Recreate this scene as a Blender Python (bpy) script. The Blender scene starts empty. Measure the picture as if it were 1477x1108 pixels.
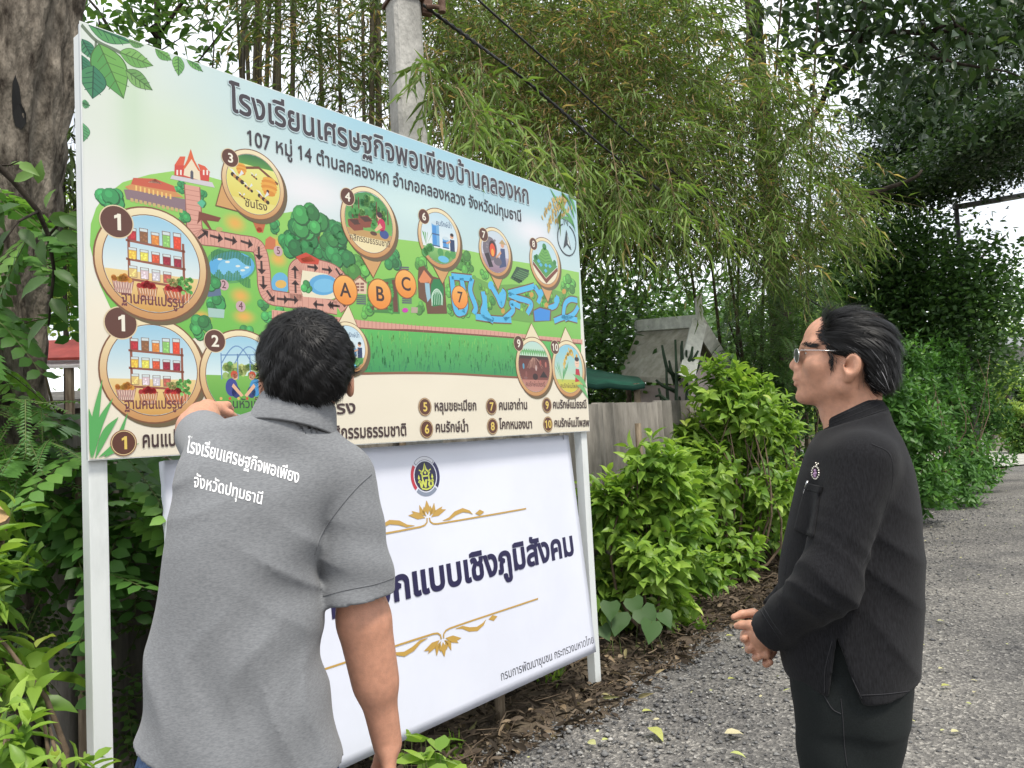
import bpy, bmesh, math, random
import numpy as np
from mathutils import Vector, Matrix
from mathutils.bvhtree import BVHTree
from mathutils.geometry import tessellate_polygon, delaunay_2d_cdt

# ------------------------------------------------------------------ camera
S = bpy.context.scene
COL = S.collection
FPX, PITCH, ROLL, EYE = 1120.86, .06217, .053426, 1.40
FWD = np.array([0, math.cos(PITCH), math.sin(PITCH)])
_u0 = np.array([0, -math.sin(PITCH), math.cos(PITCH)]); _r0 = np.array([1., 0, 0])
RGT = _r0*math.cos(ROLL) - _u0*math.sin(ROLL)
UPV = _u0*math.cos(ROLL) + _r0*math.sin(ROLL)
CAMP = np.array([0, 0, EYE])
cd = bpy.data.cameras.new('camera'); cam = bpy.data.objects.new('camera', cd); COL.objects.link(cam)
cd.sensor_width = 36; cd.lens = FPX/1477*36; cd.clip_start = .05; cd.clip_end = 2000
cam.matrix_world = Matrix(((RGT[0], UPV[0], -FWD[0], 0), (RGT[1], UPV[1], -FWD[1], 0), (RGT[2], UPV[2], -FWD[2], EYE), (0, 0, 0, 1)))
S.camera = cam
# ------------------------------------------------------------------ sky, sun, exposure
SUN_EL, SUN_AZ = math.radians(62), math.radians(150)     # azimuth measured from +Y towards +X
w = bpy.data.worlds.new('World'); S.world = w; w.use_nodes = True
nt = w.node_tree; nt.nodes.clear()
wo = nt.nodes.new('ShaderNodeOutputWorld'); bg = nt.nodes.new('ShaderNodeBackground')
sky = nt.nodes.new('ShaderNodeTexSky'); sky.sky_type = 'NISHITA'; sky.sun_disc = False
sky.sun_elevation = SUN_EL; sky.sun_rotation = SUN_AZ; sky.dust_density = 2.5
tc = nt.nodes.new('ShaderNodeTexCoord'); nz = nt.nodes.new('ShaderNodeTexNoise'); nz.inputs['Scale'].default_value = 2.2
nz.inputs['Detail'].default_value = 7; nz.inputs['Roughness'].default_value = .55
mp = nt.nodes.new('ShaderNodeMapping'); mp.inputs['Scale'].default_value = (1, 1, 2.4)
cr = nt.nodes.new('ShaderNodeMapRange'); cr.inputs['From Min'].default_value = .36; cr.inputs['From Max'].default_value = .56
cr.inputs['To Min'].default_value = .45; cr.inputs['To Max'].default_value = 1
mx = nt.nodes.new('ShaderNodeMix'); mx.data_type = 'RGBA'; mx.inputs[7].default_value = (12.5, 12.9, 13.4, 1)   # bright overcast cloud
nt.links.new(tc.outputs['Generated'], mp.inputs['Vector']); nt.links.new(mp.outputs[0], nz.inputs['Vector'])
nt.links.new(nz.outputs['Fac'], cr.inputs['Value']); nt.links.new(cr.outputs[0], mx.inputs[0])
nt.links.new(sky.outputs[0], mx.inputs[6]); nt.links.new(mx.outputs[2], bg.inputs['Color'])
bg.inputs['Strength'].default_value = .095
nt.links.new(bg.outputs[0], wo.inputs['Surface'])
sl = bpy.data.lights.new('sun', 'SUN'); sl.energy = 2.7; sl.angle = math.radians(12); sl.color = (1, .94, .84)
so = bpy.data.objects.new('sun', sl); COL.objects.link(so)
_sd = Vector((math.cos(SUN_EL)*math.sin(SUN_AZ), math.cos(SUN_EL)*math.cos(SUN_AZ), math.sin(SUN_EL)))
so.rotation_euler = (-_sd).to_track_quat('-Z', 'Y').to_euler(); so.location = (0, 0, 30)
S.view_settings.view_transform = 'Standard'; S.view_settings.look = 'None'
S.view_settings.exposure = .55; S.view_settings.gamma = 1; S.view_settings.use_curve_mapping = False
S.cycles.max_bounces = 8; S.cycles.transparent_max_bounces = 8

# ------------------------------------------------------------------ places
TH = .679891246
DV = np.array([math.sin(TH), math.cos(TH), 0]); QV = np.array([math.cos(TH), -math.sin(TH), 0]); ZV = np.array([0, 0, 1.])
def W(s, q, z=0): return DV*s + QV*q + ZV*z               # s runs along the lane, q to its right
def ray(x, y): return FWD + RGT*((x-738.5)/FPX) - UPV*((y-554)/FPX)
def at(x, y, Y):                                          # the point seen at photo (x, y) that lies Y metres ahead
    d = ray(x, y); return CAMP + d*(Y/d[1])
def onq(x, y, q):
    r = ray(x, y); return CAMP + r*(q/(r@QV))
def gnd(x, y, z=0.):
    r = ray(x, y); return CAMP + r*((z-EYE)/r[2])
RNG = np.random.default_rng(7); random.seed(7)

# ------------------------------------------------------------------ object helpers
def tag(o, label=None, cat=None, group=None, kind=None):
    if label: o['label'] = label
    if cat: o['category'] = cat
    if group: o['group'] = group
    if kind: o['kind'] = kind
    return o
def empty(name, loc, label=None, cat=None, group=None):
    o = bpy.data.objects.new(name, None); COL.objects.link(o); o.location = Vector(loc); o.empty_display_size = .1
    bpy.context.view_layer.update()
    return tag(o, label, cat, group)
def link(name, me, mat=None, parent=None, smooth=False):
    o = bpy.data.objects.new(name, me); COL.objects.link(o)
    for m in (mat if isinstance(mat, (list, tuple)) else [mat]):
        if m: me.materials.append(m)
    if smooth and len(me.polygons): me.polygons.foreach_set('use_smooth', np.ones(len(me.polygons), bool))
    if parent:
        o.parent = parent; o.matrix_parent_inverse = parent_world(parent).inverted()
    return o
def parent_world(p):
    if p.parent is None: return p.matrix_basis.copy()
    return parent_world(p.parent) @ p.matrix_parent_inverse @ p.matrix_basis
def npmesh(name, V, Fs, tint=None):
    """V (n,3); Fs: list of (m,k) int arrays; tint: per-vertex float"""
    me = bpy.data.meshes.new(name)
    V = np.asarray(V, np.float32); Fs = [np.asarray(f, np.int32) for f in Fs if len(f)]
    me.vertices.add(len(V)); me.vertices.foreach_set('co', V.ravel())
    nl = sum(f.size for f in Fs); nf = sum(len(f) for f in Fs)
    me.loops.add(nl); me.polygons.add(nf)
    me.loops.foreach_set('vertex_index', np.concatenate([f.ravel() for f in Fs]))
    tot = np.concatenate([np.full(len(f), f.shape[1], np.int32) for f in Fs])
    me.polygons.foreach_set('loop_start', np.concatenate([[0], np.cumsum(tot)[:-1]]).astype(np.int32))
    if tint is not None:
        a = me.attributes.new('tint', 'FLOAT', 'POINT'); a.data.foreach_set('value', np.asarray(tint, np.float32))
    me.update(calc_edges=True); me.validate()
    return me
class MB:
    """collects boxes, tubes and quads in plain lists"""
    def __init__(s): s.v = []; s.f = []
    def add(s, v, f):
        n = len(s.v); s.v += [tuple(map(float, p)) for p in v]; s.f += [tuple(i+n for i in q) for q in f]
    def box(s, c, ax, ay, az):                            # centre and three half vectors
        c, ax, ay, az = (np.asarray(k, float) for k in (c, ax, ay, az))
        v = [c+ax*i+ay*j+az*k for k in (-1, 1) for j in (-1, 1) for i in (-1, 1)]
        s.add(v, [(0, 2, 3, 1), (4, 5, 7, 6), (0, 1, 5, 4), (2, 6, 7, 3), (0, 4, 6, 2), (1, 3, 7, 5)])
    def tube(s, pts, rad, n=8, cap=True, flat=1.0):
        pts = np.asarray(pts, float); rad = np.broadcast_to(rad, (len(pts),))
        T = np.gradient(pts, axis=0); T /= np.linalg.norm(T, axis=1)[:, None]+1e-9
        ref = np.array([0, 0, 1.]) if abs(T[0][2]) < .9 else np.array([1., 0, 0])
        v = []; N = np.cross(T[0], ref); N /= np.linalg.norm(N)
        for p, t, r in zip(pts, T, rad):
            N = N - t*(N@t); N /= np.linalg.norm(N); Bn = np.cross(t, N)
            for k in range(n):
                a = 2*math.pi*k/n; v.append(p + (N*math.cos(a) + Bn*math.sin(a)*flat)*r)
        f = [(i*n+k, i*n+(k+1) % n, (i+1)*n+(k+1) % n, (i+1)*n+k) for i in range(len(pts)-1) for k in range(n)]
        if cap: f += [tuple(range(n-1, -1, -1)), tuple((len(pts)-1)*n+k for k in range(n))]
        s.add(v, f)
    def build(s, name, mat, parent=None, smooth=False, bevel=0):
        me = bpy.data.meshes.new(name); me.from_pydata(s.v, [], s.f); me.update()
        o = link(name, me, mat, parent, smooth)
        if bevel:
            b = o.modifiers.new('bevel', 'BEVEL'); b.width = bevel; b.segments = 2; b.limit_method = 'ANGLE'
        return o

# ------------------------------------------------------------------ materials
def mat(name, col, rough=.6, spec=.4, metal=0, var=0, scale=20, bump=0, bscale=None, col2=None, stretch=(1, 1, 1), detail=5, lo=.35, hi=.65, coord='Object'):
    m = bpy.data.materials.new(name); m.use_nodes = True; t = m.node_tree; b = t.nodes['Principled BSDF']
    b.inputs['Roughness'].default_value = rough; b.inputs['Specular IOR Level'].default_value = spec; b.inputs['Metallic'].default_value = metal
    b.inputs['Base Color'].default_value = (*col, 1)
    if var or col2 or bump:
        c = t.nodes.new('ShaderNodeTexCoord'); mp = t.nodes.new('ShaderNodeMapping'); mp.inputs['Scale'].default_value = stretch
        t.links.new(c.outputs[coord], mp.inputs[0])
    if var or col2:
        n = t.nodes.new('ShaderNodeTexNoise'); n.inputs['Scale'].default_value = scale; n.inputs['Detail'].default_value = detail; n.inputs['Roughness'].default_value = .65
        t.links.new(mp.outputs[0], n.inputs['Vector'])
        r = t.nodes.new('ShaderNodeValToRGB'); r.color_ramp.elements[0].position = lo; r.color_ramp.elements[1].position = hi
        c2 = col2 or tuple(min(1, k*(1+var)) for k in col); c1 = col if col2 else tuple(k*(1-var) for k in col)
        r.color_ramp.elements[0].color = (*c1, 1); r.color_ramp.elements[1].color = (*c2, 1)
        t.links.new(n.outputs['Fac'], r.inputs[0]); t.links.new(r.outputs[0], b.inputs['Base Color'])
    if bump:
        n2 = t.nodes.new('ShaderNodeTexNoise'); n2.inputs['Scale'].default_value = bscale or scale*2; n2.inputs['Detail'].default_value = 6
        t.links.new(mp.outputs[0], n2.inputs['Vector'])
        bp = t.nodes.new('ShaderNodeBump'); bp.inputs['Strength'].default_value = bump; bp.inputs['Distance'].default_value = .02
        t.links.new(n2.outputs['Fac'], bp.inputs['Height']); t.links.new(bp.outputs[0], b.inputs['Normal'])
    return m
def leafmat(name, stops, rough=.45, spec=.35, trans=.32, tcol=1.35, gain=1.0):
    """leaf: colour from the leaf's own tint, some light comes through"""
    m = bpy.data.materials.new(name); m.use_nodes = True; t = m.node_tree; b = t.nodes['Principled BSDF']; out = t.nodes['Material Output']
    a = t.nodes.new('ShaderNodeAttribute'); a.attribute_name = 'tint'
    r = t.nodes.new('ShaderNodeValToRGB'); e = r.color_ramp.elements
    while len(e) < len(stops): e.new(.5)
    for k, (p, c) in enumerate(stops): e[k].position = p; e[k].color = (*(min(.9, q*gain) for q in c), 1)
    t.links.new(a.outputs['Fac'], r.inputs[0]); t.links.new(r.outputs[0], b.inputs['Base Color'])
    b.inputs['Roughness'].default_value = rough; b.inputs['Specular IOR Level'].default_value = spec
    tr = t.nodes.new('ShaderNodeBsdfTranslucent'); mm = t.nodes.new('ShaderNodeMix'); mm.data_type = 'RGBA'; mm.blend_type = 'MULTIPLY'
    mm.inputs[0].default_value = 1; mm.inputs[7].default_value = (tcol, tcol*1.08, tcol*.6, 1)
    t.links.new(r.outputs[0], mm.inputs[6]); t.links.new(mm.outputs[2], tr.inputs['Color'])
    ms = t.nodes.new('ShaderNodeMixShader'); ms.inputs[0].default_value = trans
    t.links.new(b.outputs[0], ms.inputs[1]); t.links.new(tr.outputs[0], ms.inputs[2]); t.links.new(ms.outputs[0], out.inputs['Surface'])
    return m
def attrmat(name, rough=.4, spec=.4):
    m = bpy.data.materials.new(name); m.use_nodes = True; t = m.node_tree; b = t.nodes['Principled BSDF']
    a = t.nodes.new('ShaderNodeVertexColor'); a.layer_name = 'Col'; t.links.new(a.outputs[0], b.inputs['Base Color'])
    b.inputs['Roughness'].default_value = rough; b.inputs['Specular IOR Level'].default_value = spec
    n = t.nodes.new('ShaderNodeTexNoise'); n.inputs['Scale'].default_value = 2.2; n.inputs['Detail'].default_value = 2; c = t.nodes.new('ShaderNodeTexCoord'); t.links.new(c.outputs['Object'], n.inputs['Vector'])
    bp = t.nodes.new('ShaderNodeBump'); bp.inputs['Strength'].default_value = .25; bp.inputs['Distance'].default_value = .03; t.links.new(n.outputs['Fac'], bp.inputs['Height']); t.links.new(bp.outputs[0], b.inputs['Normal'])
    return m

# ------------------------------------------------------------------ signed distance modelling (people)
def smin(a, b, k):
    h = np.clip(.5+.5*(b-a)/k, 0, 1); return b+(a-b)*h-k*h*(1-h)
def smax(a, b, k): return -smin(-a, -b, k)
def cone(P, a, b, ra, rb):
    a = np.asarray(a, np.float32); b = np.asarray(b, np.float32); d = b-a; L = float(d@d)+1e-9
    t = np.clip(((P[0]-a[0])*d[0]+(P[1]-a[1])*d[1]+(P[2]-a[2])*d[2])/L, 0, 1)
    return np.sqrt((P[0]-a[0]-t*d[0])**2+(P[1]-a[1]-t*d[1])**2+(P[2]-a[2]-t*d[2])**2)-(ra+(rb-ra)*t)
def chain(P, pts, rs, k=.01):
    r = None
    for i in range(len(pts)-1):
        c = cone(P, pts[i], pts[i+1], rs[i], rs[i+1]); r = c if r is None else smin(r, c, k)
    return r
def ell(P, c, r, rot=None):
    x, y, z = P[0]-c[0], P[1]-c[1], P[2]-c[2]
    if rot is not None:
        M = np.array(rot); x, y, z = M[0, 0]*x+M[1, 0]*y+M[2, 0]*z, M[0, 1]*x+M[1, 1]*y+M[2, 1]*z, M[0, 2]*x+M[1, 2]*y+M[2, 2]*z
    k0 = np.sqrt((x/r[0])**2+(y/r[1])**2+(z/r[2])**2); k1 = np.sqrt((x/r[0]**2)**2+(y/r[1]**2)**2+(z/r[2]**2)**2)+1e-6
    return k0*(k0-1)/k1
def smooth_interp(z, zs, vs):
    """monotone-ish cubic through the rows"""
    zs = np.asarray(zs, float); vs = np.asarray(vs, float); m = np.gradient(vs, zs)
    zc = np.clip(z, zs[0], zs[-1]); i = np.clip(np.searchsorted(zs, zc)-1, 0, len(zs)-2); h = zs[i+1]-zs[i]; t = (zc-zs[i])/h
    return (2*t**3-3*t**2+1)*vs[i]+(t**3-2*t**2+t)*h*m[i]+(-2*t**3+3*t**2)*vs[i+1]+(t**3-t**2)*h*m[i+1]
def loft(P, rows, pw=2.0):
    """rows of z, x0, x1, cy, ry ascending in z; P built by a grid, so z is constant on slices"""
    rows = np.asarray(rows, float); z1 = P[2][0, 0, :].astype(float); g = [smooth_interp(z1, rows[:, 0], rows[:, j]).astype(np.float32) for j in range(1, 5)]
    cx, rx, cy, ry = (g[0]+g[1])/2, np.maximum((g[1]-g[0])/2, .004), g[2], np.maximum(g[3], .004)
    a = np.abs(P[0]-cx)/rx; b = np.abs(P[1]-cy)/ry
    rho = (a**pw+b**pw)**(1/pw)
    m = np.minimum(rx, ry)
    d = (rho-1)*(m*.75+.25*np.maximum(rx, ry))
    dz = np.maximum(rows[0, 0]-z1, z1-rows[-1, 0]).astype(np.float32)
    return np.where(dz > 0, np.sqrt(np.maximum(d, 0)**2+dz**2), d)
def axis(lo, hi, segs):
    """segs: list of (until, step) for a graded axis"""
    out = [lo]
    for u, st in segs:
        n = max(1, int(round((u-out[-1])/st))); out += list(np.linspace(out[-1], u, n+1)[1:])
    return np.array(out, np.float32)
def surfnet(D, xs, ys, zs):
    D = np.asarray(D, np.float32); I = (D < 0)
    c = [I[i:I.shape[0]-1+i, j:I.shape[1]-1+j, k:I.shape[2]-1+k] for i in (0, 1) for j in (0, 1) for k in (0, 1)]
    n = sum(a.astype(np.uint8) for a in c); cell = (n > 0) & (n < 8)
    idx = np.full(cell.shape, -1, np.int32); ii = np.argwhere(cell); idx[cell] = np.arange(len(ii))
    off = [(i, j, k) for i in (0, 1) for j in (0, 1) for k in (0, 1)]
    vals = np.stack([D[ii[:, 0]+o[0], ii[:, 1]+o[1], ii[:, 2]+o[2]] for o in off], 1)
    acc = np.zeros((len(ii), 3), np.float32); cnt = np.zeros(len(ii), np.float32)
    for a in range(8):
        for b in range(a+1, 8):
            oa, ob = np.array(off[a]), np.array(off[b])
            if np.abs(oa-ob).sum() != 1: continue
            va, vb = vals[:, a], vals[:, b]; m = (va < 0) != (vb < 0)
            t = np.where(m, va/np.where(m, va-vb, 1), 0)
            acc += np.where(m[:, None], oa+(ob-oa)*t[:, None], 0); cnt += m
    p = acc/cnt[:, None]
    def co(ax, k): i = ii[:, k]; return ax[i]+(ax[i+1]-ax[i])*p[:, k]
    V = np.stack([co(xs, 0), co(ys, 1), co(zs, 2)], 1)
    F = []
    for ax in range(3):
        A = [slice(None)]*3; B = [slice(None)]*3
        A[ax] = slice(0, -1); B[ax] = slice(1, None)
        e = I[tuple(A)] != I[tuple(B)]; sgn = I[tuple(A)]
        o1, o2 = (ax+1) % 3, (ax+2) % 3
        sl2 = [slice(None)]*3; sl2[o1] = slice(1, -1); sl2[o2] = slice(1, -1)
        pts = np.argwhere(e[tuple(sl2)]); pts[:, o1] += 1; pts[:, o2] += 1
        if not len(pts): continue
        s = sgn[pts[:, 0], pts[:, 1], pts[:, 2]]
        q = []
        for da, db in ((0, 0), (1, 0), (1, 1), (0, 1)):
            k = pts.copy(); k[:, o1] -= 1-da; k[:, o2] -= 1-db; q.append(idx[k[:, 0], k[:, 1], k[:, 2]])
        q = np.stack(q, 1); q[~s] = q[~s][:, ::-1]; F.append(q)
    return V, np.concatenate(F)
def grid(xs, ys, zs): return np.meshgrid(xs, ys, zs, indexing='ij')
def sdf_object(name, D, ax, M, mat_, parent, relax=2):
    V, F = surfnet(D, *ax)
    for _ in range(relax):                                # light smoothing
        A = np.zeros_like(V); c = np.zeros(len(V), np.float32)
        for k in range(4):
            a, b = F[:, k], F[:, (k+1) % 4]
            np.add.at(A, a, V[b]); np.add.at(c, a, 1); np.add.at(A, b, V[a]); np.add.at(c, b, 1)
        V = V*.5+.5*A/np.maximum(c, 1)[:, None]
    V = V@M[:3, :3].T+M[:3, 3]
    me = npmesh(name, V, [F]); return link(name, me, mat_, parent, True)
# ================================================================== the setting
def fan_noise(x, y): return .5*np.sin(x*1.7+y*.6)+.3*np.sin(x*4.1-y*3.3+1)+.2*np.sin(x*9.3+y*7.7+2)
M_soil = mat('soil', (.075, .058, .042), .95, .1, scale=9, col2=(.13, .105, .075), bump=.6, bscale=40)
gx = np.concatenate([[-900, -250, -80, -30], np.linspace(-12, 40, 105), [60, 120, 300, 900]]); gy = np.concatenate([[-300, -60, -15], np.linspace(-4, 46, 101), [70, 140, 400, 1200]])
GX, GY = np.meshgrid(gx, gy, indexing='ij'); qq = GX*QV[0]+GY*QV[1]
GZ = -.012+.02*fan_noise(GX, GY)*np.clip((-2.4-qq)/.5, 0, 1)
n0, n1 = GX.shape; ids = np.arange(n0*n1).reshape(n0, n1)
tag(link('ground', npmesh('ground', np.stack([GX, GY, GZ], -1).reshape(-1, 3), [np.stack([ids[:-1, :-1], ids[1:, :-1], ids[1:, 1:], ids[:-1, 1:]], -1).reshape(-1, 4)]), M_soil, None, True), kind='structure')

# the lane: worn asphalt with gravel, one sheet
m = mat('lane_gravel', (.1, .1, .1), .92, .2); t = m.node_tree; b = t.nodes['Principled BSDF']
c = t.nodes.new('ShaderNodeTexCoord')
v = t.nodes.new('ShaderNodeTexVoronoi'); v.inputs['Scale'].default_value = 75; v.inputs['Randomness'].default_value = 1
n = t.nodes.new('ShaderNodeTexNoise'); n.inputs['Scale'].default_value = .8; n.inputs['Detail'].default_value = 9; n.inputs['Roughness'].default_value = .7
n2 = t.nodes.new('ShaderNodeTexNoise'); n2.inputs['Scale'].default_value = 160; n2.inputs['Detail'].default_value = 3
for k in (v, n, n2): t.links.new(c.outputs['Object'], k.inputs['Vector'])
r = t.nodes.new('ShaderNodeValToRGB'); r.color_ramp.elements[0].position = .0; r.color_ramp.elements[0].color = (.06, .06, .062, 1)
r.color_ramp.elements[1].position = 1; r.color_ramp.elements[1].color = (.40, .39, .365, 1); e = r.color_ramp.elements.new(.70); e.color = (.185, .180, .172, 1)
t.links.new(v.outputs['Color'], r.inputs[0])
r2 = t.nodes.new('ShaderNodeValToRGB'); r2.color_ramp.elements[0].position = .3; r2.color_ramp.elements[0].color = (.55, .55, .57, 1); r2.color_ramp.elements[1].position = .68; r2.color_ramp.elements[1].color = (1.5, 1.45, 1.37, 1)
t.links.new(n.outputs['Fac'], r2.inputs[0])
mm = t.nodes.new('ShaderNodeMix'); mm.data_type = 'RGBA'; mm.blend_type = 'MULTIPLY'; mm.inputs[0].default_value = 1
t.links.new(r.outputs[0], mm.inputs[6]); t.links.new(r2.outputs[0], mm.inputs[7]); t.links.new(mm.outputs[2], b.inputs['Base Color'])
bp = t.nodes.new('ShaderNodeBump'); bp.inputs['Strength'].default_value = .8; bp.inputs['Distance'].default_value = .012
ad = t.nodes.new('ShaderNodeMath'); ad.operation = 'ADD'; t.links.new(v.outputs['Distance'], ad.inputs[0]); t.links.new(n2.outputs['Fac'], ad.inputs[1])
t.links.new(ad.outputs[0], bp.inputs['Height']); t.links.new(bp.outputs[0], b.inputs['Normal'])
M_lane = m
V = []; sv = np.concatenate([np.linspace(-6, 20, 131), np.linspace(21, 60, 30)])
def lane_left(s): return -2.23-.035*np.clip(s-3, 0, 30)+.05*np.sin(s*2.3)+.035*np.sin(s*5.9+1)+.02*np.sin(s*14)
bend = lambda s: .012*np.clip(s-15, 0, 60)**2
for s_ in sv:
    for k, q_ in enumerate((lane_left(s_)+bend(s_), -1.2+bend(s_), 0+bend(s_), 1.4+bend(s_), 3+bend(s_))):
        V.append(W(s_, q_, (-.006, .012, .02, .012, -.004)[k]))
ids = np.arange(len(sv)*5).reshape(-1, 5)
tag(link('road', npmesh('road', V, [np.stack([ids[:-1, :-1], ids[:-1, 1:], ids[1:, 1:], ids[1:, :-1]], -1).reshape(-1, 4)]), M_lane, None, True), kind='structure')
# the pale yard where the lane opens out
M_yard = mat('pale_concrete', (.36, .35, .32), .9, .2, var=.2, scale=3, bump=.2)
P = [W(21.5, -5.6), W(21, -2.6), W(23, -1.4), W(30, 2), W(44, 7), W(60, -2), W(44, -12), W(27, -11)]
MBy = MB(); MBy.add([p+ZV*.026 for p in P], [tuple(range(len(P)-1, -1, -1))])
o = tag(MBy.build('path', M_yard), kind='structure')

def lump_stones(n, pts, size, colvals, name, mtl):
    base = np.array([(1, 0, 0), (-1, 0, 0), (0, 1, 0), (0, -1, 0), (0, 0, 1), (0, 0, -1)], float)
    fc = np.array([(0, 2, 4), (2, 1, 4), (1, 3, 4), (3, 0, 4), (2, 0, 5), (1, 2, 5), (3, 1, 5), (0, 3, 5)])
    sc = size[:, None, None]*(.6+.8*RNG.random((n, 6, 1)))*np.array([1, 1, .55])
    a = RNG.random(n)*6.28; ca, sa = np.cos(a), np.sin(a)
    v = base[None]*sc; x = v[..., 0]*ca[:, None]-v[..., 1]*sa[:, None]; y = v[..., 0]*sa[:, None]+v[..., 1]*ca[:, None]
    v = np.stack([x, y, v[..., 2]], -1)+pts[:, None]
    f = fc[None]+(np.arange(n)*6)[:, None, None]
    return link(name, npmesh(name, v.reshape(-1, 3), [f.reshape(-1, 3)], np.repeat(colvals, 6)), mtl)
n = 15000
s_ = 1.2+RNG.random(n)**1.7*13; q_ = lane_left(s_)-.12+np.abs(RNG.normal(0, 1, n))*.75; q_ = np.minimum(q_, 2.6)
z_ = .006+.012*np.clip((q_+2.2), 0, 1.4)/1.4
pts = DV*s_[:, None]+QV*q_[:, None]+ZV*z_[:, None]
M_stone = leafmat('gravel_stone', [(0, (.07, .07, .073)), (.6, (.15, .15, .148)), (.9, (.24, .235, .22)), (1, (.40, .385, .36))], rough=.9, spec=.2, trans=0)
tag(lump_stones(n, pts, .0035+.009*RNG.random(n)**2.2+.012*RNG.random(n)**14, RNG.random(n), 'gravel', M_stone), 'loose grey gravel strewn over the lane', 'gravel', kind='stuff')

# ------------------------------------------------------------------ corrugated fence behind the sign
M_fence = mat('weathered_fibre_cement', (.085, .08, .07), .95, .15, scale=4, col2=(.22, .205, .18), bump=.25, bscale=30, stretch=(2, 2, .35))
fe = empty('corrugated_fence', W(1.3, -3.32), 'weathered grey corrugated sheet fence running behind the sign boards', 'fence')
s0 = 1.24
for k in range(7):
    s1 = s0+.98; ss = np.linspace(s0-.02, s1+.02, 85); top = 1.57+.03*random.uniform(-1, 1)+.014*k
    lean = random.uniform(-.03, .03); V = []
    for zz in (-.05, .55, 1.1, top):
        for x in ss: V.append(W(x, -3.34+.034*math.sin((x-s0)/.98*2*math.pi*5.5)+lean*zz*.4+(.012 if k % 2 else 0), zz))
    n_ = len(ss); ids = np.arange(4*n_).reshape(4, n_)
    me = npmesh('sheet', V, [np.stack([ids[:-1, :-1], ids[:-1, 1:], ids[1:, 1:], ids[1:, :-1]], -1).reshape(-1, 4)])
    o = link('sheet', me, M_fence, fe, True); sdm = o.modifiers.new('thickness', 'SOLIDIFY'); sdm.thickness = .007
    s0 = s1
M_pipe = mat('peeling_painted_pipe', (.42, .33, .29), .7, .3, scale=14, col2=(.62, .57, .53), bump=.3, lo=.42, hi=.55)
mb = MB(); mb.tube([W(x, -3.265, .78+.03*x+.008*math.sin(x*2)) for x in np.linspace(1.26, 8.0, 40)], .024, 10); mb.build('rail', M_pipe, fe, True)
M_wood = mat('grey_brown_timber', (.10, .075, .05), .95, .15, scale=10, col2=(.26, .21, .15), stretch=(3, 3, .4), bump=.5, bscale=25)
for s_ in (1.3, 3.0, 5.6):
    mb = MB(); mb.tube([W(s_, -3.225, z) for z in (-.1, .5, 1.0, 1.42)], (.032, .03, .028, .026), 8); mb.build('fence_post', M_wood, fe, True)
# stub of a stake under the white board
c0 = gnd(722, 1040); mb = MB(); mb.tube([c0-ZV*.05, c0+ZV*.1, c0+ZV*.3+DV*.012, c0+ZV*.52+DV*.03], (.027, .026, .024, .022), 9)
tag(mb.build('wooden_stake', M_wood, None, True), 'short bare wooden stake in the leaf litter under the white banner', 'stake')

# ------------------------------------------------------------------ concrete pole with cables
M_conc = mat('mossy_concrete', (.27, .265, .245), .95, .15, scale=5, col2=(.44, .43, .40), bump=.5, bscale=55, stretch=(1, 1, .5), lo=.38, hi=.6)
PB = at(590, 190, 4.35); PB = np.array([PB[0], PB[1], 0])
po = empty('utility_pole', PB, 'square concrete utility pole rising behind the top edge of the map sign', 'utility pole')
bm = MB(); a = math.radians(28); ex = np.array([math.cos(a), math.sin(a), 0]); ey = np.array([-ex[1], ex[0], 0])
V = []; hw = .088; ch = .02
for z, sc in ((-.3, 1.08), (2.2, 1.0), (4, .95), (8.5, .8)):
    for x, y in ((hw-ch, -hw), (hw, -hw+ch), (hw, hw-ch), (hw-ch, hw), (-hw+ch, hw), (-hw, hw-ch), (-hw, -hw+ch), (-hw+ch, -hw)):
        V.append(PB+ex*x*sc+ey*y*sc+ZV*z)
F = [(i*8+k, i*8+(k+1) % 8, i*8+8+(k+1) % 8, i*8+8+k) for i in range(3) for k in range(8)]+[tuple(range(24, 32))]
bm.add(V, F); bm.build('shaft', M_conc, po)
M_dark = mat('dark_hole', (.02, .02, .02), .9, .1); M_rust = mat('rusty_steel', (.09, .05, .035), .8, .3, metal=.3, scale=20, col2=(.18, .12, .09), bump=.2)
for z in (2.75, 2.98, 3.2, 3.42):
    hb = MB(); hb.tube([PB+ex*.02-ey*(.0835)+ZV*z, PB+ex*.02-ey*(.0905)+ZV*z], .008, 10); hb.build('bolt_hole', M_dark, po)
br = MB(); bz = at(606, 8, 4.3)[2]
br.box(PB+ZV*(bz+.05), ex*.098, ey*.098, ZV*.012); br.box(PB+ex*.12-ey*.06+ZV*(bz+.02), ex*.03, ey*.02, ZV*.05)
br.tube([PB+ex*.1-ey*.1+ZV*bz, PB+ex*.19-ey*.12+ZV*bz], .014, 8); br.tube([PB+ex*.19-ey*.12+ZV*(bz-.03), PB+ex*.19-ey*.12+ZV*(bz+.05)], .022, 10)
br.build('bracket', M_rust, po, False, .003)
M_cable = mat('black_cable', (.012, .012, .012), .5, .4)
def cable(px, rad, label, twist=True):
    k = np.linspace(0, 1, 90)[:, None]; q = np.array([at(*a) for a in px]); i_ = np.arange(len(q)); p = np.stack([smooth_interp(k[:, 0]*(len(q)-1), i_, q[:, j]) for j in range(3)], 1)
    mb = MB(); mb.tube(p, rad, 6)
    if twist:
        for ph in (0, math.pi): mb.tube(p+np.stack([0*k[:, 0], np.cos(k[:, 0]*260+ph)*rad*1.3, np.sin(k[:, 0]*260+ph)*rad*1.3], 1), rad*.8, 5)
    return tag(mb.build('overhead_cable', M_cable, None, True), label, 'cable', 'overhead cables')
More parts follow.
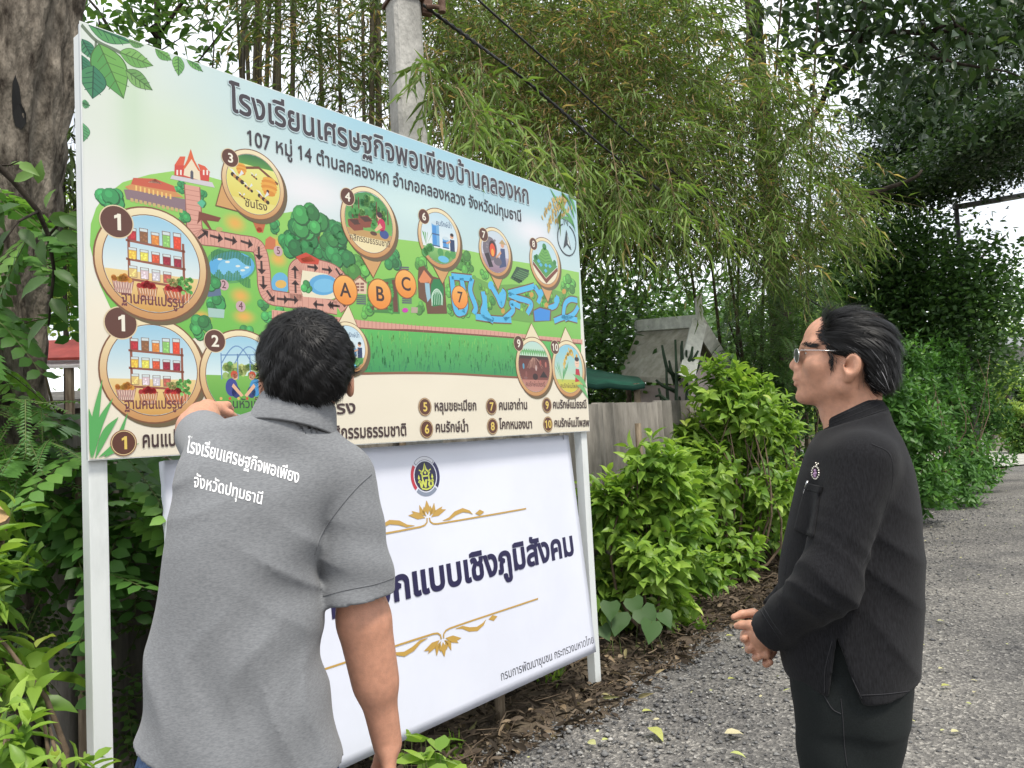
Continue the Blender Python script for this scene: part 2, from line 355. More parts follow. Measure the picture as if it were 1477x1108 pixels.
cable([(611, 8, 4.3), (760, 118, 4.95), (905, 240, 5.9), (1050, 345, 7.3), (1180, 440, 9.2), (1300, 494, 12), (1388, 510, 14.4)], .0085, 'thick twisted black cable sloping down from the pole bracket')
cable([(630, -62, 4.4), (690, 0, 4.6), (800, 98, 5.15), (905, 192, 5.9), (1060, 322, 7.4), (1210, 452, 9.8), (1300, 505, 12), (1389, 525, 14.4)], .0075, 'black cable passing above the pole bracket and sloping down to the right', False)

# ------------------------------------------------------------------ far hut, awning and junk
M_roof = mat('lichen_roof_sheet', (.24, .235, .18), .9, .2, scale=6, col2=(.42, .40, .34), bump=.3)
M_pale = mat('pale_pink_plaster', (.42, .36, .34), .9, .2, var=.15, scale=4)
M_trim = mat('grey_green_trim', (.58, .59, .53), .8, .3, var=.2, scale=9)
def P(x, y, Y): return at(x, y, Y)
Yh = 8.7
sh = empty('spirit_house', np.array([*P(965, 600, Yh)[:2], 0]), 'small pale house with a steep grey gable roof rising above the fence', 'small house')
A, B, C_, D_ = P(920, 478, Yh+.9), P(1003, 472, Yh), P(985, 547, Yh-.6), P(893, 541, Yh+.6)
E_ = P(1050, 545, Yh+1.4); G_ = A+(E_-B)
mb = MB(); mb.add([A, B, C_, D_, A+(0, 0, -.06), B+(0, 0, -.06), C_+(0, 0, -.06), D_+(0, 0, -.06)], [(0, 3, 2, 1), (4, 5, 6, 7), (0, 1, 5, 4), (1, 2, 6, 5), (2, 3, 7, 6), (3, 0, 4, 7)])
mb.add([A+(0, 0, .004), B+(0, 0, .004), E_, G_], [(0, 1, 2, 3)]); mb.build('roof', M_roof, sh)
mb = MB()
for p, q in ((B, C_), (B, E_)):
    dd = (q-p)/np.linalg.norm(q-p); o_ = np.array([.02, -.09, .0]); pr = np.cross(dd, [0, 1, 0]); pr /= np.linalg.norm(pr)
    mb.box((p+q)/2+o_+ZV*.03, dd*np.linalg.norm(q-p)*.54, pr*.085, np.array([0, .03, 0]))
mb.box((A+B)/2+ZV*.06, (B-A)*.53, np.array([0, .09, 0]), ZV*.07); mb.box(B+np.array([.03, -.1, .14]), (.035, 0, .03), (0, .03, 0), (0, 0, .2)); mb.build('gable_board', M_trim, sh)
mb = MB(); cb = (C_+E_)/2; base = [C_+(B-C_)*.12, E_+(B-E_)*.12]; dn = -ZV*2.2
mb.add([base[0]-ZV*.1, base[1]-ZV*.1, B-ZV*.28], [(0, 1, 2)]); mb.add([base[0]-ZV*.1, base[1]-ZV*.1, base[1]+dn, base[0]+dn], [(0, 3, 2, 1)])
l0 = D_+(A-D_)*.15-ZV*.2+.2*(C_-D_); mb.add([l0, base[0]-ZV*.13, base[0]+dn, l0+dn], [(0, 3, 2, 1)]); mb.build('wall', M_pale, sh)
mb = MB(); wc = base[0]*.62+base[1]*.38-ZV*.75; ww = (base[1]-base[0])*.16; mb.box(wc+(0, -.03, 0), ww, np.array([0, .03, 0]), ZV*.28); mb.build('window', M_dark, sh)

M_tarp = mat('green_tarp', (.035, .16, .10), .6, .3, var=.25, scale=5, bump=.2)
aw = empty('awning', P(870, 590, 8.6)*np.array([1, 1, 0]), 'dark green tarpaulin awning on poles behind the fence beside the map sign', 'awning')
V = []
for i in range(9):
    for j in range(7):
        u_, v_ = i/8, j/6; a_ = P(790, 548, 7.9)*(1-u_)+P(930, 553, 7.9)*u_; b_ = P(790, 517, 9.4)*(1-u_)+P(912, 545, 9.4)*u_
        V.append(a_*(1-v_)+b_*v_+ZV*(.04*math.sin(math.pi*v_)-.03*abs(math.sin(math.pi*u_*3))*(1-v_)))
ids = np.arange(63).reshape(9, 7)
o = link('canopy', npmesh('canopy', V, [np.stack([ids[:-1, :-1], ids[1:, :-1], ids[1:, 1:], ids[:-1, 1:]], -1).reshape(-1, 4)]), M_tarp, aw, True); o.modifiers.new('th', 'SOLIDIFY').thickness = .012
M_tarp_shade = mat('tarp_shade', (.02, .07, .05), .8, .2)  # darker tarp green, painted shade for the awning's underside
mb = MB()
for i in range(0, 9): mb.add([np.array(V[i*7]), np.array(V[i*7])-ZV*.05], [])
mb.f = [(2*i, 2*i+1, 2*i+3, 2*i+2) for i in range(8)]; o = mb.build('underside_shade', M_tarp_shade, aw, True); o.modifiers.new('th', 'SOLIDIFY').thickness = .008
for x, y, Y in ((918, 553, 7.98), (805, 550, 7.98), (905, 546, 9.3)):
    p = P(x, y, Y); mb = MB(); mb.tube([p, p*np.array([1, 1, 0])], .035, 8); mb.build('pole', M_wood, aw, True)

# things glimpsed to the left of the sign, behind the trunk
M_red = mat('faded_red_sheet', (.36, .06, .045), .6, .3, var=.3, scale=6); M_stripe = mat('white_sheet', (.6, .58, .55), .6, .3, var=.15, scale=6)
rs = empty('tin_canopy', P(80, 520, 5.4)*np.array([1, 1, 0]), 'red and white sheet canopy glimpsed between the tree trunk and the sign', 'canopy')
for x0, x1, y0, y1, mm_, nm in ((-60, 128, 489, 515, M_red, 'red_sheet'), (-60, 128, 515, 526, M_stripe, 'white_band')):
    a_, b_, c_, d_ = P(x0, y0+6, 5.6), P(x1, y0, 5.6), P(x1, y1, 5.35), P(x0, y1+4, 5.35); mb = MB(); mb.add([a_, b_, c_, d_], [(0, 3, 2, 1)]); o = mb.build(nm, mm_, rs); o.modifiers.new('th', 'SOLIDIFY').thickness = .02
mb = MB()
for x in (-20, 100): p = P(x, 526, 5.4); mb.tube([p, p*np.array([1, 1, 0])], .03, 8)
mb.build('support_pole', M_wood, rs)
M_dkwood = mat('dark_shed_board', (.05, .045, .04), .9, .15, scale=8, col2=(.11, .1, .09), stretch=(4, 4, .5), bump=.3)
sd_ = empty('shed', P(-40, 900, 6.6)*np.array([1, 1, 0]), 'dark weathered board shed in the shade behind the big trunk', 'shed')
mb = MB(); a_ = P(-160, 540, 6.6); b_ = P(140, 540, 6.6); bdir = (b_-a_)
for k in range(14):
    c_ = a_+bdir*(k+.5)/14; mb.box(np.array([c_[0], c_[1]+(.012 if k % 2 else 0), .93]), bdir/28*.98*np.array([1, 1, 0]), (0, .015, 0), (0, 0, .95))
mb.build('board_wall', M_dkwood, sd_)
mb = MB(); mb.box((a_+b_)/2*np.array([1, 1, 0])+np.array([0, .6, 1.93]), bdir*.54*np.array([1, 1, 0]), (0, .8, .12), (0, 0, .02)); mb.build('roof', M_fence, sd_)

# steel lamp post by the far hedge
M_steel = mat('dull_galvanised_steel', (.13, .135, .135), .55, .5, metal=.5, var=.2, scale=8)
Yl = 14.3; t0 = P(1379, 299, Yl); b0 = P(1395, 640, Yl); a1 = P(1442, 288, Yl-.2)
lp = empty('lamp_post', b0*np.array([1, 1, 0]), 'tall dull steel post with a flat arm over the far hedge', 'lamp post')
mb = MB(); mb.tube([np.array([t0[0], t0[1], 0]), np.array([t0[0], t0[1], t0[2]])], .042, 10); mb.build('post', M_steel, lp, True)
mb = MB(); mb.box((t0+a1)/2, (a1-t0)/2+np.array([.04, 0, 0]), (0, .05, 0), (0, 0, .045)); mb.build('arm', M_steel, lp, False, .005)
mb = MB(); e_ = a1+(a1-t0)*.35; mb.box(e_, (a1-t0)*.4, (0, .11, 0), (0, 0, .035)); mb.build('lamp_head', M_steel, lp, False, .01)

# far garden shelter at the end of the lane
M_grey = mat('pale_roof_sheet', (.36, .38, .40), .6, .3, var=.12, scale=4)
Yg = 27.; gs = empty('garden_shelter', P(1475, 600, Yg)*np.array([1, 1, 0]), 'open shelter with a flat pale grey roof at the end of the lane', 'shelter')
c_ = P(1492, 505, Yg); mb = MB(); mb.box(c_, (2.0, 0, .0), (0, 1.5, -.25), (0, 0, .05)); mb.box(c_+np.array([0, -1.52, .2]), (2.0, 0, 0), (0, .02, 0), (0, 0, .14)); mb.build('roof', M_grey, gs)
for dx in (-1.8, -.6, .6, 1.8):
    for dy in (-1.3, 1.3):
        mb = MB(); mb.tube([np.array([c_[0]+dx, c_[1]+dy, 0]), np.array([c_[0]+dx, c_[1]+dy, c_[2]])], .06, 8); mb.build('post', M_steel, gs)
M_block = mat('concrete_block', (.25, .23, .2), .9, .2, var=.25, scale=5)
kb = P(1462, 602, 24.5); pb = empty('planter_bench', kb*np.array([1, 1, 0]), 'low concrete bench before the far garden plants', 'bench')
mb = MB(); mb.box(kb*np.array([1, 1, 0])+ZV*.62, (1.0, 0, 0), (0, .3, 0), (0, 0, .06)); mb.build('slab', M_pale, pb, False, .01)
for dx in (-.6, .6): mb = MB(); mb.box(kb*np.array([1, 1, 0])+np.array([dx, 0, .28]), (.2, 0, 0), (0, .25, 0), (0, 0, .28)); mb.build('support', M_block, pb)
# pipes lying by the hedge foot
M_pvc = mat('dirty_white_pipe', (.5, .48, .44), .6, .3, var=.2, scale=9)
for p0, p1, nm in ((P(1408, 657, 15.2), P(1427, 671, 14.6), 'short dirty white pipe leaning by the hedge foot'), (P(1410, 676, 14.4), P(1437, 673, 14.4), 'dirty white pipe lying flat on the lane edge')):
    p0 = p0.copy(); p1 = p1.copy(); mb = MB(); p1[2] = .05; p0[2] = max(.05, p0[2]) if 'leaning' in nm else .05
    mb.tube([p0, p1], .045, 10); tag(mb.build('pipe', M_pvc, None, True), nm, 'pipe')
# ================================================================== printed boards
def lin(c, k=.69):
    c = np.asarray(c, float)/255; return np.where(c <= .04045, c/12.92, ((c+.055)/1.055)**2.4)*k
_gl = {}
def glyphs(s, bold=0.0):
    """outline text filled by winding number, as triangles in font units"""
    if (s, bold) in _gl: return _gl[(s, bold)]
    tone = []
    while '้ำ' in s:
        i = s.index('้ำ'); tone.append(s[:i]); s = s[:i]+s[i+1:]
    cu = bpy.data.curves.new('lettering', 'FONT'); cu.body = s; cu.size = 1; ob = bpy.data.objects.new('lettering', cu)
    COL.objects.link(ob); dg = bpy.context.evaluated_depsgraph_get(); c2 = ob.to_curve(dg, apply_modifiers=False)
    cons = []
    for sp in c2.splines:
        bps = sp.bezier_points; n = len(bps); pts = []
        for i in range(n):
            a, b = bps[i], bps[(i+1) % n]
            p0, p1, p2, p3 = (np.array(q[:2]) for q in (a.co, a.handle_right, b.handle_left, b.co))
            st = 5 if np.linalg.norm(p1-p0-(p3-p0)/3) > 1e-3 or np.linalg.norm(p2-p3-(p0-p3)/3) > 1e-3 else 1
            for t in np.arange(st)/st: pts.append((1-t)**3*p0+3*(1-t)**2*t*p1+3*(1-t)*t*t*p2+t**3*p3)
        pts = np.array(pts)
        if len(pts) > 2:
            keep = np.linalg.norm(pts-np.roll(pts, 1, 0), axis=1) > 1e-4; pts = pts[keep]
        if len(pts) > 2: cons.append(pts)
    ob.to_curve_clear(); bpy.data.objects.remove(ob); bpy.data.curves.remove(cu)
    for p in list(cons):                                  # give the plain bar of a figure one its flag
        if len(p) == 4 and np.ptp(p[:, 1]) > .5 and np.ptp(p[:, 0]) < .2:
            x0, y1 = p[:, 0].min(), p[:, 1].max(); w_ = np.ptp(p[:, 0]); fl = np.array([(x0+w_*.5, y1), (x0-.13, y1-.10), (x0-.13, y1-.19), (x0+w_*.5, y1-.1)])
            ar = np.sum(p[:, 0]*np.roll(p[:, 1], -1)-np.roll(p[:, 0], -1)*p[:, 1]); cons.append(fl if (ar < 0) != (np.sum(fl[:, 0]*np.roll(fl[:, 1], -1)-np.roll(fl[:, 0], -1)*fl[:, 1]) > 0) else fl[::-1])
    for pre in tone:
        w0 = glyphs(pre)[2]; tv = glyphs('่')                      # small tone mark lifted clear of the vowel
        x = w0-.02; y = .80
        cons.append(np.array([(x-.17, y), (x-.10, y+.06), (x-.03, y+.05), (x+.04, y+.12), (x+.04, y+.16), (x-.03, y+.10), (x-.10, y+.11), (x-.19, y+.05)])[::-1])
    area = sum(.5*np.sum(p[:, 0]*np.roll(p[:, 1], -1)-np.roll(p[:, 0], -1)*p[:, 1]) for p in cons); sg = 1 if area > 0 else -1
    width = max(p[:, 0].max() for p in cons)
    def wind(q):
        k = 0
        for p in base:
            a, b = p, np.roll(p, -1, 0); up = (a[:, 1] <= q[1]) & (b[:, 1] > q[1]); dn = (a[:, 1] > q[1]) & (b[:, 1] <= q[1])
            cr_ = (b[:, 0]-a[:, 0])*(q[1]-a[:, 1])-(q[0]-a[:, 0])*(b[:, 1]-a[:, 1]); k += (up & (cr_ > 0)).sum()-(dn & (cr_ < 0)).sum()
        return k
    def ink(p):                                          # is the right-hand side of this contour free of ink?
        vote = 0
        for i in range(0, len(p), max(1, len(p)//7)):
            m_ = (p[i]+p[(i+1) % len(p)])/2; e = p[(i+1) % len(p)]-p[i]; n_ = np.array([e[1], -e[0]])/(np.linalg.norm(e)+1e-9)*.006
            vote += (wind(m_-n_) != 0)-0-(wind(m_+n_) != 0)
        return vote > 0
    base = list(cons)
    if bold:
        out = []
        for p in cons:
            e1 = p-np.roll(p, 1, 0); e2 = np.roll(p, -1, 0)-p
            n1 = np.stack([e1[:, 1], -e1[:, 0]], 1); n2 = np.stack([e2[:, 1], -e2[:, 0]], 1)
            n1 /= np.linalg.norm(n1, axis=1)[:, None]+1e-9; n2 /= np.linalg.norm(n2, axis=1)[:, None]+1e-9
            sg = 1 if ink(p) else -1; nn = n1+n2; l = np.linalg.norm(nn, axis=1)[:, None]+1e-9; nn = nn/l; mit = np.clip(1/np.maximum(.5, (nn*n1).sum(1)), 1, 1.6)
            out.append(p+sg*nn*(bold*mit)[:, None])
        cons = out
    V = []; E = []
    for p in cons:
        k = len(V); V += [Vector(q) for q in p]; E += [(k+i, k+(i+1) % len(p)) for i in range(len(p))]
    vo, _e, fo, *_ = delaunay_2d_cdt(V, E, [], 0, 1e-5)
    vo = np.array([tuple(v) for v in vo]); fo = np.array([f for f in fo if len(f) == 3])
    c = vo[fo].mean(1); wn = np.zeros(len(c), int)
    for p in cons:
        a, b = p, np.roll(p, -1, 0)
        for i0 in range(0, len(c), 2000):
            q = c[i0:i0+2000]
            up = (a[None, :, 1] <= q[:, None, 1]) & (b[None, :, 1] > q[:, None, 1]); dn = (a[None, :, 1] > q[:, None, 1]) & (b[None, :, 1] <= q[:, None, 1])
            cr_ = (b[None, :, 0]-a[None, :, 0])*(q[:, None, 1]-a[None, :, 1])-(q[:, None, 0]-a[None, :, 0])*(b[None, :, 1]-a[None, :, 1])
            wn[i0:i0+2000] += (up & (cr_ > 0)).sum(1)-(dn & (cr_ < 0)).sum(1)
    f = fo[wn != 0]; _gl[(s, bold)] = (vo, f, width)
    return _gl[(s, bold)]
CONS_H = None
class Art:
    clip = None
    def __init__(s, org, U, Vv, N, p2uv, step=.000008): s.v = []; s.f = []; s.c = []; s.lay = 0; s.org, s.U, s.Vv, s.N, s.p, s.step = org, U, Vv, N, p2uv, step
    def up(s, n=1): s.lay += n
    def raw(s, uv, faces, col):
        uv = np.asarray(uv, float); k = len(s.v)
        if s.clip: uv = np.clip(uv, (0, 0), s.clip)
        for a in uv:
            s.v.append(s.org+s.U*a[0]+s.Vv*a[1]+s.N*(s.lay*s.step)); s.c.append(col(*a) if callable(col) else lin(col))
        for f in faces:
            a, b, c = uv[f[0]], uv[f[1]], uv[f[2]]
            ar = (b[0]-a[0])*(c[1]-a[1])-(b[1]-a[1])*(c[0]-a[0])
            f = tuple(int(i)+k for i in f); s.f.append(f if ar > 0 else f[::-1])
    def poly(s, uv, col):
        uv = [tuple(map(float, q)) for q in uv]
        s.raw(uv, tessellate_polygon([[Vector((a, b, 0)) for a, b in uv]]), col)
    def pg(s, px, col): s.poly([s.p(*q) for q in px], col)
    def disc(s, c, rx, col, ry=None, n=28, rot=0, a0=0, a1=2*math.pi):
        ry = ry or rx; full = abs(a1-a0) > 6.28; uv = [c]
        for i in range(n+1):
            a = a0+(a1-a0)*i/n; x, y = rx*math.cos(a), ry*math.sin(a)
            uv.append((c[0]+x*math.cos(rot)-y*math.sin(rot), c[1]+x*math.sin(rot)+y*math.cos(rot)))
        s.raw(uv, [(0, i, i+1) for i in range(1, n+1)], col)
    def soft(s, c, rx, ry, col, bgf, n=28, m=6):
        cl = lin(col); uv = [c]; fs = []
        for j in range(1, m+1):
            for i in range(n): a = 2*math.pi*i/n; uv.append((c[0]+rx*j/m*math.cos(a), c[1]+ry*j/m*math.sin(a)))
        for i in range(n): fs.append((0, 1+i, 1+(i+1) % n))
        for j in range(m-1):
            for i in range(n):
                a, b = 1+j*n+i, 1+j*n+(i+1) % n; fs += [(a, a+n, b+n), (a, b+n, b)]
        def cf(x, y):
            r = math.hypot((x-c[0])/rx, (y-c[1])/ry); t = max(0, 1-r); t = t*t*(3-2*t); return lin(bgf(x, y))*(1-t)+cl*t
        s.raw(uv, fs, cf)
    def ring(s, c, r0, r1, col, n=40, a0=0, a1=2*math.pi):
        uv = []; fs = []
        for i in range(n+1):
            a = a0+(a1-a0)*i/n; uv += [(c[0]+r0*math.cos(a), c[1]+r0*math.sin(a)), (c[0]+r1*math.cos(a), c[1]+r1*math.sin(a))]
            if i: k = 2*i; fs += [(k-2, k-1, k+1), (k-2, k+1, k)]
        s.raw(uv, fs, col)
    def line(s, uv, w, col, taper=False):
        uv = np.asarray(uv, float); T = np.gradient(uv, axis=0); T /= np.linalg.norm(T, axis=1)[:, None]+1e-9; N = np.stack([-T[:, 1], T[:, 0]], 1)
        ww = np.full(len(uv), w/2) if not taper else w/2*np.clip(np.sin(np.linspace(.05, math.pi-.02, len(uv))), .08, 1)
        o = []; fs = []
        for i in range(len(uv)):
            o += [uv[i]+N[i]*ww[i], uv[i]-N[i]*ww[i]]
            if i: k = 2*i; fs += [(k-2, k-1, k+1), (k-2, k+1, k)]
        s.raw(o, fs, col)
    def pl(s, px, w, col, sm=True, taper=False):
        uv = np.array([s.p(*q) for q in px])
        if sm and len(uv) > 2:
            t = np.linspace(0, len(uv)-1, 8*len(uv)); i = np.arange(len(uv)); uv = np.stack([smooth_interp(t, i, uv[:, 0]), smooth_interp(t, i, uv[:, 1])], 1)
        s.line(uv, w, col, taper)
    def text(s, st, p0, p1, hpx, col, bold=0.0, aspect=.9, width=None):
        vo, f, wd = glyphs(st, bold); ch = glyphs('ก')[0]; ch = ch[:, 1].max()
        u0, v0 = s.p(*p0); h = s.p(p0[0], p0[1]-hpx)[1]-v0; sy = h/ch
        if p1 is not None: u1, v1 = s.p(*p1); sx = (u1-u0)/wd
        else: sx = sy*aspect; v1 = v0; u1 = u0+sx*wd
        uv = np.stack([u0+vo[:, 0]*sx, v0+vo[:, 1]*sy+(v1-v0)*vo[:, 0]/wd], 1); s.raw(uv, f, col)
    def ctext(s, st, c, h, col, bold=0.0, aspect=.9, arc=None):   # centred at uv, letter height h
        vo, f, wd = glyphs(st, bold); ch = glyphs('ก')[0][:, 1].max(); k = h/ch; x = (vo[:, 0]-wd/2)*k*aspect; y = vo[:, 1]*k
        if arc: a = x/arc; x, y = arc*np.sin(a)+y*np.sin(a)*0, y+arc*(np.cos(a)-1)*(-1)
        s.raw(np.stack([c[0]+x, c[1]+y], 1), f, col)
    def build(s, name, mtl, parent):
        me = bpy.data.meshes.new(name); me.from_pydata([tuple(p) for p in s.v], [], s.f)
        a = me.color_attributes.new('Col', 'FLOAT_COLOR', 'POINT'); a.data.foreach_set('color', np.concatenate([np.array(s.c), np.ones((len(s.c), 1))], 1).astype(np.float32).ravel())
        me.update(); return link(name, me, mtl, parent)

# ------------------------------------------------------------------ the map sign
BS, BQ, BZ, BW, BH = .9958, -2.4209, 1.3866, 2.668, 1.334
def puv(x, y): p = onq(x, y, BQ); return (float(p@DV)-BS, float(p[2])-BZ)
M_print = attrmat('printed_vinyl', .32, .45); M_white = mat('white_painted_steel', (.50, .525, .515), .4, .45, scale=9, col2=(.60, .625, .615), lo=.3, hi=.5, stretch=(1, 1, .25), bump=.05, bscale=30)
M_galv = mat('galvanised_edge', (.42, .44, .45), .45, .5, metal=.3, var=.1, scale=6)
sg = empty('map_sign', W(BS, BQ), 'large printed illustrated map sign on two white steel posts', 'sign')
MAPBODY = MB(); MAPBODY.box(W(BS+BW/2, BQ-.0125, BZ+BH/2), DV*BW/2, QV*.0085, ZV*BH/2); MAPBODY.build('backing_frame', M_galv, sg, False, .002)
pb_ = MB(); pb_.box(W(BS+BW/2, BQ-.0025, BZ+BH/2), DV*(BW/2+.003), QV*.0015, ZV*(BH/2+.003)); pb_.build('face_sheet', M_white, sg)
for u in (.034, BW-.024):
    mb = MB(); mb.box(W(BS+u, BQ-.0475, (BZ+BH-.02)/2-.06), DV*.0275, QV*.0255, ZV*((BZ+BH-.02)/2+.06)); mb.build('post', M_white, sg, False, .003)
mb = MB()
for z in (BZ+.05, BZ+BH*.5, BZ+BH-.05): mb.box(W(BS+BW/2, BQ-.0455, z), DV*(BW/2-.066), QV*.022, ZV*.019)
mb.build('cross_rail', M_white, sg, False, .002)

A = Art(W(BS, BQ, BZ), DV, ZV, QV, puv); A.clip = (BW, BH)
DK = (66, 44, 40); BRN = (98, 58, 44); CREAM = (236, 222, 184)
k1 = lambda x, y: (100+x*.2573, 20+y*.2573); k2 = lambda x, y: (480+x*.2573, 180+y*.2573); k3 = lambda x, y: (100+x*.2573, 300+y*.2573); k4 = lambda x, y: (480+x*.2573, 400+y*.2573)
def mixc(a, b, t): t = min(1, max(0, t)); return tuple(a[i]*(1-t)+b[i]*t for i in range(3))
CLOUD = [(puv(px, py), rx, ry, c) for px, py, rx, ry, c in ((165, 250, .26, .24, (240, 238, 240)), (235, 190, .3, .16, (216, 232, 208)), (450, 275, .34, .12, (244, 242, 246)), (770, 335, .3, .11, (244, 242, 248)), (600, 300, .34, .12, (214, 238, 236)), (140, 150, .16, .3, (226, 234, 222)), (150, 500, .12, .3, (246, 240, 222)), (190, 150, .06, .3, (206, 226, 200)))]
def bgc(u, v):
    a = u/BW; h = v/BH
    skyc = mixc((226, 236, 228), (158, 210, 232), (h-.45)*1.5*min(1, max(0, (a-.06)*3)))
    skyc = mixc(skyc, (196, 224, 214), max(0, .5-abs(a-.5))*.8*(1-h))
    for c0, rx, ry, c in CLOUD:
        r = ((u-c0[0])/rx)**2+((v-c0[1])/ry)**2; skyc = mixc(skyc, c, .95*math.exp(-1.6*r))
    return mixc((243, 234, 213), skyc, (h-.3)*5)
def bgl(u, v): return lin(bgc(u, v))
nu, nv = 84, 44; uv = [(BW*i/nu, BH*j/nv) for i in range(nu+1) for j in range(nv+1)]; fs = []
for i in range(nu):
    for j in range(nv): a = i*(nv+1)+j; fs += [(a, a+nv+1, a+nv+2), (a, a+nv+2, a+1)]
A.raw(uv, fs, bgl); A.up()
# corner leaves
def leafp(base, tip, wd, c0, c1, rev=0):
    b = np.array(puv(*base)); t = np.array(puv(*tip)); d = t-b; n = np.array([-d[1], d[0]])*wd*1.4
    s_ = np.linspace(0, 1, 13); wv = np.sin(np.pi*s_**.85)*(1-.25*s_)
    L = [b+d*k+n*x for k, x in zip(s_, wv)]; R = [b+d*k-n*x for k, x in zip(s_, wv)]
    A.poly(L+R[::-1], tuple(k*.62 for k in c0)); A.up()
    L2 = [b+d*(.015+.97*k)+n*x*.93 for k, x in zip(s_, wv)]; R2 = [b+d*(.015+.97*k)-n*x*.93 for k, x in zip(s_, wv)]; mid = [b+d*(.015+.97*k) for k in s_]
    A.poly(L2+mid[::-1], c0); A.poly(mid+R2[::-1], c1); A.up(); A.line(mid, .004, tuple(k*.66 for k in c0))
    for k in range(2, 10, 2):
        for sgn in (1, -1): A.line([mid[k], mid[k]+d*.14+n*sgn*wv[k]*.8], .0025, tuple(x*.7 for x in c0))
    A.up()
A.pl([k1(65, 60), k1(150, 150), k1(250, 200), k1(300, 225)], .012, (112, 128, 104)); A.pl([k1(150, 150), k1(140, 290)], .007, (112, 128, 104), False); A.up()
for b, t, wd, c0, c1 in (((105, 60), (350, 165), .2, (56, 130, 92), (88, 160, 92)), ((70, 140), (135, 260), .3, (52, 128, 92), (70, 142, 96)), ((68, 230), (75, 345), .38, (52, 128, 92), (62, 140, 96)),
                         ((165, 165), (305, 478), .27, (116, 178, 84), (88, 160, 80)), ((135, 290), (130, 478), .3, (54, 128, 94), (70, 142, 92)), ((280, 215), (472, 292), .22, (128, 184, 96), (112, 174, 86)), ((315, 315), (468, 430), .24, (110, 162, 88), (128, 178, 100)),
                         ((480, 195), (575, 262), .3, (120, 184, 90), (102, 168, 84)), ((610, 232), (612, 350), .24, (108, 172, 92), (124, 184, 94)), ((655, 245), (750, 326), .2, (98, 164, 88), (112, 176, 92)), ((330, 150), (418, 180), .26, (126, 176, 104), (108, 164, 92)), ((68, 500), (116, 515), .45, (94, 168, 110), (106, 178, 120)), ((70, 610), (80, 718), .3, (94, 168, 110), (106, 178, 120))):
    leafp(k1(*b), k1(*t), wd, c0, c1)
A.up()
# land
land = [k3(115, 210), k3(120, 90), k3(150, 0), (150, 284), (177, 263), (215, 252), (249, 247), (290, 252), (319, 260), (335, 278), (370, 300), (406, 308), (440, 302), (480, 318), (530, 330), (573, 345), (630, 352), (686, 364), (737, 376), (790, 384), (835, 393), (838, 492), (760, 486), (640, 474), (520, 462), (440, 470), (380, 485), (300, 480), (250, 500), k3(230, 560), k3(170, 430)]
A.pg(land, lambda u, v: lin(mixc((112, 192, 78), (160, 214, 104), (v-.35)*1.6)))
A.up()
A.soft(puv(440, 480), .3, .08, (122, 196, 96), lambda u, v: (120, 194, 84)); A.up()
LB = lambda u, v: mixc((112, 192, 78), (160, 214, 104), (v-.35)*1.6)
for px, py, rx, ry in ((339, 322, .06, .045), (401, 374, .055, .04), (398, 350, .04, .03), (347, 427, .055, .04), (352, 457, .06, .035), (290, 457, .05, .03)): A.soft(puv(px, py), rx, ry, (236, 178, 84), LB)
A.up()
# bushes and trees
def bush(px, py, r, c=(74, 160, 72), n=7, seed=0):
    rr = random.Random(seed+int(px*7+py)); c0 = puv(px, py)
    for k in range(n):
        a = rr.random()*6.28; d_ = r*.62*rr.random()**.5; q = (c0[0]+d_*math.cos(a), c0[1]+d_*math.sin(a)*.9); s_ = r*(.4+.25*rr.random())
        f = .8+.4*rr.random(); A.disc(q, s_, tuple(x*.66 for x in c), n=12); A.lay += .5
        A.disc((q[0]-s_*.07, q[1]+s_*.08), s_*.88, tuple(min(255, x*f) for x in c), n=12); A.lay += .5
        A.disc((q[0]-s_*.25, q[1]+s_*.3), s_*.4, tuple(min(255, x*f*1.15) for x in c), n=9); A.lay += .25
def tree_(px, py, pyb, r, c=(66, 148, 78)):
    A.pl([(px, pyb), (px, py)], .016, (116, 70, 48), False); A.lay += .5; bush(px, py, r, c, 9)
lay0 = A.lay
for q in ((1235, 210, .05), (1300, 230, .05), (1360, 230, .05), (1430, 240, .05), (1470, 210, .05), (1290, 130, .05)): A.lay = lay0; bush(*k3(q[0], q[1]), q[2]*1.1, (52, 138, 74))
for q in ((1300, 90, 290, .066), (1395, 90, 290, .066), (1455, 190, 300, .05), (1340, 60, 200, .06)): A.lay = lay0+6; tree_(*k3(q[0], q[1]), k3(q[0], q[2])[1], q[3])
for q in ((0, 590, .055), (20, 660, .07), (60, 720, .06), (10, 720, .06), (330, 760, .05)): A.lay = lay0+9; bush(*k2(q[0], q[1]), q[2], (58, 142, 78))
for q in ((120, 790, .06), (160, 830, .05), (740, 760, .05), (760, 810, .045), (715, 790, .04), (1320, 880, .05), (1345, 910, .045), (1300, 915, .04), (800, 880, .028), (490, 1030, .035), (655, 1040, .03), (740, 1050, .035), (820, 1010, .03), (1080, 980, .03), (850, 840, .03), (200, 1060, .04), (500, 780, .04), (650, 930, .035), (1060, 1060, .03), (1250, 1000, .03), (1290, 960, .03)): A.lay = lay0+9; bush(*k2(q[0], q[1]), q[2], (96, 170, 76))
A.lay = lay0+16
for q in ((1155, 105, 150, .028), (640, 50, 70, .025), (820, 540, 560, .035), (800, 415, 430, .035)): tree_(*k3(q[0], q[1]), k3(q[0], q[2])[1], q[3], (62, 152, 84))
for q in ((615, 985, .018), (740, 1010, .02), (625, 950, .018), (240, 1040, .045), (200, 1060, .04), (735, 1060, .018)): A.lay = lay0+16; bush(*k1(*q[:2]), q[2], (60, 150, 88), 5)
for q in ((1110, 610, .03), (1090, 540, .025), (740, 660, .04), (1000, 690, .03), (1170, 590, .03), (720, 690, .03)): A.lay = lay0+16; bush(*k3(*q[:2]), q[2], (70, 156, 84), 5)
A.lay = lay0+22
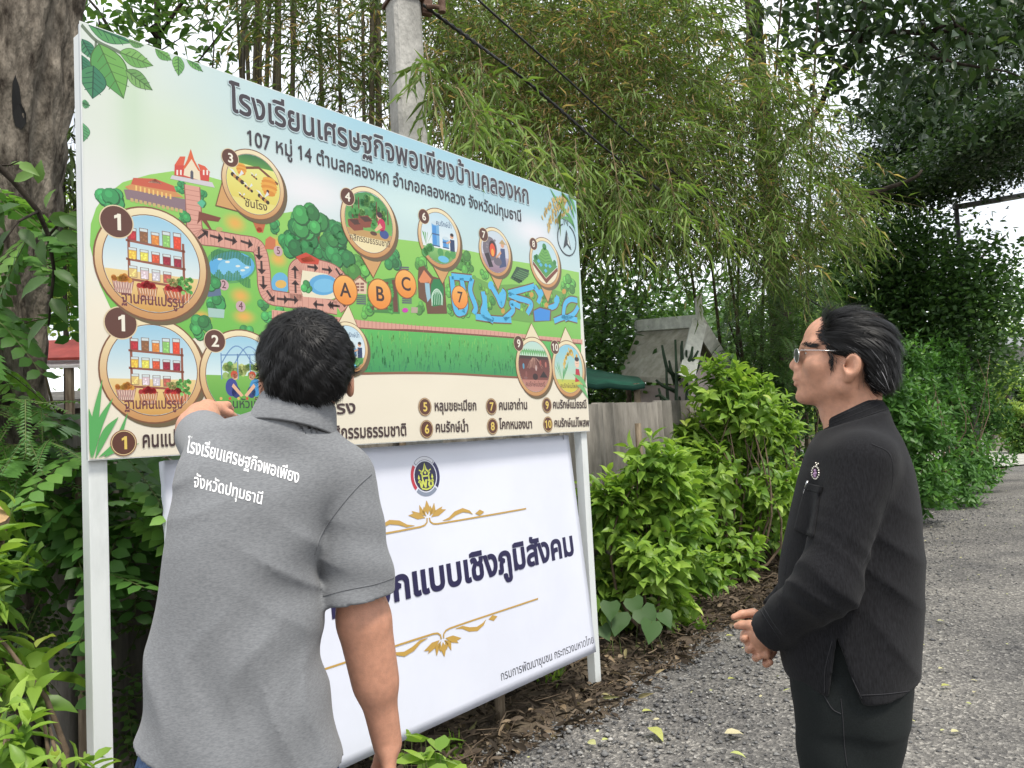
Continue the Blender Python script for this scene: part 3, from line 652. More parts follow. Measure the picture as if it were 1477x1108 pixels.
# ponds
def pond(pts, c=(92, 178, 224), rim=None):
    if rim: A.pg([(pts[i][0], pts[i][1]) for i in range(len(pts))], rim); A.up()
    A.pg(pts, c)
def ellp(px, py, rx, ry, n=24): return [(px+rx*math.cos(6.2832*i/n), py+ry*math.sin(6.2832*i/n)) for i in range(n)]
A.pg(ellp(333, 382, 37, 27), (96, 168, 92)); A.up(); A.pg(ellp(334, 384, 33, 21), (94, 176, 226)); A.up(); A.pg(ellp(338, 386, 24, 14), (122, 196, 236)); A.up()
for i in range(26):
    x = 305+i*2.2; y = 366-2*math.sin(i*.5)-7*math.sin(math.pi*min(1, i/26))+.32*(i-8); A.pl([(x, y), (x+1, y+13)], .0045, (52, 124, 72), False)
    A.pl([(x, y+32+3*math.sin(i)), (x+.5, y+45)], .0045, (60, 134, 76), False)
for x, y in ((317, 374), (328, 378), (350, 390), (356, 386), (343, 384)): A.pg(ellp(x, y, 3.5, 1.6, 10), (230, 238, 226))
A.up()
A.pg(ellp(404, 410, 13, 17), (108, 182, 222)); A.up(); A.pg(ellp(405, 410, 8, 6), (230, 186, 96)); A.up()
PINK = (222, 164, 146); PD = (150, 96, 82)
paths = [[(277, 268), (279, 300), (281, 330), (290, 341), (310, 344), (345, 350), (368, 354), (376, 366), (380, 390), (382, 415), (390, 428), (410, 432), (440, 436), (486, 444)],
         [(427, 434), (425, 400), (428, 387), (440, 383), (470, 388), (486, 396), (496, 412), (496, 432), (486, 443)]]
for wd, c in ((.062, PD), (.054, PINK)):
    for p_ in paths: A.pl(p_, wd if p_ is not paths[0] else wd*.95, c)
    A.up()
for p_ in paths:
    uvp = np.array([puv(*q) for q in p_]); t = np.linspace(0, len(uvp)-1, 60); i_ = np.arange(len(uvp)); cc = np.stack([smooth_interp(t, i_, uvp[:, 0]), smooth_interp(t, i_, uvp[:, 1])], 1)
    for k in range(1, 59):
        d_ = cc[k+1]-cc[k-1]; d_ = d_/np.linalg.norm(d_); n_ = np.array([-d_[1], d_[0]]); A.line([cc[k]+n_*.025, cc[k]-n_*.025], .0022, (190, 130, 114))
A.up()
A.pg([(436, 390), (470, 395), (484, 402), (489, 414), (487, 428), (478, 432), (437, 428), (433, 415)], (238, 230, 200)); A.up(); A.pg(ellp(466, 411, 21, 15), (96, 172, 220)); A.up(); A.pg(ellp(468, 412, 16, 10), (124, 194, 232)); A.up()
bush(*k3(1330, 440), .026, (70, 156, 84), 5); A.up()
def arrow(px, py, ang, L=.05, c=DK):
    c0 = np.array(puv(px, py)); d_ = np.array([math.cos(ang), math.sin(ang)]); n_ = np.array([-d_[1], d_[0]])
    A.line([c0-d_*L*.5, c0+d_*L*.3], .009, c); A.poly([c0+d_*L*.5, c0+d_*L*.12+n_*.018, c0+d_*L*.12-n_*.018], c)
for x, y, a in ((750, 150, .7), (825, 165, -.1), (905, 180, -.1), (995, 197, -.15), (1062, 255, -1.57), (1077, 335, -1.57), (1087, 420, -1.57), (1128, 495, -.9), (1195, 512, 0), (1252, 515, 0), (1267, 440, 1.57), (1265, 360, 1.57), (1365, 333, 0), (1445, 347, 0), (1395, 542, 3.14), (1475, 546, 3.14)): arrow(*k3(x, y), a)
for x, y, a in ((35, 835, -.9), (65, 990, -1.6), (10, 1015, 3.14)): arrow(*k2(x, y), a)
A.up()
# long brick path and the rice field
A.pg([(392, 447), (500, 459), (518, 462), (600, 470), (700, 476), (770, 484), (840, 490), (840, 497), (760, 489), (680, 483), (600, 477), (529, 475), (392, 461)], PINK)
A.up()
for i in range(78):
    x = 394+i*5.7; y = 452+.093*(x-440); A.pl([(x, y+1), (x, y+12)], .003, (186, 124, 108), False)
A.pl([(392, 462), (529, 476), (600, 478), (680, 484), (760, 490), (838, 497)], .016, (128, 82, 62)); A.pl([(392, 540), (531, 537), (600, 536.5), (660, 538), (745, 543), (838, 546)], .02, (142, 96, 70)); A.up()
A.pg([(392, 464), (529, 475), (600, 479), (680, 484), (760, 490), (838, 497), (838, 545), (745, 543), (660, 538), (600, 536), (531, 537), (392, 540)], lambda u, v: lin(mixc((38, 132, 88), (92, 190, 92), (v-.22)*5.2))); A.up()
rr = random.Random(4)
for i in range(620):
    x = 394+rr.random()*443; f = rr.random(); y = (478+(x-520)*.075)*(1-f)+(534+max(0, x-640)*.05)*f
    c = mixc((126, 204, 96), (38, 128, 84), f*.8+.25*rr.random()); A.pl([(x, y+4), (x+rr.uniform(-1.5, 1.5), y-5)], .0055, c, False, False)
A.up(2)
# temple, hall, huts
RED = (204, 84, 58); A.pg([k1(575, 905), k1(800, 945), k1(815, 975), k1(565, 925)], (214, 208, 214)); A.up()
A.pg([k1(590, 850), k1(640, 850), k1(685, 845), k1(735, 880), k1(785, 890), k1(782, 940), k1(690, 925), k1(588, 905)], (214, 76, 62)); A.up()
A.pg([k1(640, 905), k1(645, 865), k1(685, 810), k1(728, 875), k1(735, 935)], (240, 226, 196)); A.pg([k1(588, 850), k1(620, 800), k1(650, 800), k1(640, 850)], (226, 96, 66)); A.pg([k1(735, 880), k1(720, 840), k1(760, 855), k1(790, 890)], (226, 96, 66)); A.up()
A.pg([k1(635, 870), k1(660, 820), k1(680, 757), k1(700, 820), k1(735, 885), k1(722, 880), k1(685, 815), k1(648, 868)], (226, 104, 58)); A.pg([k1(678, 925), k1(678, 885), k1(686, 876), k1(695, 888), k1(695, 930)], (92, 92, 104)); A.up()
for x in (600, 620, 748, 768): A.pg([k1(x, 875), k1(x+9, 876), k1(x+9, 905), k1(x, 903)], (245, 236, 226))
A.up()
A.pg([k1(305, 985), k1(360, 985), k1(650, 1040), k1(650, 1105), k1(320, 1040)], (142, 118, 126)); A.up(); A.pg([k1(310, 970), k1(360, 950), k1(600, 1000), k1(640, 1030), k1(560, 1025), k1(330, 985)], (214, 150, 92)); A.up()
A.pg([k1(358, 920), k1(480, 925), k1(585, 965), k1(598, 1000), k1(345, 955)], (206, 96, 70)); A.pg([k1(440, 945), k1(480, 926), k1(520, 955)], (240, 214, 190)); A.up()
for i in range(9): x = 370+i*24; y = 962+i*6; A.pg([k1(x, y), k1(x+9, y+2), k1(x+9, y+30), k1(x, y+28)], (244, 206, 120))
for i in range(12): x = 342+i*25; A.pg([k1(x, 1032+i*5.5), k1(x+17, 1036+i*5.5), k1(x+17, 1056+i*5.5), k1(x, 1052+i*5.5)], (206, 178, 120))
A.up()
A.pg([k3(725, 20), k3(850, 55), k3(835, 78), k3(770, 70), k3(800, 125), k3(785, 122), k3(740, 65), k3(715, 92), k3(722, 60)], (128, 70, 50)); A.pg(ellp(316, 331, 5, 3.5), (190, 176, 110)); A.pg([k3(1095, 230), k3(1100, 175), k3(1125, 158), k3(1155, 178), k3(1155, 235)], (206, 118, 74))
A.pg([k3(1020, 60), k3(1105, 68), k3(1085, 140), k3(1050, 130)], (196, 108, 62)); A.pg(ellp(374, 332, 4, 4), (226, 82, 50)); A.pg([k3(775, 560), k3(870, 570), k3(866, 618), k3(780, 612)], (172, 206, 196)); A.pg([k3(775, 440), k3(845, 445), k3(852, 490), k3(775, 500)], (96, 116, 146)); A.pg([k1(715, 1060), k1(740, 1040), k1(762, 1060), k1(745, 1090)], (92, 190, 150)); A.up()
A.pg([k3(1268, 275), k3(1325, 250), k3(1400, 290), k3(1395, 318), k3(1300, 310)], (206, 72, 46)); A.pg([k3(1295, 285), k3(1350, 270), k3(1380, 300), k3(1310, 305)], (226, 112, 60)); A.up()
for n_, x, y in (('2', 865, 432), ('4', 960, 552), ('5', 1170, 242)):
    c0 = puv(*k3(x, y)); A.disc(c0, .019, (206, 170, 176)); A.up(); A.ctext(n_, (c0[0], c0[1]-.011), .021, (106, 66, 70), .01); A.up()
# gardens left of centre
A.pg([k2(105, 885), k2(150, 850), k2(190, 885), k2(188, 950), k2(110, 945)], (232, 202, 172)); A.pg([k2(100, 888), k2(150, 843), k2(196, 888), k2(186, 890), k2(150, 858), k2(110, 890)], (168, 104, 80)); A.up()
for i in range(3):
    for j in range(2): A.pg([k2(128+j*26, 886+i*18), k2(148+j*26, 886+i*18), k2(148+j*26, 898+i*18), k2(128+j*26, 898+i*18)], (142, 92, 82))
A.pg([k2(195, 880), k2(360, 855), k2(375, 1060), k2(200, 1050)], (72, 138, 66)); A.up(); A.pg([k2(215, 900), k2(310, 880), k2(320, 1035), k2(200, 1040), k2(195, 980)], (108, 66, 50)); A.pg([k2(330, 870), k2(355, 868), k2(366, 1050), k2(340, 1050)], (108, 66, 50)); A.up()
for i in range(16): lay_ = A.lay; bush(*k2(205+random.Random(i).random()*8+(115 if i % 2 else 0), 890+i*10), .017, (78, 154, 70), 4, i); A.lay = lay_
for x, y in ((230, 1005), (255, 1020), (240, 1030), (262, 990)): A.pg(ellp(*k2(x, y), 2.6, 2.6, 8), (132, 190, 96))
A.up(3)
for x, y in ((372, 795), (388, 950), (132, 955)):
    for i in range(5): A.pg([k2(x, y+i*11), k2(x+54, y+i*11+2), k2(x+54, y+i*11+9), k2(x, y+i*11+7)], (92, 96, 112))
A.pg(ellp(*k2(405, 1040), 4.4, 3.4), (206, 60, 176)); A.pg([k2(440, 1022), k2(476, 1024), k2(474, 1056), k2(438, 1054)], (186, 168, 152)); A.pg(ellp(*k2(465, 930), 2.5, 6), (140, 160, 96)); A.up()
# stream park block
A.pg([k2(475, 870), k2(480, 800), k2(510, 790), k2(560, 850), k2(625, 870), k2(640, 1060), k2(530, 1060), k2(520, 1000), k2(480, 970)], (112, 76, 54)); A.up(); A.pg([k2(480, 870), k2(510, 815), k2(552, 865), k2(545, 890), k2(490, 885)], (226, 142, 92)); A.pg([k2(515, 885), k2(540, 880), k2(548, 970), k2(530, 995), k2(520, 940)], (158, 198, 214))
A.pg([k2(550, 900), k2(565, 865), k2(605, 865), k2(622, 920), k2(618, 1010), k2(560, 1020), k2(548, 970)], (36, 130, 72)); A.up()
for i in range(5): A.pl([k2(558+i*12, 1010), k2(560+i*12, 955), k2(582, 925)], .0035, (196, 230, 206), False)
A.pl([k2(556, 1015), k2(556, 955), k2(582, 922), k2(610, 955), k2(612, 1012)], .0055, (206, 236, 214)); A.up()
# canals right of centre
A.pg([k2(650, 850), k2(790, 850), k2(900, 900), k2(1000, 895), k2(1150, 900), k2(1380, 965), k2(1390, 1090), k2(1100, 1108), k2(900, 1080), k2(780, 1060), k2(690, 1050)], (112, 168, 76)); A.up()
lay_ = A.lay; rr = random.Random(9)
for i in range(46): A.lay = lay_; x = 690+rr.random()*690; bush(*k2(x, 900+(x-700)*.09+rr.random()*110), .02+.014*rr.random(), mixc((70, 148, 66), (118, 178, 72), rr.random()), 4, i)
for i in range(12): A.pg(ellp(*k2(700+rr.random()*680, 930+rr.random()*130), 3, 4, 9), (206, 160, 74))
A.lay = lay_+4.5
CAN = [[(665, 850), (690, 1040), (740, 1050)], [(665, 850), (780, 862)], [(720, 860), (745, 1000), (735, 1055)], [(780, 862), (770, 930), (800, 1020), (790, 1060)], [(840, 935), (850, 1000), (840, 1060), (900, 1100)], [(880, 890), (920, 960), (945, 1010), (960, 950), (945, 930)], [(985, 945), (1080, 920), (1130, 905)], [(985, 950), (1030, 970), (1110, 1000), (1090, 1060)], [(1130, 905), (1160, 960), (1150, 1000)], [(1260, 960), (1250, 1010), (1210, 1030)], [(1290, 1090), (1300, 1010), (1330, 980), (1370, 985)], [(1300, 1090), (1350, 1060), (1375, 1020)], [(960, 1090), (1010, 1040), (1000, 1000), (1050, 1020)], [(800, 1075), (900, 1090), (1000, 1095)], [(1240, 1100), (1300, 1080), (1370, 1095)]]
for wd, c in ((.042, (122, 92, 66)), (.029, (86, 190, 236))):
    for p_ in CAN: A.pl([k2(*q) for q in p_], wd, c)
    A.up()
A.pg([k2(1120, 1040), k2(1160, 1020), k2(1225, 1035), k2(1222, 1100), k2(1125, 1105)], (122, 92, 66)); A.up(); A.pg([k2(1126, 1044), k2(1160, 1028), k2(1218, 1042), k2(1214, 1098), k2(1132, 1100)], (58, 146, 226)); A.pg([k2(838, 935), k2(862, 960), k2(866, 1040), k2(900, 1095), k2(850, 1075), k2(838, 1020)], (86, 190, 236))
for x, y in ((945, 960), (885, 900), (1165, 945), (1255, 985)): A.pg(ellp(*k2(x, y), 4, 6, 14), (86, 190, 236))
A.up()
A.pg([k2(995, 860), k2(1030, 795), k2(1100, 815), k2(1095, 850), k2(1045, 890)], (52, 86, 60)); A.up()
for i in range(6): A.pl([k2(1000+i*9, 850-i*9+8), k2(1062+i*8, 872-i*9+10)], .006, (94, 142, 90), False)
for i in range(5): A.pg(ellp(*k2(1010+i*11, 856+i*5), 1.6, 2.2, 8), (36, 60, 44))
A.up()
for n_, x, y, r in (('A', 70, 928, .062), ('B', 262, 950, .066), ('C', 408, 893, .064), ('7', 712, 968, .056)):
    c0 = puv(*k2(x, y)); A.disc(c0, r, (150, 88, 40)); A.up(); A.disc(c0, r*.93, lambda u, v, c0=c0, r=r: lin(mixc((240, 142, 50), (248, 186, 98), (v-c0[1])/r*.5+.5))); A.up(); A.ctext(n_, (c0[0], c0[1]-r*.42), r*.72, DK, .018, 1.0); A.up()

# ---------------- picture badges
def badge(cx, cy, ry, num, ncx, ncy, nr, tip=None, bw=16, fill=None):
    c0 = puv(cx, cy); r = (puv(cx, cy-ry)[1]-puv(cx, cy+ry)[1])/2
    TAN = (214, 164, 104)
    grad = lambda u, v: lin(mixc((206, 150, 92), (244, 230, 190), (v-c0[1])/r*.6+.55))
    if tip:
        t = np.array(puv(*tip)); d_ = t-np.array(c0); d_ = d_/np.linalg.norm(d_); n_ = np.array([-d_[1], d_[0]]); b0 = np.array(c0)+d_*r*.8
        tc_ = TAN if d_[1] < .5 else (240, 226, 190)
        A.poly([t-d_*-.006, b0+n_*r*.52, b0-n_*r*.52], (126, 82, 54)); A.lay += .5; A.poly([t, b0+n_*r*.49, b0-n_*r*.49], tc_); A.lay += .5
    A.disc((c0[0]+.012, c0[1]-.012), r*1.0, (112, 96, 66), n=44); A.lay += .5
    A.disc(c0, r, (128, 84, 56), n=48); A.lay += .5; A.disc(c0, r*.972, grad, n=48); A.lay += .5; A.disc(c0, r*.86, (128, 84, 56), n=48); A.lay += .5
    A.disc(c0, r*.845, fill or (190, 222, 232), n=48); A.up()
    return np.array(c0), r
def number(num, ncx, ncy, nr, col=(246, 240, 222), rim=True):
    n0 = puv(ncx, ncy); rr_ = (puv(ncx, ncy-nr)[1]-puv(ncx, ncy+nr)[1])/2
    A.disc(n0, rr_, (228, 208, 170) if rim else (150, 104, 78), n=32); A.lay += .5
    if not rim: A.disc(n0, rr_*.92, (236, 214, 160), n=32); A.lay += .5
    A.disc(n0, rr_*(.93 if rim else .87), BRN, n=32); A.up(); A.ctext(num, (n0[0], n0[1]-rr_*.46), rr_*.76, col, .022, 1.05); A.up()
class Loc:                                              # drawing inside a badge, unit radius .845 of its ring
    def __init__(s, c, r): s.c, s.r = c, r*.845
    def q(s, x, y): return (s.c[0]+x*s.r, s.c[1]+y*s.r)
    def pg(s, pts, col):                                # clipped to the picture circle
        o = []
        pts = list(pts); n_ = len(pts); d_ = []
        for i in range(n_):
            a, b = np.array(pts[i]), np.array(pts[(i+1) % n_])
            for t in np.arange(4)/4: d_.append(a+(b-a)*t)
        for p_ in d_:
            l = math.hypot(*p_); p_ = p_/l*.99 if l > .99 else p_; o.append(s.q(*p_))
        A.poly(o, col)
    def disc(s, x, y, rx, col, ry=None, n=16): A.disc(s.q(x, y), rx*s.r, col, (ry or rx)*s.r, n)
    def line(s, pts, w_, col): A.line([s.q(*p_) for p_ in pts], w_*s.r, col)
    def cap(s, y0, y1, c0, c1, n=14):                   # band across the circle with a gradient
        ys = np.linspace(y0, y1, n); L = [(-math.sqrt(max(0, .99-y*y)), y) for y in ys]; R_ = [(math.sqrt(max(0, .99-y*y)), y) for y in ys]
        uv = [s.q(*p_) for pr in zip(L, R_) for p_ in pr]; ya, yb = s.q(0, y0)[1], s.q(0, y1)[1]
        s_ = [(2*i, 2*i+1, 2*i+3) for i in range(n-1)]+[(2*i, 2*i+3, 2*i+2) for i in range(n-1)]
        A.raw(uv, s_, lambda u, v: lin(mixc(c0, c1, (v-ya)/(yb-ya))))
def shelf_badge(cx, cy, ry, ncx, ncy):
    c0, r = badge(cx, cy, ry, '1', 0, 0, 0); B = Loc(c0, r)
    B.cap(-.99, -.2, (226, 174, 92), (238, 212, 150)); B.cap(-.2, .99, (228, 238, 236), (158, 206, 230)); A.up()
    B.cap(-.99, -.5, (214, 160, 82), (236, 202, 132)); A.up()
    SH = (150, 88, 66)
    for x in (-.52, .62): B.pg([(x, -.42), (x+.055, -.42), (x+.055, .72 if x < 0 else .52), (x, .72 if x < 0 else .52)], SH)
    for y in (.44, .06, -.34): B.pg([(-.55, y), (.69, y-.06), (.69, y-.11), (-.55, y-.05)], SH)
    A.up()
    cols = [[(178, 44, 52), (140, 96, 62), (224, 138, 62), (142, 198, 108), (228, 74, 44)], [(232, 186, 70), (232, 220, 92), (212, 86, 50), (150, 34, 52), (150, 36, 58)], [(226, 196, 120), (222, 200, 206), (212, 206, 214), (190, 96, 80)]]
    for j, yb in enumerate((.42, .04, -.33)):
        for i, cc in enumerate(cols[j]):
            x = -.42+i*.235; hj = (.26, .3, .27, .34, .36)[i] if j == 0 else .24; ym = yb-.012*i
            B.pg([(x-.085, ym), (x+.085, ym), (x+.09, ym+hj), (x-.09, ym+hj)], (126, 96, 84)); A.lay += .4
            B.pg([(x-.075, ym+.01), (x+.075, ym+.01), (x+.078, ym+hj*.75), (x-.078, ym+hj*.75)], cc); B.pg([(x-.075, ym+hj*.78), (x+.075, ym+hj*.78), (x+.075, ym+hj*.96), (x-.075, ym+hj*.96)], (214, 226, 226)); A.lay += .4
            rg = random.Random(i*5+j)
            for _ in range(7): B.disc(x+rg.uniform(-.055, .055), ym+hj*rg.uniform(.08, .66), .02, tuple(min(255, q*1.22) for q in cc), n=7)
            A.lay -= .8
    A.up()
    for x, y, wx, c_, top in ((-.62, -.42, .22, (206, 160, 150), (240, 156, 62)), (-.14, -.5, .22, (216, 150, 100), (206, 40, 42)), (.5, -.5, .32, (206, 122, 78), (196, 46, 44))):
        B.pg([(x-wx, y+.02), (x+wx, y+.02), (x+wx*.72, y-.26), (x-wx*.72, y-.26)], (142, 84, 66)); A.lay += .3; B.pg([(x-wx*.94, y), (x+wx*.94, y), (x+wx*.68, y-.24), (x-wx*.68, y-.24)], c_); A.lay += .3
        for k in range(7):
            t = -1+2*(k+.5)/7; B.line([(x+wx*.9*t, y-.01), (x+wx*.66*(t+.25), y-.24)], .014, (238, 214, 190)); B.line([(x+wx*.9*t, y-.01), (x+wx*.66*(t-.25), y-.24)], .014, tuple(q*.75 for q in c_))
        rg = random.Random(int(x*100)); A.lay += .4
        for k in range(16): a = rg.random()*math.pi; B.disc(x+wx*.85*math.cos(a)*rg.random(), y+.02+.13*math.sin(a)*rg.random(), .055, tuple(q*(.8+.25*rg.random()) for q in top), n=9)
        A.lay -= .2
    A.up(); rg = random.Random(3)
    for k in range(26): B.disc(.68+.15*rg.uniform(-1, 1), -.38+.16*rg.uniform(-1, 1), .045, mixc((70, 160, 70), (150, 210, 110), rg.random()), n=8)
    for k in range(9): B.disc(.42+.12*rg.uniform(-1, 1), -.34+.05*rg.uniform(-1, 1), .045, (150, 150, 84), n=8)
    A.up(); A.ctext('ฐานคนแปรรูป', B.q(-.02, -.85), .15*r, (112, 56, 62), .02, .74); A.up(); number('1', ncx, ncy, 24)
shelf_badge(222, 534, 77, 174, 466)
A.up(); shelf_badge(221, 381, 82, 168, 320)
# 2: plant nursery
c0, r = badge(350, 542, 67, '2', 0, 0, 0); B = Loc(c0, r); B.cap(-.99, 0, (86, 160, 62), (130, 190, 84)); B.cap(0, .99, (222, 240, 240), (158, 208, 230)); A.up()
for k in range(30): rg = random.Random(k); B.disc(rg.uniform(-.6, .5), rg.uniform(-.05, .28), .09, mixc((86, 150, 70), (206, 214, 130), rg.random()), n=8)
A.up()
for x in (-.6, -.15, .2, .62): B.pg([(x, -.1), (x+.03, -.1), (x+.03, .55), (x, .55)], (112, 150, 196))
for q_, h_ in ((-.15, .45), (.2, .45)): B.line([(q_-.42+.85*t, .3+h_*math.sin(math.pi*t)) for t in np.linspace(0, 1, 12)], .03, (112, 150, 196))
B.line([(-.6, .5), (.6, .56)], .03, (112, 150, 196)); A.up()
for x, c_, fl in ((-.32, (62, 72, 150), 1), (.35, (70, 150, 206), -1)):
    B.disc(x, -.3, .17, c_, .23); B.disc(x+.12*fl, -.42, .12, (50, 58, 120), .15); A.lay += .4; B.disc(x+.08*fl, .02, .1, (206, 84, 50)); B.disc(x+.1*fl, -.03, .08, (236, 186, 150)); B.pg([(x+.05*fl, -.2), (x+.32*fl, -.5), (x+.25*fl, -.54), (x, -.28)], (236, 186, 150)); A.lay += .2
for k in range(6): B.disc(-.62+k*.24, -.58, .04, ((226, 190, 110), (206, 84, 60))[k % 2], n=8)
A.up(); A.ctext('คนหัวเห็ด', B.q(.05, -.82), .15*r, (60, 76, 60), .018, .95); A.up(); number('2', 309.7, 492, 17)
# 3: stingless bees
c0, r = badge(366, 266.5, 50, '3', 0, 0, 0, tip=(312, 296)); B = Loc(c0, r); B.cap(-.99, .99, (226, 206, 92), (236, 238, 150)); A.up(); B.cap(.62, .99, (96, 156, 70), (60, 120, 70)); B.cap(-.99, -.55, (240, 226, 130), (232, 220, 130)); A.up()
B.line([(-.75, .62), (-.3, .5), (.2, .62), (.55, .42), (.93, .2)], .09, (126, 74, 48)); A.up()
for x, y, s_ in ((-.45, .42, .2), (.58, .05, .33)):
    for k in range(6): B.disc(x, y-s_*.28*(k-2.5), s_*(.62+.38*math.sin((k+.6)/6*math.pi)), ((236, 172, 70), (222, 146, 52))[k % 2], s_*.3, 12); A.lay += .2
B.disc(.52, -.12, .055, (80, 46, 30)); A.up()
for x, y, s_ in ((-.6, .08, .26), (-.2, -.18, .17), (-.45, -.5, .12), (.35, -.42, .24), (.02, .26, .12)):
    for k in range(5): B.disc(x+s_*(k-2)*.32, y-s_*(k-2)*.18, s_*.3, ((60, 38, 30), (196, 140, 70))[k % 2], n=10); A.lay += .15
    B.pg([(x, y+s_*.2), (x-s_*1.2, y+s_*1.1), (x-s_*.6, y+s_*1.0)], (232, 236, 236)); B.pg([(x+s_*.1, y+s_*.2), (x+s_*.6, y+s_*1.2), (x+s_*.9, y+s_*.8)], (226, 232, 236))
A.up(); A.ctext('ชันโรง', B.q(.05, -.8), .17*r, (90, 62, 40), .015, .95); A.up(); number('3', 331.6, 228, 13.5)
# 4: natural farming
c0, r = badge(532.5, 321, 51, '4', 0, 0, 0, tip=(538, 400)); B = Loc(c0, r); B.cap(-.99, -.3, (206, 166, 110), (196, 156, 96)); B.cap(-.3, .99, (120, 182, 92), (74, 150, 82)); A.up(); B.cap(-.99, -.52, (244, 228, 180), (240, 226, 176)); A.up()
for k in range(40): rg = random.Random(k+50); a = rg.random()*6.28; d_ = .95*math.sqrt(rg.random()); x, y = d_*math.cos(a), .1+abs(d_*math.sin(a))*.85; (B.disc(x*.85, y*.9, .13, mixc((52, 128, 70), (146, 200, 110), rg.random()), n=10))
A.up()
for x in (-.72, -.45, .3, .78): B.pg([(x, .05), (x+.06, .05), (x+.05, .75), (x+.01, .75)], (112, 66, 46))
A.up()
for x, y in ((-.55, -.05), (-.12, .12)): B.pg([(x-.35, y), (x+.05, y+.1), (x+.3, y-.05), (x+.28, y-.25), (x-.1, y-.34), (x-.33, y-.2)], (142, 74, 54)); A.lay += .3; B.pg([(x-.3, y), (x+.05, y+.06), (x+.25, y-.06), (x-.08, y-.14)], (84, 52, 40)); A.lay += .3
for x, y in ((-.65, .25), (-.5, .3), (.15, -.1), (.2, .02), (.05, .3)): B.disc(x, y, .11, (72, 150, 70)); 
A.up(); B.disc(.52, .0, .17, (206, 50, 92), .22); B.disc(.62, -.3, .2, (60, 84, 150), .15); B.disc(.42, .28, .1, (236, 186, 150)); A.lay += .3; B.disc(.45, .33, .12, (60, 40, 44), .1); B.pg([(.45, .05), (.2, -.22), (.28, -.26), (.55, -.08)], (236, 186, 150)); B.disc(.16, -.34, .15, (96, 62, 46), .07); A.up()
A.ctext('กสิกรรมธรรมชาติ', B.q(0, -.7), .14*r, (84, 62, 44), .012, .82); A.up(); number('4', 501, 284, 13)
# 6 and the hidden twin: water keepers
def water_badge(cx, cy, ry, tip, txt_c):
    c0, r = badge(cx, cy, ry, '6', 0, 0, 0, tip=tip); B = Loc(c0, r); B.cap(-.99, -.4, (96, 160, 80), (150, 200, 120)); B.cap(-.4, .99, (238, 244, 246), (196, 226, 240)); A.up()
    for x in (-.75, -.6, -.85, -.5, .7, .4, 0): B.disc(x, -.55+.12*math.sin(x*9), .17, (84, 160, 84), n=10)
    for k in range(5): B.pg([(-.75, -.4), (-.95+.14*k, .15), (-.85+.1*k, .1)], (96, 170, 96))
    A.up(); B.disc(.15, -.8, .3, (110, 196, 230), .13)
    for x, y0, y1, w_ in ((-.22, -.35, .55, .2), (.32, -.35, .05, .17)):
        B.pg([(x-w_, y0), (x+w_, y0), (x+w_, y1), (x-w_, y1)], (120, 180, 226)); A.lay += .3; B.pg([(x-w_*.8, y0+.06), (x+w_*.2, y0+.06), (x+w_*.2, y1-.1), (x-w_*.8, y1-.1)], (72, 150, 220)); B.disc(x, y1, w_, (206, 226, 236), .07); A.lay += .3
        for yy in (y0, (y0+y1)/2): B.pg([(x-w_*1.05, yy), (x+w_*1.05, yy), (x+w_*1.05, yy+.05), (x-w_*1.05, yy+.05)], (70, 100, 140))
    A.up(); B.pg([(.56, -.42), (.82, -.42), (.82, .05), (.56, .05)], (46, 66, 104)); B.disc(.68, .18, .1, (226, 170, 134)); A.lay += .3; B.disc(.69, .24, .1, (50, 40, 40), .07); B.pg([(.58, .0), (.35, -.1), (.37, -.17), (.6, -.08)], (226, 170, 134)); A.up()
    A.ctext('คนรักษ์น้ำ', B.q(.25, .5), .13*r, (60, 90, 130), .012, .8); A.up()
water_badge(634, 344, 43, (638, 409), None); number('6', 611, 312.5, 11)
water_badge(501, 502, 38, (502, 441), None)
# 7: charcoal kiln
c0, r = badge(714, 363.5, 35, '7', 0, 0, 0, tip=(718, 418)); B = Loc(c0, r); B.cap(-.99, -.2, (150, 120, 140), (190, 176, 186)); B.cap(-.2, .99, (214, 214, 226), (206, 222, 232)); A.up()
B.disc(-.38, .1, .52, (120, 112, 122), .58); A.lay += .3
for k in range(14): rg = random.Random(k); B.disc(-.38+.42*rg.uniform(-1, 1), .1+.5*rg.uniform(-1, 1), .08, (142, 134, 142), .06, 7)
A.lay += .3; B.disc(-.2, .12, .27, (70, 46, 50), .4); A.lay += .3; B.disc(-.2, .06, .2, (232, 84, 50), .32); A.lay += .3; B.disc(-.2, -.06, .11, (246, 170, 70), .18); A.up()
B.pg([(-.8, -.2), (-.5, -.1), (-.2, -.75), (-.5, -.8)], (54, 46, 54)); B.pg([(.25, -.75), (.78, -.6), (.75, -.3), (.72, .25), (.4, .22)], (70, 84, 124)); A.lay += .3; B.disc(.55, .4, .13, (226, 170, 134)); A.lay += .3; B.pg([(.3, .45), (.55, .68), (.85, .45)], (190, 166, 120)); B.pg([(.4, .1), (.0, -.25), (.06, -.32), (.45, -.02)], (226, 170, 134)); B.disc(.15, -.45, .3, (112, 104, 116), .2); A.up(); number('7', 697, 338.5, 10)
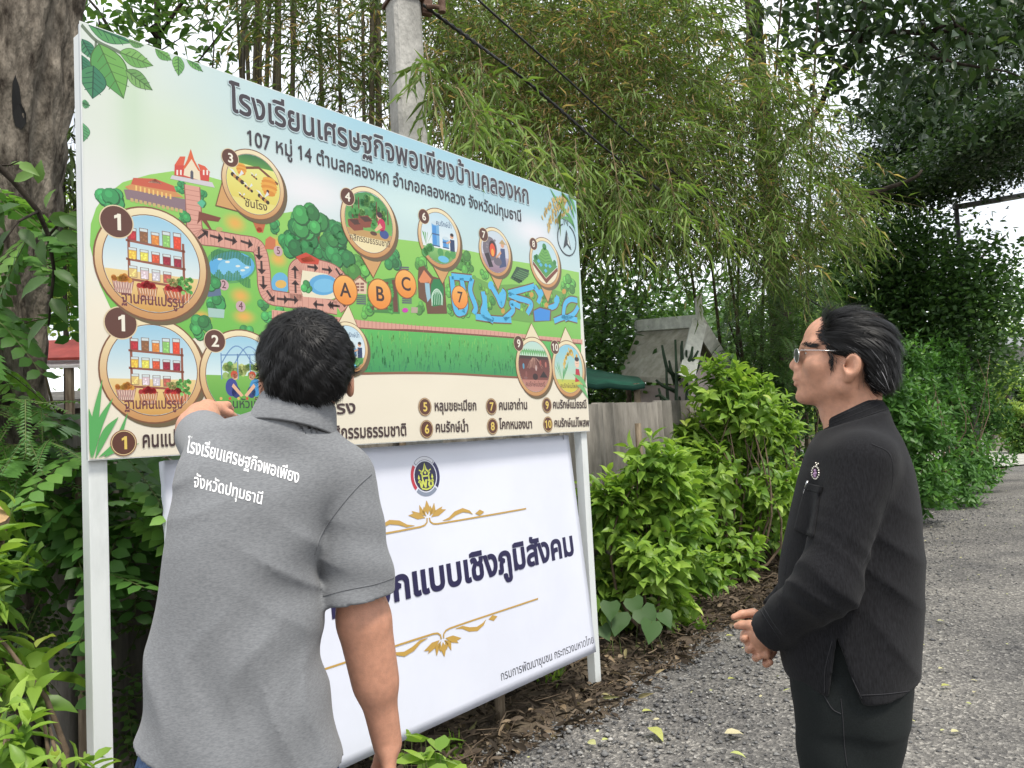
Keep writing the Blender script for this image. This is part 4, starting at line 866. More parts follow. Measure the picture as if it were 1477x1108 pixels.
# 8: khok nong na model
c0, r = badge(786, 379, 36, '8', 0, 0, 0, tip=(790, 436)); B = Loc(c0, r); B.cap(-.99, -.2, (244, 230, 196), (236, 232, 206)); B.cap(-.2, .99, (206, 232, 236), (190, 224, 234)); A.up()
B.pg([(-.95, -.05), (.0, -.75), (.95, -.1), (.95, -.28), (0, -.98), (-.95, -.22)], (128, 66, 52)); A.lay += .3; B.pg([(-.95, -.02), (0, .45), (.95, -.06), (.0, -.72)], (86, 156, 82)); A.lay += .3
B.pg([(-.6, .15), (-.2, .62), (.05, .72), (.3, .6), (.6, .12), (0, -.1)], (110, 176, 84)); B.disc(0, .74, .16, (66, 140, 74)); A.lay += .3
for k in range(4): B.line([(-.5+.12*k, .15+.13*k), (0, .02+.14*k), (.5-.1*k, .14+.13*k)], .03, (74, 138, 66))
for x, y in ((-.35, -.15), (0, -.38), (.35, -.12), (.05, -.12), (-.5, .0)): B.pg([(x-.14, y), (x, y+.1), (x+.14, y), (x, y-.1)], (96, 186, 226))
for x, y in ((-.75, .12), (.75, .1), (-.62, .18)): B.disc(x, y, .13, (62, 138, 76))
A.up(); number('8', 769, 352, 9)
# 9: soil, 10: rice
c0, r = badge(770.5, 529, 43, '9', 0, 0, 0, tip=(766, 467)); B = Loc(c0, r); B.cap(-.99, .35, (150, 92, 80), (96, 46, 42)); B.cap(.35, .99, (206, 232, 206), (190, 224, 214)); A.up(); B.cap(-.99, -.52, (206, 150, 134), (190, 128, 114)); A.up()
for k in range(12): x = -.8+.145*k; B.pg([(x, .4), (x-.14, .7), (x+.02, .62), (x+.1, .72)], (110, 180, 110))
B.cap(.3, .42, (60, 36, 34), (70, 44, 36)); A.up()
for k in range(14): rg = random.Random(k+7); x = rg.uniform(-.6, .6); B.line([(x*.2, .35), (x*.6, .2), (x, -.0-.1*rg.random())], .018, (196, 150, 130))
for x, y, c_ in ((-.7, .0, (92, 160, 190)), (.1, -.05, (206, 176, 170)), (.75, .1, (190, 110, 96)), (-.55, -.3, (150, 90, 84)), (.4, .15, (176, 92, 84))): B.disc(x, y, .06, c_, .12, 10)
B.disc(.02, -.4, .17, (56, 30, 30), .13); B.pg([(.3, -.42), (.58, -.16), (.85, -.42)], (40, 28, 28)); B.disc(-.6, -.45, .12, (142, 96, 92), .05); A.up(); A.ctext('คนรักษ์แม่ธรณี', B.q(0, -.78), .12*r, (90, 46, 46), .012, .82); A.up(); number('9', 747.6, 495.5, 11.5)
c0, r = badge(820, 532, 41, '10', 0, 0, 0, tip=(815, 473)); B = Loc(c0, r); B.cap(-.99, -.45, (226, 206, 70), (200, 206, 90)); B.cap(-.45, .99, (206, 226, 190), (140, 206, 232)); A.up()
for k in range(9): B.pg([(-.5, -.55), (-.95+.12*k, .1+.25*math.sin(k)), (-.88+.1*k, .05)], (78, 164, 96))
for k in range(26): t = k/26; rg = random.Random(k); B.disc(-.35+.75*t, .1+.6*math.sin(t*2.4)+.12*rg.uniform(-1, 1), .05, (226, 190, 92), .08, 8)
A.up(); B.pg([(.4, -.55), (.85, -.5), (.75, .0), (.5, .02)], (196, 44, 66)); B.disc(.62, .25, .17, (246, 206, 180), .2); A.lay += .3; B.disc(.62, .42, .16, (60, 40, 40), .1); B.disc(.62, .55, .08, (222, 170, 70)); B.disc(.56, .24, .02, (50, 34, 34)); B.disc(.68, .24, .02, (50, 34, 34)); A.up(); A.ctext('คนรักษ์แม่โพสพ', B.q(0, -.8), .12*r, (90, 66, 40), .012, .82); A.up(); number('10', 800, 501, 10.5)
# ---------------- rice ears, compass, grass blades
for p_ in ([(1215, 355), (1260, 430), (1330, 520), (1360, 600)], [(1290, 380), (1330, 450), (1355, 530)], [(1320, 390), (1345, 440), (1362, 500)], [(1270, 520), (1320, 530), (1358, 580)]): A.pl([k2(*q) for q in p_], .022, (96, 172, 92), True, True)
rr = random.Random(5)
for p_ in ([(1290, 400), (1220, 420), (1180, 520)], [(1310, 430), (1240, 470), (1210, 600)], [(1330, 470), (1270, 520), (1245, 540)], [(1300, 415), (1250, 440), (1200, 560)]):
    A.up()
    for t in np.linspace(0, 1, 22):
        a, b, c = (np.array(puv(*k2(*q))) for q in p_); q = (1-t)**2*a+2*t*(1-t)*b+t*t*c; A.disc((q[0]+rr.uniform(-.012, .012), q[1]+rr.uniform(-.008, .008)), .006, mixc((206, 172, 96), (226, 200, 130), rr.random()), .014, 8, rr.uniform(-.5, .5))
c0 = puv(*k2(1311, 645)); r = (puv(817, 325)[1]-puv(817, 371)[1])/2
A.ring(c0, r*.93, r, (52, 60, 66), 40, 1.57+.35, 1.57+5.93); A.poly([(c0[0], c0[1]+r*.62), (c0[0]-r*.42, c0[1]-r*.6), (c0[0], c0[1]-r*.3)], (52, 60, 66)); A.poly([(c0[0], c0[1]+r*.62), (c0[0]+r*.42, c0[1]-r*.6), (c0[0], c0[1]-r*.3)], (52, 60, 66)); A.up()
A.poly([(c0[0]+.006, c0[1]+r*.36), (c0[0]+r*.3, c0[1]-r*.42), (c0[0]+.006, c0[1]-r*.22)], (226, 240, 238)); A.ctext('N', (c0[0], c0[1]+r*.9), .035, (120, 140, 140), 0, 1); A.up()
for p_, wd in (([(131, 660), (136, 610), (147, 548)], .02), ([(133, 661), (142, 615), (162, 575)], .02), ([(131, 661), (131, 620), (128, 590)], .02), ([(137, 661), (152, 625), (170, 602)], .022), ([(142, 660), (166, 640), (184, 596)], .016), ([(150, 659), (168, 648), (200, 640)], .016), ([(152, 659), (160, 650), (166, 640)], .016)): A.pl(p_, wd, (92, 176, 96), True, True); A.up()
for p_, wd in (([(846, 560), (838, 548), (826, 540)], .03), ([(848, 575), (840, 560), (832, 556)], .03)): A.pl(p_, wd, (120, 190, 120), True, True)
A.up()
# ---------------- words
T_ = (64, 56, 62)
A.text('โรงเรียนเศรษฐกิจพอเพียงบ้านคลองหก', (331, 159.5), (762, 294.5), 29, (206, 226, 232), .05); A.up()
A.text('โรงเรียนเศรษฐกิจพอเพียงบ้านคลองหก', (331, 159.5), (762, 294.5), 29, T_, .022); A.up()
A.text('107 หมู่ 14 ตำบลคลองหก อำเภอคลองหลวง จังหวัดปทุมธานี', (355, 208), (751.5, 319.7), 17, T_, .012)
for n_, x, y, nr in (('1', 178, 639, 19), ('2', 304, 632, 16), ('3', 425, 592, 15), ('4', 455, 624, 15), ('5', 612.5, 587, 13.2), ('6', 615, 619, 13.2), ('7', 708.5, 586.5, 12), ('8', 710, 615, 12), ('9', 788.5, 584.5, 11.3), ('10', 790, 612, 11.3)): number(n_, x, y, nr, (236, 206, 104), False)
for st, p0, p1, h in (('คนแปรรูป', (204, 645.5), (284, 641), 18), ('คนหัวเห็ด', (322, 637), (398, 633), 16), ('ชันโรง', (441, 600), (512, 595.6), 15), ('กสิกรรมธรรมชาติ', (470, 634), (585.5, 628), 15), ('หลุมขยะเปียก', (626, 592.5), (686.6, 591.6), 11.5), ('คนรักษ์น้ำ', (627.5, 623), (675, 622.5), 11.5), ('คนเอาถ่าน', (719, 591), (760, 590), 10.5), ('โคกหนองนา', (720, 618.7), (767, 617.7), 10.5), ('คนรักษ์แม่ธรณี', (797, 589), (845.5, 588.6), 9.3), ('คนรักษ์แม่โพสพ', (799, 615.6), (849.5, 615), 9.3)):
    A.text(st, p0, p1, h, (70, 50, 50), .02)
A.build('printed_map', M_print, sg)

# ------------------------------------------------------------------ the white banner leaning on the posts
b0, t0_, zb_, zt_ = BQ+.03, BQ-.07, .199, 1.369; sL, sR = 1.258, 3.555
up_ = W(0, t0_-b0, zt_-zb_); hB = np.linalg.norm(up_); up_ = up_/hB; nB = np.cross(up_, -DV); nB = nB if nB@QV > 0 else -nB
oB = W(sL, b0, zb_)
def buv(x, y):
    r = ray(x, y); t = ((oB-CAMP)@nB)/(r@nB); p = CAMP+r*t-oB; return float(p@DV), float(p@up_)
bn = empty('white_banner', W(sL, b0), 'white vinyl banner with dark blue lettering and gold ornaments leaning under the map sign', 'banner')
M_vinyl = mat('white_vinyl', (.60, .62, .70), .38, .4, var=.03, scale=2, bump=.04, bscale=5)
nx, ny = 60, 30; V = []
wB = sR-sL
for i in range(nx+1):
    for j in range(ny+1):
        a, h = i/nx, j/ny; bow = .0016*(math.sin(math.pi*a)*math.sin(math.pi*h)+.5*(1+math.sin(a*17+h*3))*math.sin(math.pi*h)**.5)
        V.append(oB+DV*wB*a+up_*hB*h-nB*bow)
ids = np.arange((nx+1)*(ny+1)).reshape(nx+1, ny+1)
F = np.stack([ids[:-1, :-1], ids[1:, :-1], ids[1:, 1:], ids[:-1, 1:]], -1).reshape(-1, 4)
rim = np.concatenate([ids[:, 0], ids[-1, 1:], ids[-2::-1, -1], ids[0, -2:0:-1]]); n0 = len(V)
V += [np.array(V[i])-nB*.036+RNG.normal(0, .0015, 3) for i in rim]; m_ = len(rim); k_ = np.arange(m_)
F2 = np.stack([rim, n0+k_, n0+(k_+1) % m_, rim[(k_+1) % m_]], 1)
link('banner_sheet', npmesh('banner_sheet', V, [F, F2]), M_vinyl, bn, True)
mb = MB()
for h in (.03, hB/2, hB-.03): mb.box(oB+DV*wB/2+up_*h-nB*.03, DV*(wB/2-.008), up_*.016, nB*.012)
for a in (.02, wB/2, wB-.02): mb.box(oB+DV*a+up_*hB/2-nB*.03, DV*.016, up_*(hB/2-.05), nB*.0115)
mb.build('batten_frame', M_wood, bn)
G = Art(oB, DV, up_, nB, buv, .00003); G.lay = 6
GOLD = (206, 166, 82); NAVY = (36, 32, 78); A_ = A; A = G
c0 = buv(613.7, 687); r = (buv(613.7, 657.5)[1]-buv(613.7, 716.5)[1])/2
for a0, a1, c_ in ((2.36+.12, 3.93-.1, (198, 52, 70)), (-.78+.1, .78-.02, (44, 42, 92)), (3.93, 5.5, (142, 152, 172)), (.82, 2.36, (60, 60, 90))):
    G.ring(c0, r*.8, r*.99, c_, 16, a0, a1)
    if a0 == .82: G.up(); G.ring(c0, r*.82, r*.97, (236, 238, 246), 16, a0+.03, a1-.03)
G.up(); G.disc(c0, r*.74, (36, 34, 72)); G.up()
Y_ = (214, 222, 96)
def g(x, y): return (c0[0]+x*r*.74, c0[1]+y*r*.74)
G.line([g(-.42, .18), g(-.1, .45), g(0, .85), g(.1, .45), g(.42, .18)], r*.1, Y_); G.line([g(-.3, .3), g(-.3, -.22)], r*.08, Y_); G.line([g(.3, .3), g(.3, -.22)], r*.08, Y_); G.line([g(-.3, .02), g(.3, .02)], r*.07, Y_); G.line([g(-.35, .35), g(-.55, .45)], r*.06, Y_); G.line([g(.35, .35), g(.55, .45)], r*.06, Y_)
G.disc(g(0, .24), r*.09, Y_, n=4)
for x in (-.62, .62): G.poly([g(x, .15), g(x-.1, -.1), g(x, -.2), g(x+.1, -.1)], Y_)
G.ctext('พช', g(0, -.72), r*.36, Y_, .03, 1.3); G.line([g(-.72, -.33), g(-.35, -.36)], r*.07, Y_); G.line([g(.35, -.36), g(.72, -.33)], r*.07, Y_); G.line([g(-.45, -.78), g(0, -.88), g(.45, -.78)], r*.08, Y_); G.up()
def ornament(cx, cy, fl, Lx, Rx):
    c0 = np.array(buv(cx, cy)); q = lambda x, y: tuple(c0+np.array([x*.86, y*fl*.6]))
    for sx in (-1, 1):
        G.line([q(sx*.008, .06), q(sx*.012, .03), q(sx*.03, .012), q(sx*.06, .006), q(sx*.2, .004), q(sx*(Rx if sx > 0 else Lx), .002)], .0075, GOLD)
        G.line([q(sx*k, y) for k, y in ((.1, .022), (.15, .028), (.2, .06), (.26, .075), (.31, .055), (.335, .03))], .02, GOLD, True)
        G.poly([q(sx*.355, .034), q(sx*.395, .058), q(sx*.43, .034), q(sx*.39, .012)], GOLD)
        G.poly([q(sx*.02, .062), q(sx*.075, .062), q(sx*.135, .1), q(sx*.1, .108), q(sx*.11, .128), q(sx*.055, .105)], GOLD)
        G.line([q(sx*.012, .075), q(sx*.045, .11), q(sx*.052, .16)], .026, GOLD, True)
    G.line([q(0, .085), q(0, .13), q(0, .185)], .034, GOLD, True)
    G.line([q(-.02, .08), q(-.025, .11), q(-.022, .145)], .02, GOLD, True); G.line([q(.02, .08), q(.025, .11), q(.022, .145)], .02, GOLD, True)
ornament(619, 759, 1, .82, .8); ornament(637, 909, -1, .82, .8)
G.text('กแบบเชิงภูมิสังคม', (567, 867.5), (827.5, 799.5), 35, NAVY, .034); G.text('การอ', (440, 902), (533, 877), 38, NAVY, .034); G.text('อ', (539, 876), (563, 869), 36, NAVY, .034); G.text('กรมการพัฒนาชุมชน กระทรวงมหาดไทย', (722.5, 982.5), (856.5, 927.5), 11, (46, 46, 60), 0)
G.build('printed_lettering', M_print, bn)
A = A_
# the cord that ties the banner's corner to the sign
M_cord = mat('grey_cord', (.25, .25, .26), .8, .2)
mb = MB(); pc = oB+DV*(wB-.06)+up_*(hB-.004)+nB*.006; mb.tube([pc-up_*.02, pc, W(BS+2.46, BQ-.03, BZ+.01)], .0022, 6); tag(mb.build('tie_cord', M_cord, None, True), 'thin grey cord tying the top right corner of the white banner to the sign above', 'cord')
# ================================================================== people
def frame(P):
    n = np.array([P[0], P[1], 0.]); n /= np.linalg.norm(n); e = np.array([n[1], -n[0], 0])
    M = np.eye(4); M[:3, 0] = e; M[:3, 1] = n; M[:3, 2] = ZV; M[:3, 3] = P; return M
def tolocal(M, p): return tuple((np.asarray(p)-M[:3, 3])@M[:3, :3])
def toworld(M, p): return np.asarray(p, float)@M[:3, :3].T+M[:3, 3]
def bvh_of(o): me = o.data; return BVHTree.FromPolygons([v.co.copy() for v in me.vertices], [tuple(p.vertices) for p in me.polygons])
def hit(bv, x, y, lift=.0015):
    d = Vector(ray(x, y)).normalized(); h = bv.ray_cast(Vector(CAMP), d)
    return None if h[0] is None else np.array(h[0]-d*lift)
def seam(mb, bv, px, rad=.0012, lift=.0006, n=14):
    px = np.array(px, float); t = np.linspace(0, len(px)-1, n*(len(px)-1)+1); i = np.arange(len(px))
    xs, ys = (smooth_interp(t, i, px[:, k]) if len(px) > 2 else np.interp(t, i, px[:, k]) for k in (0, 1))
    pts = [hit(bv, a, b, lift) for a, b in zip(xs, ys)]; pts = [p for p in pts if p is not None]
    if len(pts) > 2: mb.tube(pts, rad, 5)
def patch(bv, px, lift=.003, n=12, edge=.006):
    """a small cloth piece lying on what the quadrilateral px covers"""
    a, b, c, d = (np.array(q, float) for q in px); V = []; ids = -np.ones((n+1, n+1), int)
    for i in range(n+1):
        for j in range(n+1):
            u, v = i/n, j/n; q = (a*(1-u)+b*u)*(1-v)+(d*(1-u)+c*u)*v; h = hit(bv, q[0], q[1], lift)
            if h is not None: ids[i, j] = len(V); V.append(h)
    F = [(ids[i, j], ids[i+1, j], ids[i+1, j+1], ids[i, j+1]) for i in range(n) for j in range(n) if min(ids[i, j], ids[i+1, j], ids[i+1, j+1], ids[i, j+1]) >= 0]
    return V, F
def skin_mat(name, c):
    m = mat(name, c, .5, .4, scale=70, var=.11, bump=.12, bscale=420, detail=8); b = m.node_tree.nodes['Principled BSDF']
    b.inputs['Subsurface Weight'].default_value = .12; b.inputs['Subsurface Radius'].default_value = (.012, .005, .003); return m
M_skin1 = skin_mat('tan_skin', (.49, .245, .16)); M_skin2 = skin_mat('light_tan_skin', (.49, .255, .168))
M_hair = leafmat('black_hair', [(0, (.004, .004, .0045)), (.8, (.012, .0115, .012)), (.93, (.02, .02, .02)), (.95, (.16, .16, .165)), (1, (.3, .3, .31))], rough=.5, spec=.25, trans=0)
M_jeans = mat('blue_denim', (.045, .075, .15), .9, .15, scale=220, col2=(.10, .15, .26), stretch=(1, 1, .3), bump=.2)
M_black = mat('black_plastic', (.01, .01, .01), .35, .5); M_chrome = mat('silver_metal', (.6, .6, .6), .25, .5, metal=1)
def knit(name, c0, c1, s1=420, st=(1, 1, 3.2), bump=.12, sheen=.12):
    m = mat(name, c0, .95, .12, scale=s1, col2=c1, stretch=st, detail=3, lo=.36, hi=.66, bump=bump, bscale=900)
    b = m.node_tree.nodes['Principled BSDF']; b.inputs['Sheen Weight'].default_value = sheen; b.inputs['Sheen Roughness'].default_value = .6
    return m
M_polo = knit('heather_grey_knit', (.142, .148, .157), (.202, .209, .219), 190, (.7, .7, 2.6), .05)
M_jacket = knit('black_cotton', (.0066, .0066, .0076), (.0155, .0157, .018), 140, (3.0, 3.0, .5), .12, .04); M_trouser = knit('charcoal_cloth', (.0095, .0115, .0115), (.015, .018, .018), 400, (1, 1, 1), .1, .02)
M_stitch = mat('grey_stitching', (.035, .035, .038), .9, .1); M_polostitch = mat('polo_seam', (.15, .155, .165), .95, .1); M_ink = mat('white_print', (.78, .78, .78), .6, .3)

def strands(name, V, Nn, flow, L, wd, tint, parent, lift=.35, seg=4, M=None, wb=.10):
    """thin tapered locks lying on the scalp: V points, Nn normals, flow directions, L lengths"""
    n = len(V); T = flow-Nn*(flow*Nn).sum(1)[:, None]; T /= np.linalg.norm(T, axis=1)[:, None]+1e-9; B = np.cross(Nn, T)
    ks = np.linspace(0, 1, seg+1); out = []
    wob = RNG.normal(0, wb, n)
    for k in ks:
        c = V+T*(L*k)[:, None]+B*(L*wob*k*k)[:, None]+Nn*(L*(lift*k*(1-k)*1.6-.55*k*k*L/.09*.35))[:, None]+Nn*.0012
        w_ = wd*(1-k**2.2*.9); out += [c+B*w_[:, None]/2, c-B*w_[:, None]/2]
    P_ = np.stack(out, 1); f = np.array([(2*i, 2*i+1, 2*i+3, 2*i+2) for i in range(seg)]); F = (f[None]+(np.arange(n)*(2*seg+2))[:, None, None]).reshape(-1, 4)
    P_ = P_.reshape(-1, 3)
    return link(name, npmesh(name, P_ if M is None else toworld(M, P_), [F], np.repeat(tint, 2*seg+2)), M_hair, parent, True)
def sample_surface(o, n, M):
    me = o.data; V = np.array([v.co[:] for v in me.vertices]); F = np.array([tuple(p.vertices) for p in me.polygons])
    V = (V-M[:3, 3])@M[:3, :3]; q = V[F]; nn = np.cross(q[:, 2]-q[:, 0], q[:, 3]-q[:, 1]); ar = np.linalg.norm(nn, axis=1)+1e-12
    i = RNG.choice(len(F), n, p=ar/ar.sum()); a = RNG.random((n, 1)); b = RNG.random((n, 1)); p = q[i]
    return (p[:, 0]*(1-a)+p[:, 1]*a)*(1-b)+(p[:, 3]*(1-a)+p[:, 2]*a)*b, nn[i]/ar[i][:, None]
def hand(P, wrist, dirv, palmn, side, curl, scale=1., thumb_out=.6, extend=()):
    """SDF of a hand: palm with four bent fingers and a thumb; palmn points out of the palm, side points to the thumb"""
    w_ = np.array(wrist, float); d_ = np.array(dirv, float); d_ /= np.linalg.norm(d_); n_ = np.array(palmn, float); n_ -= d_*(n_@d_); n_ /= np.linalg.norm(n_); s_ = np.cross(d_, n_)
    s_ = s_ if s_@np.array(side, float) > 0 else -s_; k = scale
    D = None
    for j in range(4):
        c = cone(P, w_+d_*.012*k+s_*(.018-.012*j)*k, w_+d_*.082*k+s_*(.030-.020*j)*k, .0145*k, .0118*k); D = c if D is None else smin(D, c, .012)
    for j, ln in enumerate((.070, .078, .073, .058)):
        p = w_+d_*.085*k+s_*(.031-.0205*j)*k; cu = 0.12 if j in extend else curl; pts = [p]; ang = cu*.5; q = p
        for fr in (.44, .31, .25):
            q = q+(d_*math.cos(ang)+n_*math.sin(ang))*ln*fr*k; pts.append(q); ang += cu*.95
        D = smin(D, chain(P, pts, (.0098*k, .0088*k, .0080*k, .0068*k), .003), .0035)
    t0 = w_+d_*.022*k+s_*.022*k+n_*.004; t1 = t0+(d_*.6+s_*thumb_out+n_*.35)*.042*k; t2 = t1+(d_*.85+s_*.25*thumb_out+n_*.35)*.030*k; t3 = t2+(d_*.9+n_*.4)*.022*k
    return smin(D, chain(P, [t0, t1, t2, t3], (.0145*k, .0118*k, .0098*k, .0078*k), .005), .007)
def sub(D, P, zs, lo, hi, f):
    """evaluate f only on the slab lo..hi of the last axis and take the union"""
    a, b = np.searchsorted(zs, lo), np.searchsorted(zs, hi); a = max(0, a-1); b = min(len(zs), b+1)
    Q = [c[:, :, a:b] for c in P]; f(Q, D, slice(a, b))

# ------------------------------------------------------------------ the man in the grey polo, seen from behind
P1 = np.array([-.40, 1.50, 0]); M1 = frame(P1)
p1 = empty('person', P1, 'man in a grey polo shirt seen from behind, pointing at the map sign', 'person')
EL = np.array(tolocal(M1, at(284, 619, 1.80))); WR = np.array(tolocal(M1, at(299, 591, 2.03))); SHL = np.array([-.165, .05, 1.385]); SHR = np.array([.062, .01, 1.33])
ELR = np.array([.093, .015, 1.06]); WRR = np.array([.132, .045, .80])
xs = axis(-.36, .24, [(.24, .0042)]); ys = axis(-.15, .86, [(.14, .0042), (.34, .008), (.86, .0048)]); zs = axis(-.01, 1.67, [(.56, .02), (.80, .006), (1.0, .008), (1.36, .006), (1.67, .0036)])
Pg = grid(xs, ys, zs); D = np.full(Pg[0].shape, 1., np.float32)
def head1(Q, D, sl):
    d = ell(Q, (.004, .035, 1.563), (.077, .094, .087))
    d = smin(d, ell(Q, (-.004, .085, 1.515), (.062, .055, .075)), .03); d = smin(d, cone(Q, (-.008, .10, 1.465), (-.004, .075, 1.50), .032, .05), .03)
    d = smin(d, cone(Q, (-.006, .138, 1.545), (-.009, .158, 1.512), .009, .014), .012)
    d = smin(d, ell(Q, (-.008, .138, 1.487), (.024, .012, .008)), .008); d = smin(d, cone(Q, (-.045, .118, 1.562), (.035, .122, 1.562), .012, .012), .02)
    for sx in (-1, 1):
        d = smax(d, -ell(Q, (-.004+sx*.032, .146, 1.543), (.017, .014, .011)), .008); d = smin(d, ell(Q, (-.004+sx*.031, .127, 1.543), (.013, .012, .011)), .003)
        e_ = ell(Q, (.004+sx*.083, .035, 1.517), (.010, .019, .031)); e_ = smax(e_, -ell(Q, (.004+sx*.094, .040, 1.517), (.007, .011, .019)), .004); d = smin(d, e_, .006)
    d = smin(d, cone(Q, (-.03, .0, 1.38), (.0, .03, 1.51), .060, .056), .03); D[:, :, sl] = np.minimum(D[:, :, sl], d)
sub(D, Pg, zs, 1.34, 1.67, head1)
def torso1(Q, D, sl):
    d = loft(Q, [(.78, -.275, -.005, .0, .10), (.95, -.275, -.0, .0, .105), (1.1, -.25, -.02, .0, .095), (1.25, -.225, .0, .005, .095), (1.34, -.20, .045, .01, .085), (1.40, -.11, .03, .01, .055)], 2.3)
    d = smin(d, cone(Q, (-.03, .005, 1.40), SHR, .045, .048), .03); d = smin(d, cone(Q, (-.03, .005, 1.41), SHL, .045, .05), .03); D[:, :, sl] = smin(D[:, :, sl], d, .02)
sub(D, Pg, zs, .76, 1.48, torso1)
def arms1(Q, D, sl):
    d = chain(Q, [SHR, ELR, WRR], (.052, .0455, .029), .02); d = smin(d, cone(Q, ELR+(WRR-ELR)*.08, ELR+(WRR-ELR)*.5, .045, .041), .03)
    d = smin(d, chain(Q, [SHL, EL, WR], (.048, .040, .028), .02), .02); d = smin(d, cone(Q, EL+(WR-EL)*.1, EL+(WR-EL)*.5, .038, .037), .03)
    dv = WR-EL; hd = hand(Q, WR-.0*dv, tuple(dv/np.linalg.norm(dv)+np.array([.25, .35, .02])), (0, .15, -1), (1, 0, 0), 1.05, .98, .5); d = smin(d, hd, .012)
    D[:, :, sl] = smin(D[:, :, sl], d, .01)
sub(D, Pg, zs, .76, 1.6, arms1)
def hand1(Q, D, sl): D[:, :, sl] = smin(D[:, :, sl], hand(Q, WRR, (.03, .06, -1), (-1, .1, 0), (0, 1, 0), .5, 1.0), .012)
sub(D, Pg, zs, .57, .83, hand1)
def legs1(Q, D, sl):
    d = None
    for sx in (-.215, -.06):
        c = chain(Q, [(sx, .0, .84), (sx, .01, .48), (sx, -.01, .08), (sx-.005, .14, .04)], (.075, .055, .04, .03), .02); d = c if d is None else smin(d, c, .02)
    D[:, :, sl] = smin(D[:, :, sl], d, .02)
sub(D, Pg, zs, -.01, .92, legs1)
body1 = sdf_object('body', D, (xs, ys, zs), M1, M_skin1, p1)
# polo shirt
xs = axis(-.40, .22, [(.22, .005)]); ys = axis(-.19, .33, [(.33, .005)]); zs = axis(.775, 1.53, [(1.53, .005)])
Pg = grid(xs, ys, zs)
def fold(P, k, ph, warp, amp):
    t = P[0]*k[0]+P[1]*k[1]+P[2]*k[2]; return amp*np.sin(t+ph+warp*np.sin(P[2]*9+P[0]*6+ph))
rows = [(.76, -.323, .038, -.002, .143), (.86, -.318, .034, -.002, .14), (.95, -.304, .024, .0, .132), (1.05, -.288, .017, .0, .128), (1.14, -.273, .013, .002, .124), (1.24, -.256, .03, .005, .123), (1.32, -.244, .075, .012, .112), (1.38, -.225, .065, .02, .09), (1.43, -.14, .03, .025, .062)]
T1 = loft(Pg, rows, 2.35)
T1 = smin(T1, cone(Pg, (-.03, .012, 1.405), (.05, .01, 1.328), .066, .062), .045); T1 = smin(T1, cone(Pg, (-.03, .012, 1.41), (-.158, .04, 1.388), .069, .064), .045)
T1 = T1+fold(Pg, (38, 0, 26), .5, .8, .0042)*np.clip((1.25-Pg[2])*4, 0, 1)+fold(Pg, (-24, 10, 44), 2., .6, .0034)*np.clip((Pg[0]+.2)*5, 0, 1)+fold(Pg, (60, 0, 9), 1., 1.1, .0030)*np.clip((Pg[0]+.09)*9, 0, 1)*np.clip((1.2-Pg[2])*6, 0, 1)
def ridge(P, k, ph, c, rad, amp):
    m = np.exp(-(((P[0]-c[0])/rad[0])**2+((P[2]-c[1])/rad[1])**2)); t = P[0]*k[0]+P[2]*k[1]+ph+.7*np.sin(P[2]*22+P[0]*13); return amp*m*(np.abs(np.sin(t))**.6*2-1.2)
for a_ in (((22, 30), .3, (-.02, 1.17), (.09, .10), .0045), ((34, -16), 1.2, (-.13, 1.02), (.12, .12), .0032), ((-20, 40), .8, (-.20, 1.33), (.08, .07), .003), ((52, 10), .2, (-.03, .95), (.10, .13), .0045), ((40, 6), 2., (-.25, .96), (.07, .13), .0035), ((14, 46), 2., (-.08, 1.38), (.10, .05), .0022)): T1 = T1+ridge(Pg, *a_)
SL_ = SHR; SE = np.array([.088, .0, 1.095]); axr = (SE-SL_)/np.linalg.norm(SE-SL_)
Sr = cone(Pg, SL_-axr*.0, SE+axr*.08, .066, .073); Sr = Sr+ridge(Pg, (18, 44), .5, (.03, 1.22), (.06, .08), .0035)+fold(Pg, (20, 8, 62), .3, .8, .0034)*np.clip((1.33-Pg[2])*6, 0, 1)
cutr = (Pg[0]-SE[0])*axr[0]+(Pg[1]-SE[1])*axr[1]+(Pg[2]-SE[2])*axr[2]
dl = EL-SHL; axl = dl/np.linalg.norm(dl); SEl = SHL+dl*.72; Slv = cone(Pg, SHL, SEl+axl*.06, .062, .057); cutl = (Pg[0]-SEl[0])*axl[0]+(Pg[1]-SEl[1])*axl[1]+(Pg[2]-SEl[2])*axl[2]
th_ = .010
inr = np.maximum(Sr+th_, -(cutr+.05)); Sr_c = np.maximum(np.maximum(Sr, cutr), -np.maximum(Sr+th_, -(cutr+.06)))
Sl_c = np.maximum(np.maximum(Slv, cutl), -np.maximum(Slv+th_, -(cutl+.06)))
hemz = .888-.042*np.clip((Pg[0]+.31)*8, 0, 1)-.035*np.clip((Pg[0]+.19)*6, 0, 1)+.004*np.sin(Pg[0]*30)
Tc = np.maximum(T1, hemz-Pg[2]); Tc = np.maximum(Tc, -np.maximum(T1+.011, Pg[2]-.99))
neck = cone(Pg, (-.036, -.004, 1.36), (.004, .035, 1.54), .066, .066)
Ds = smin(smin(Tc, Sr_c, .012), Sl_c, .014); Ds = np.maximum(Ds, -np.maximum(neck, 1.40-Pg[2]))
polo = sdf_object('polo_shirt', Ds, (xs, ys, zs), M1, M_polo, p1, 3)
bv1 = bvh_of(polo)
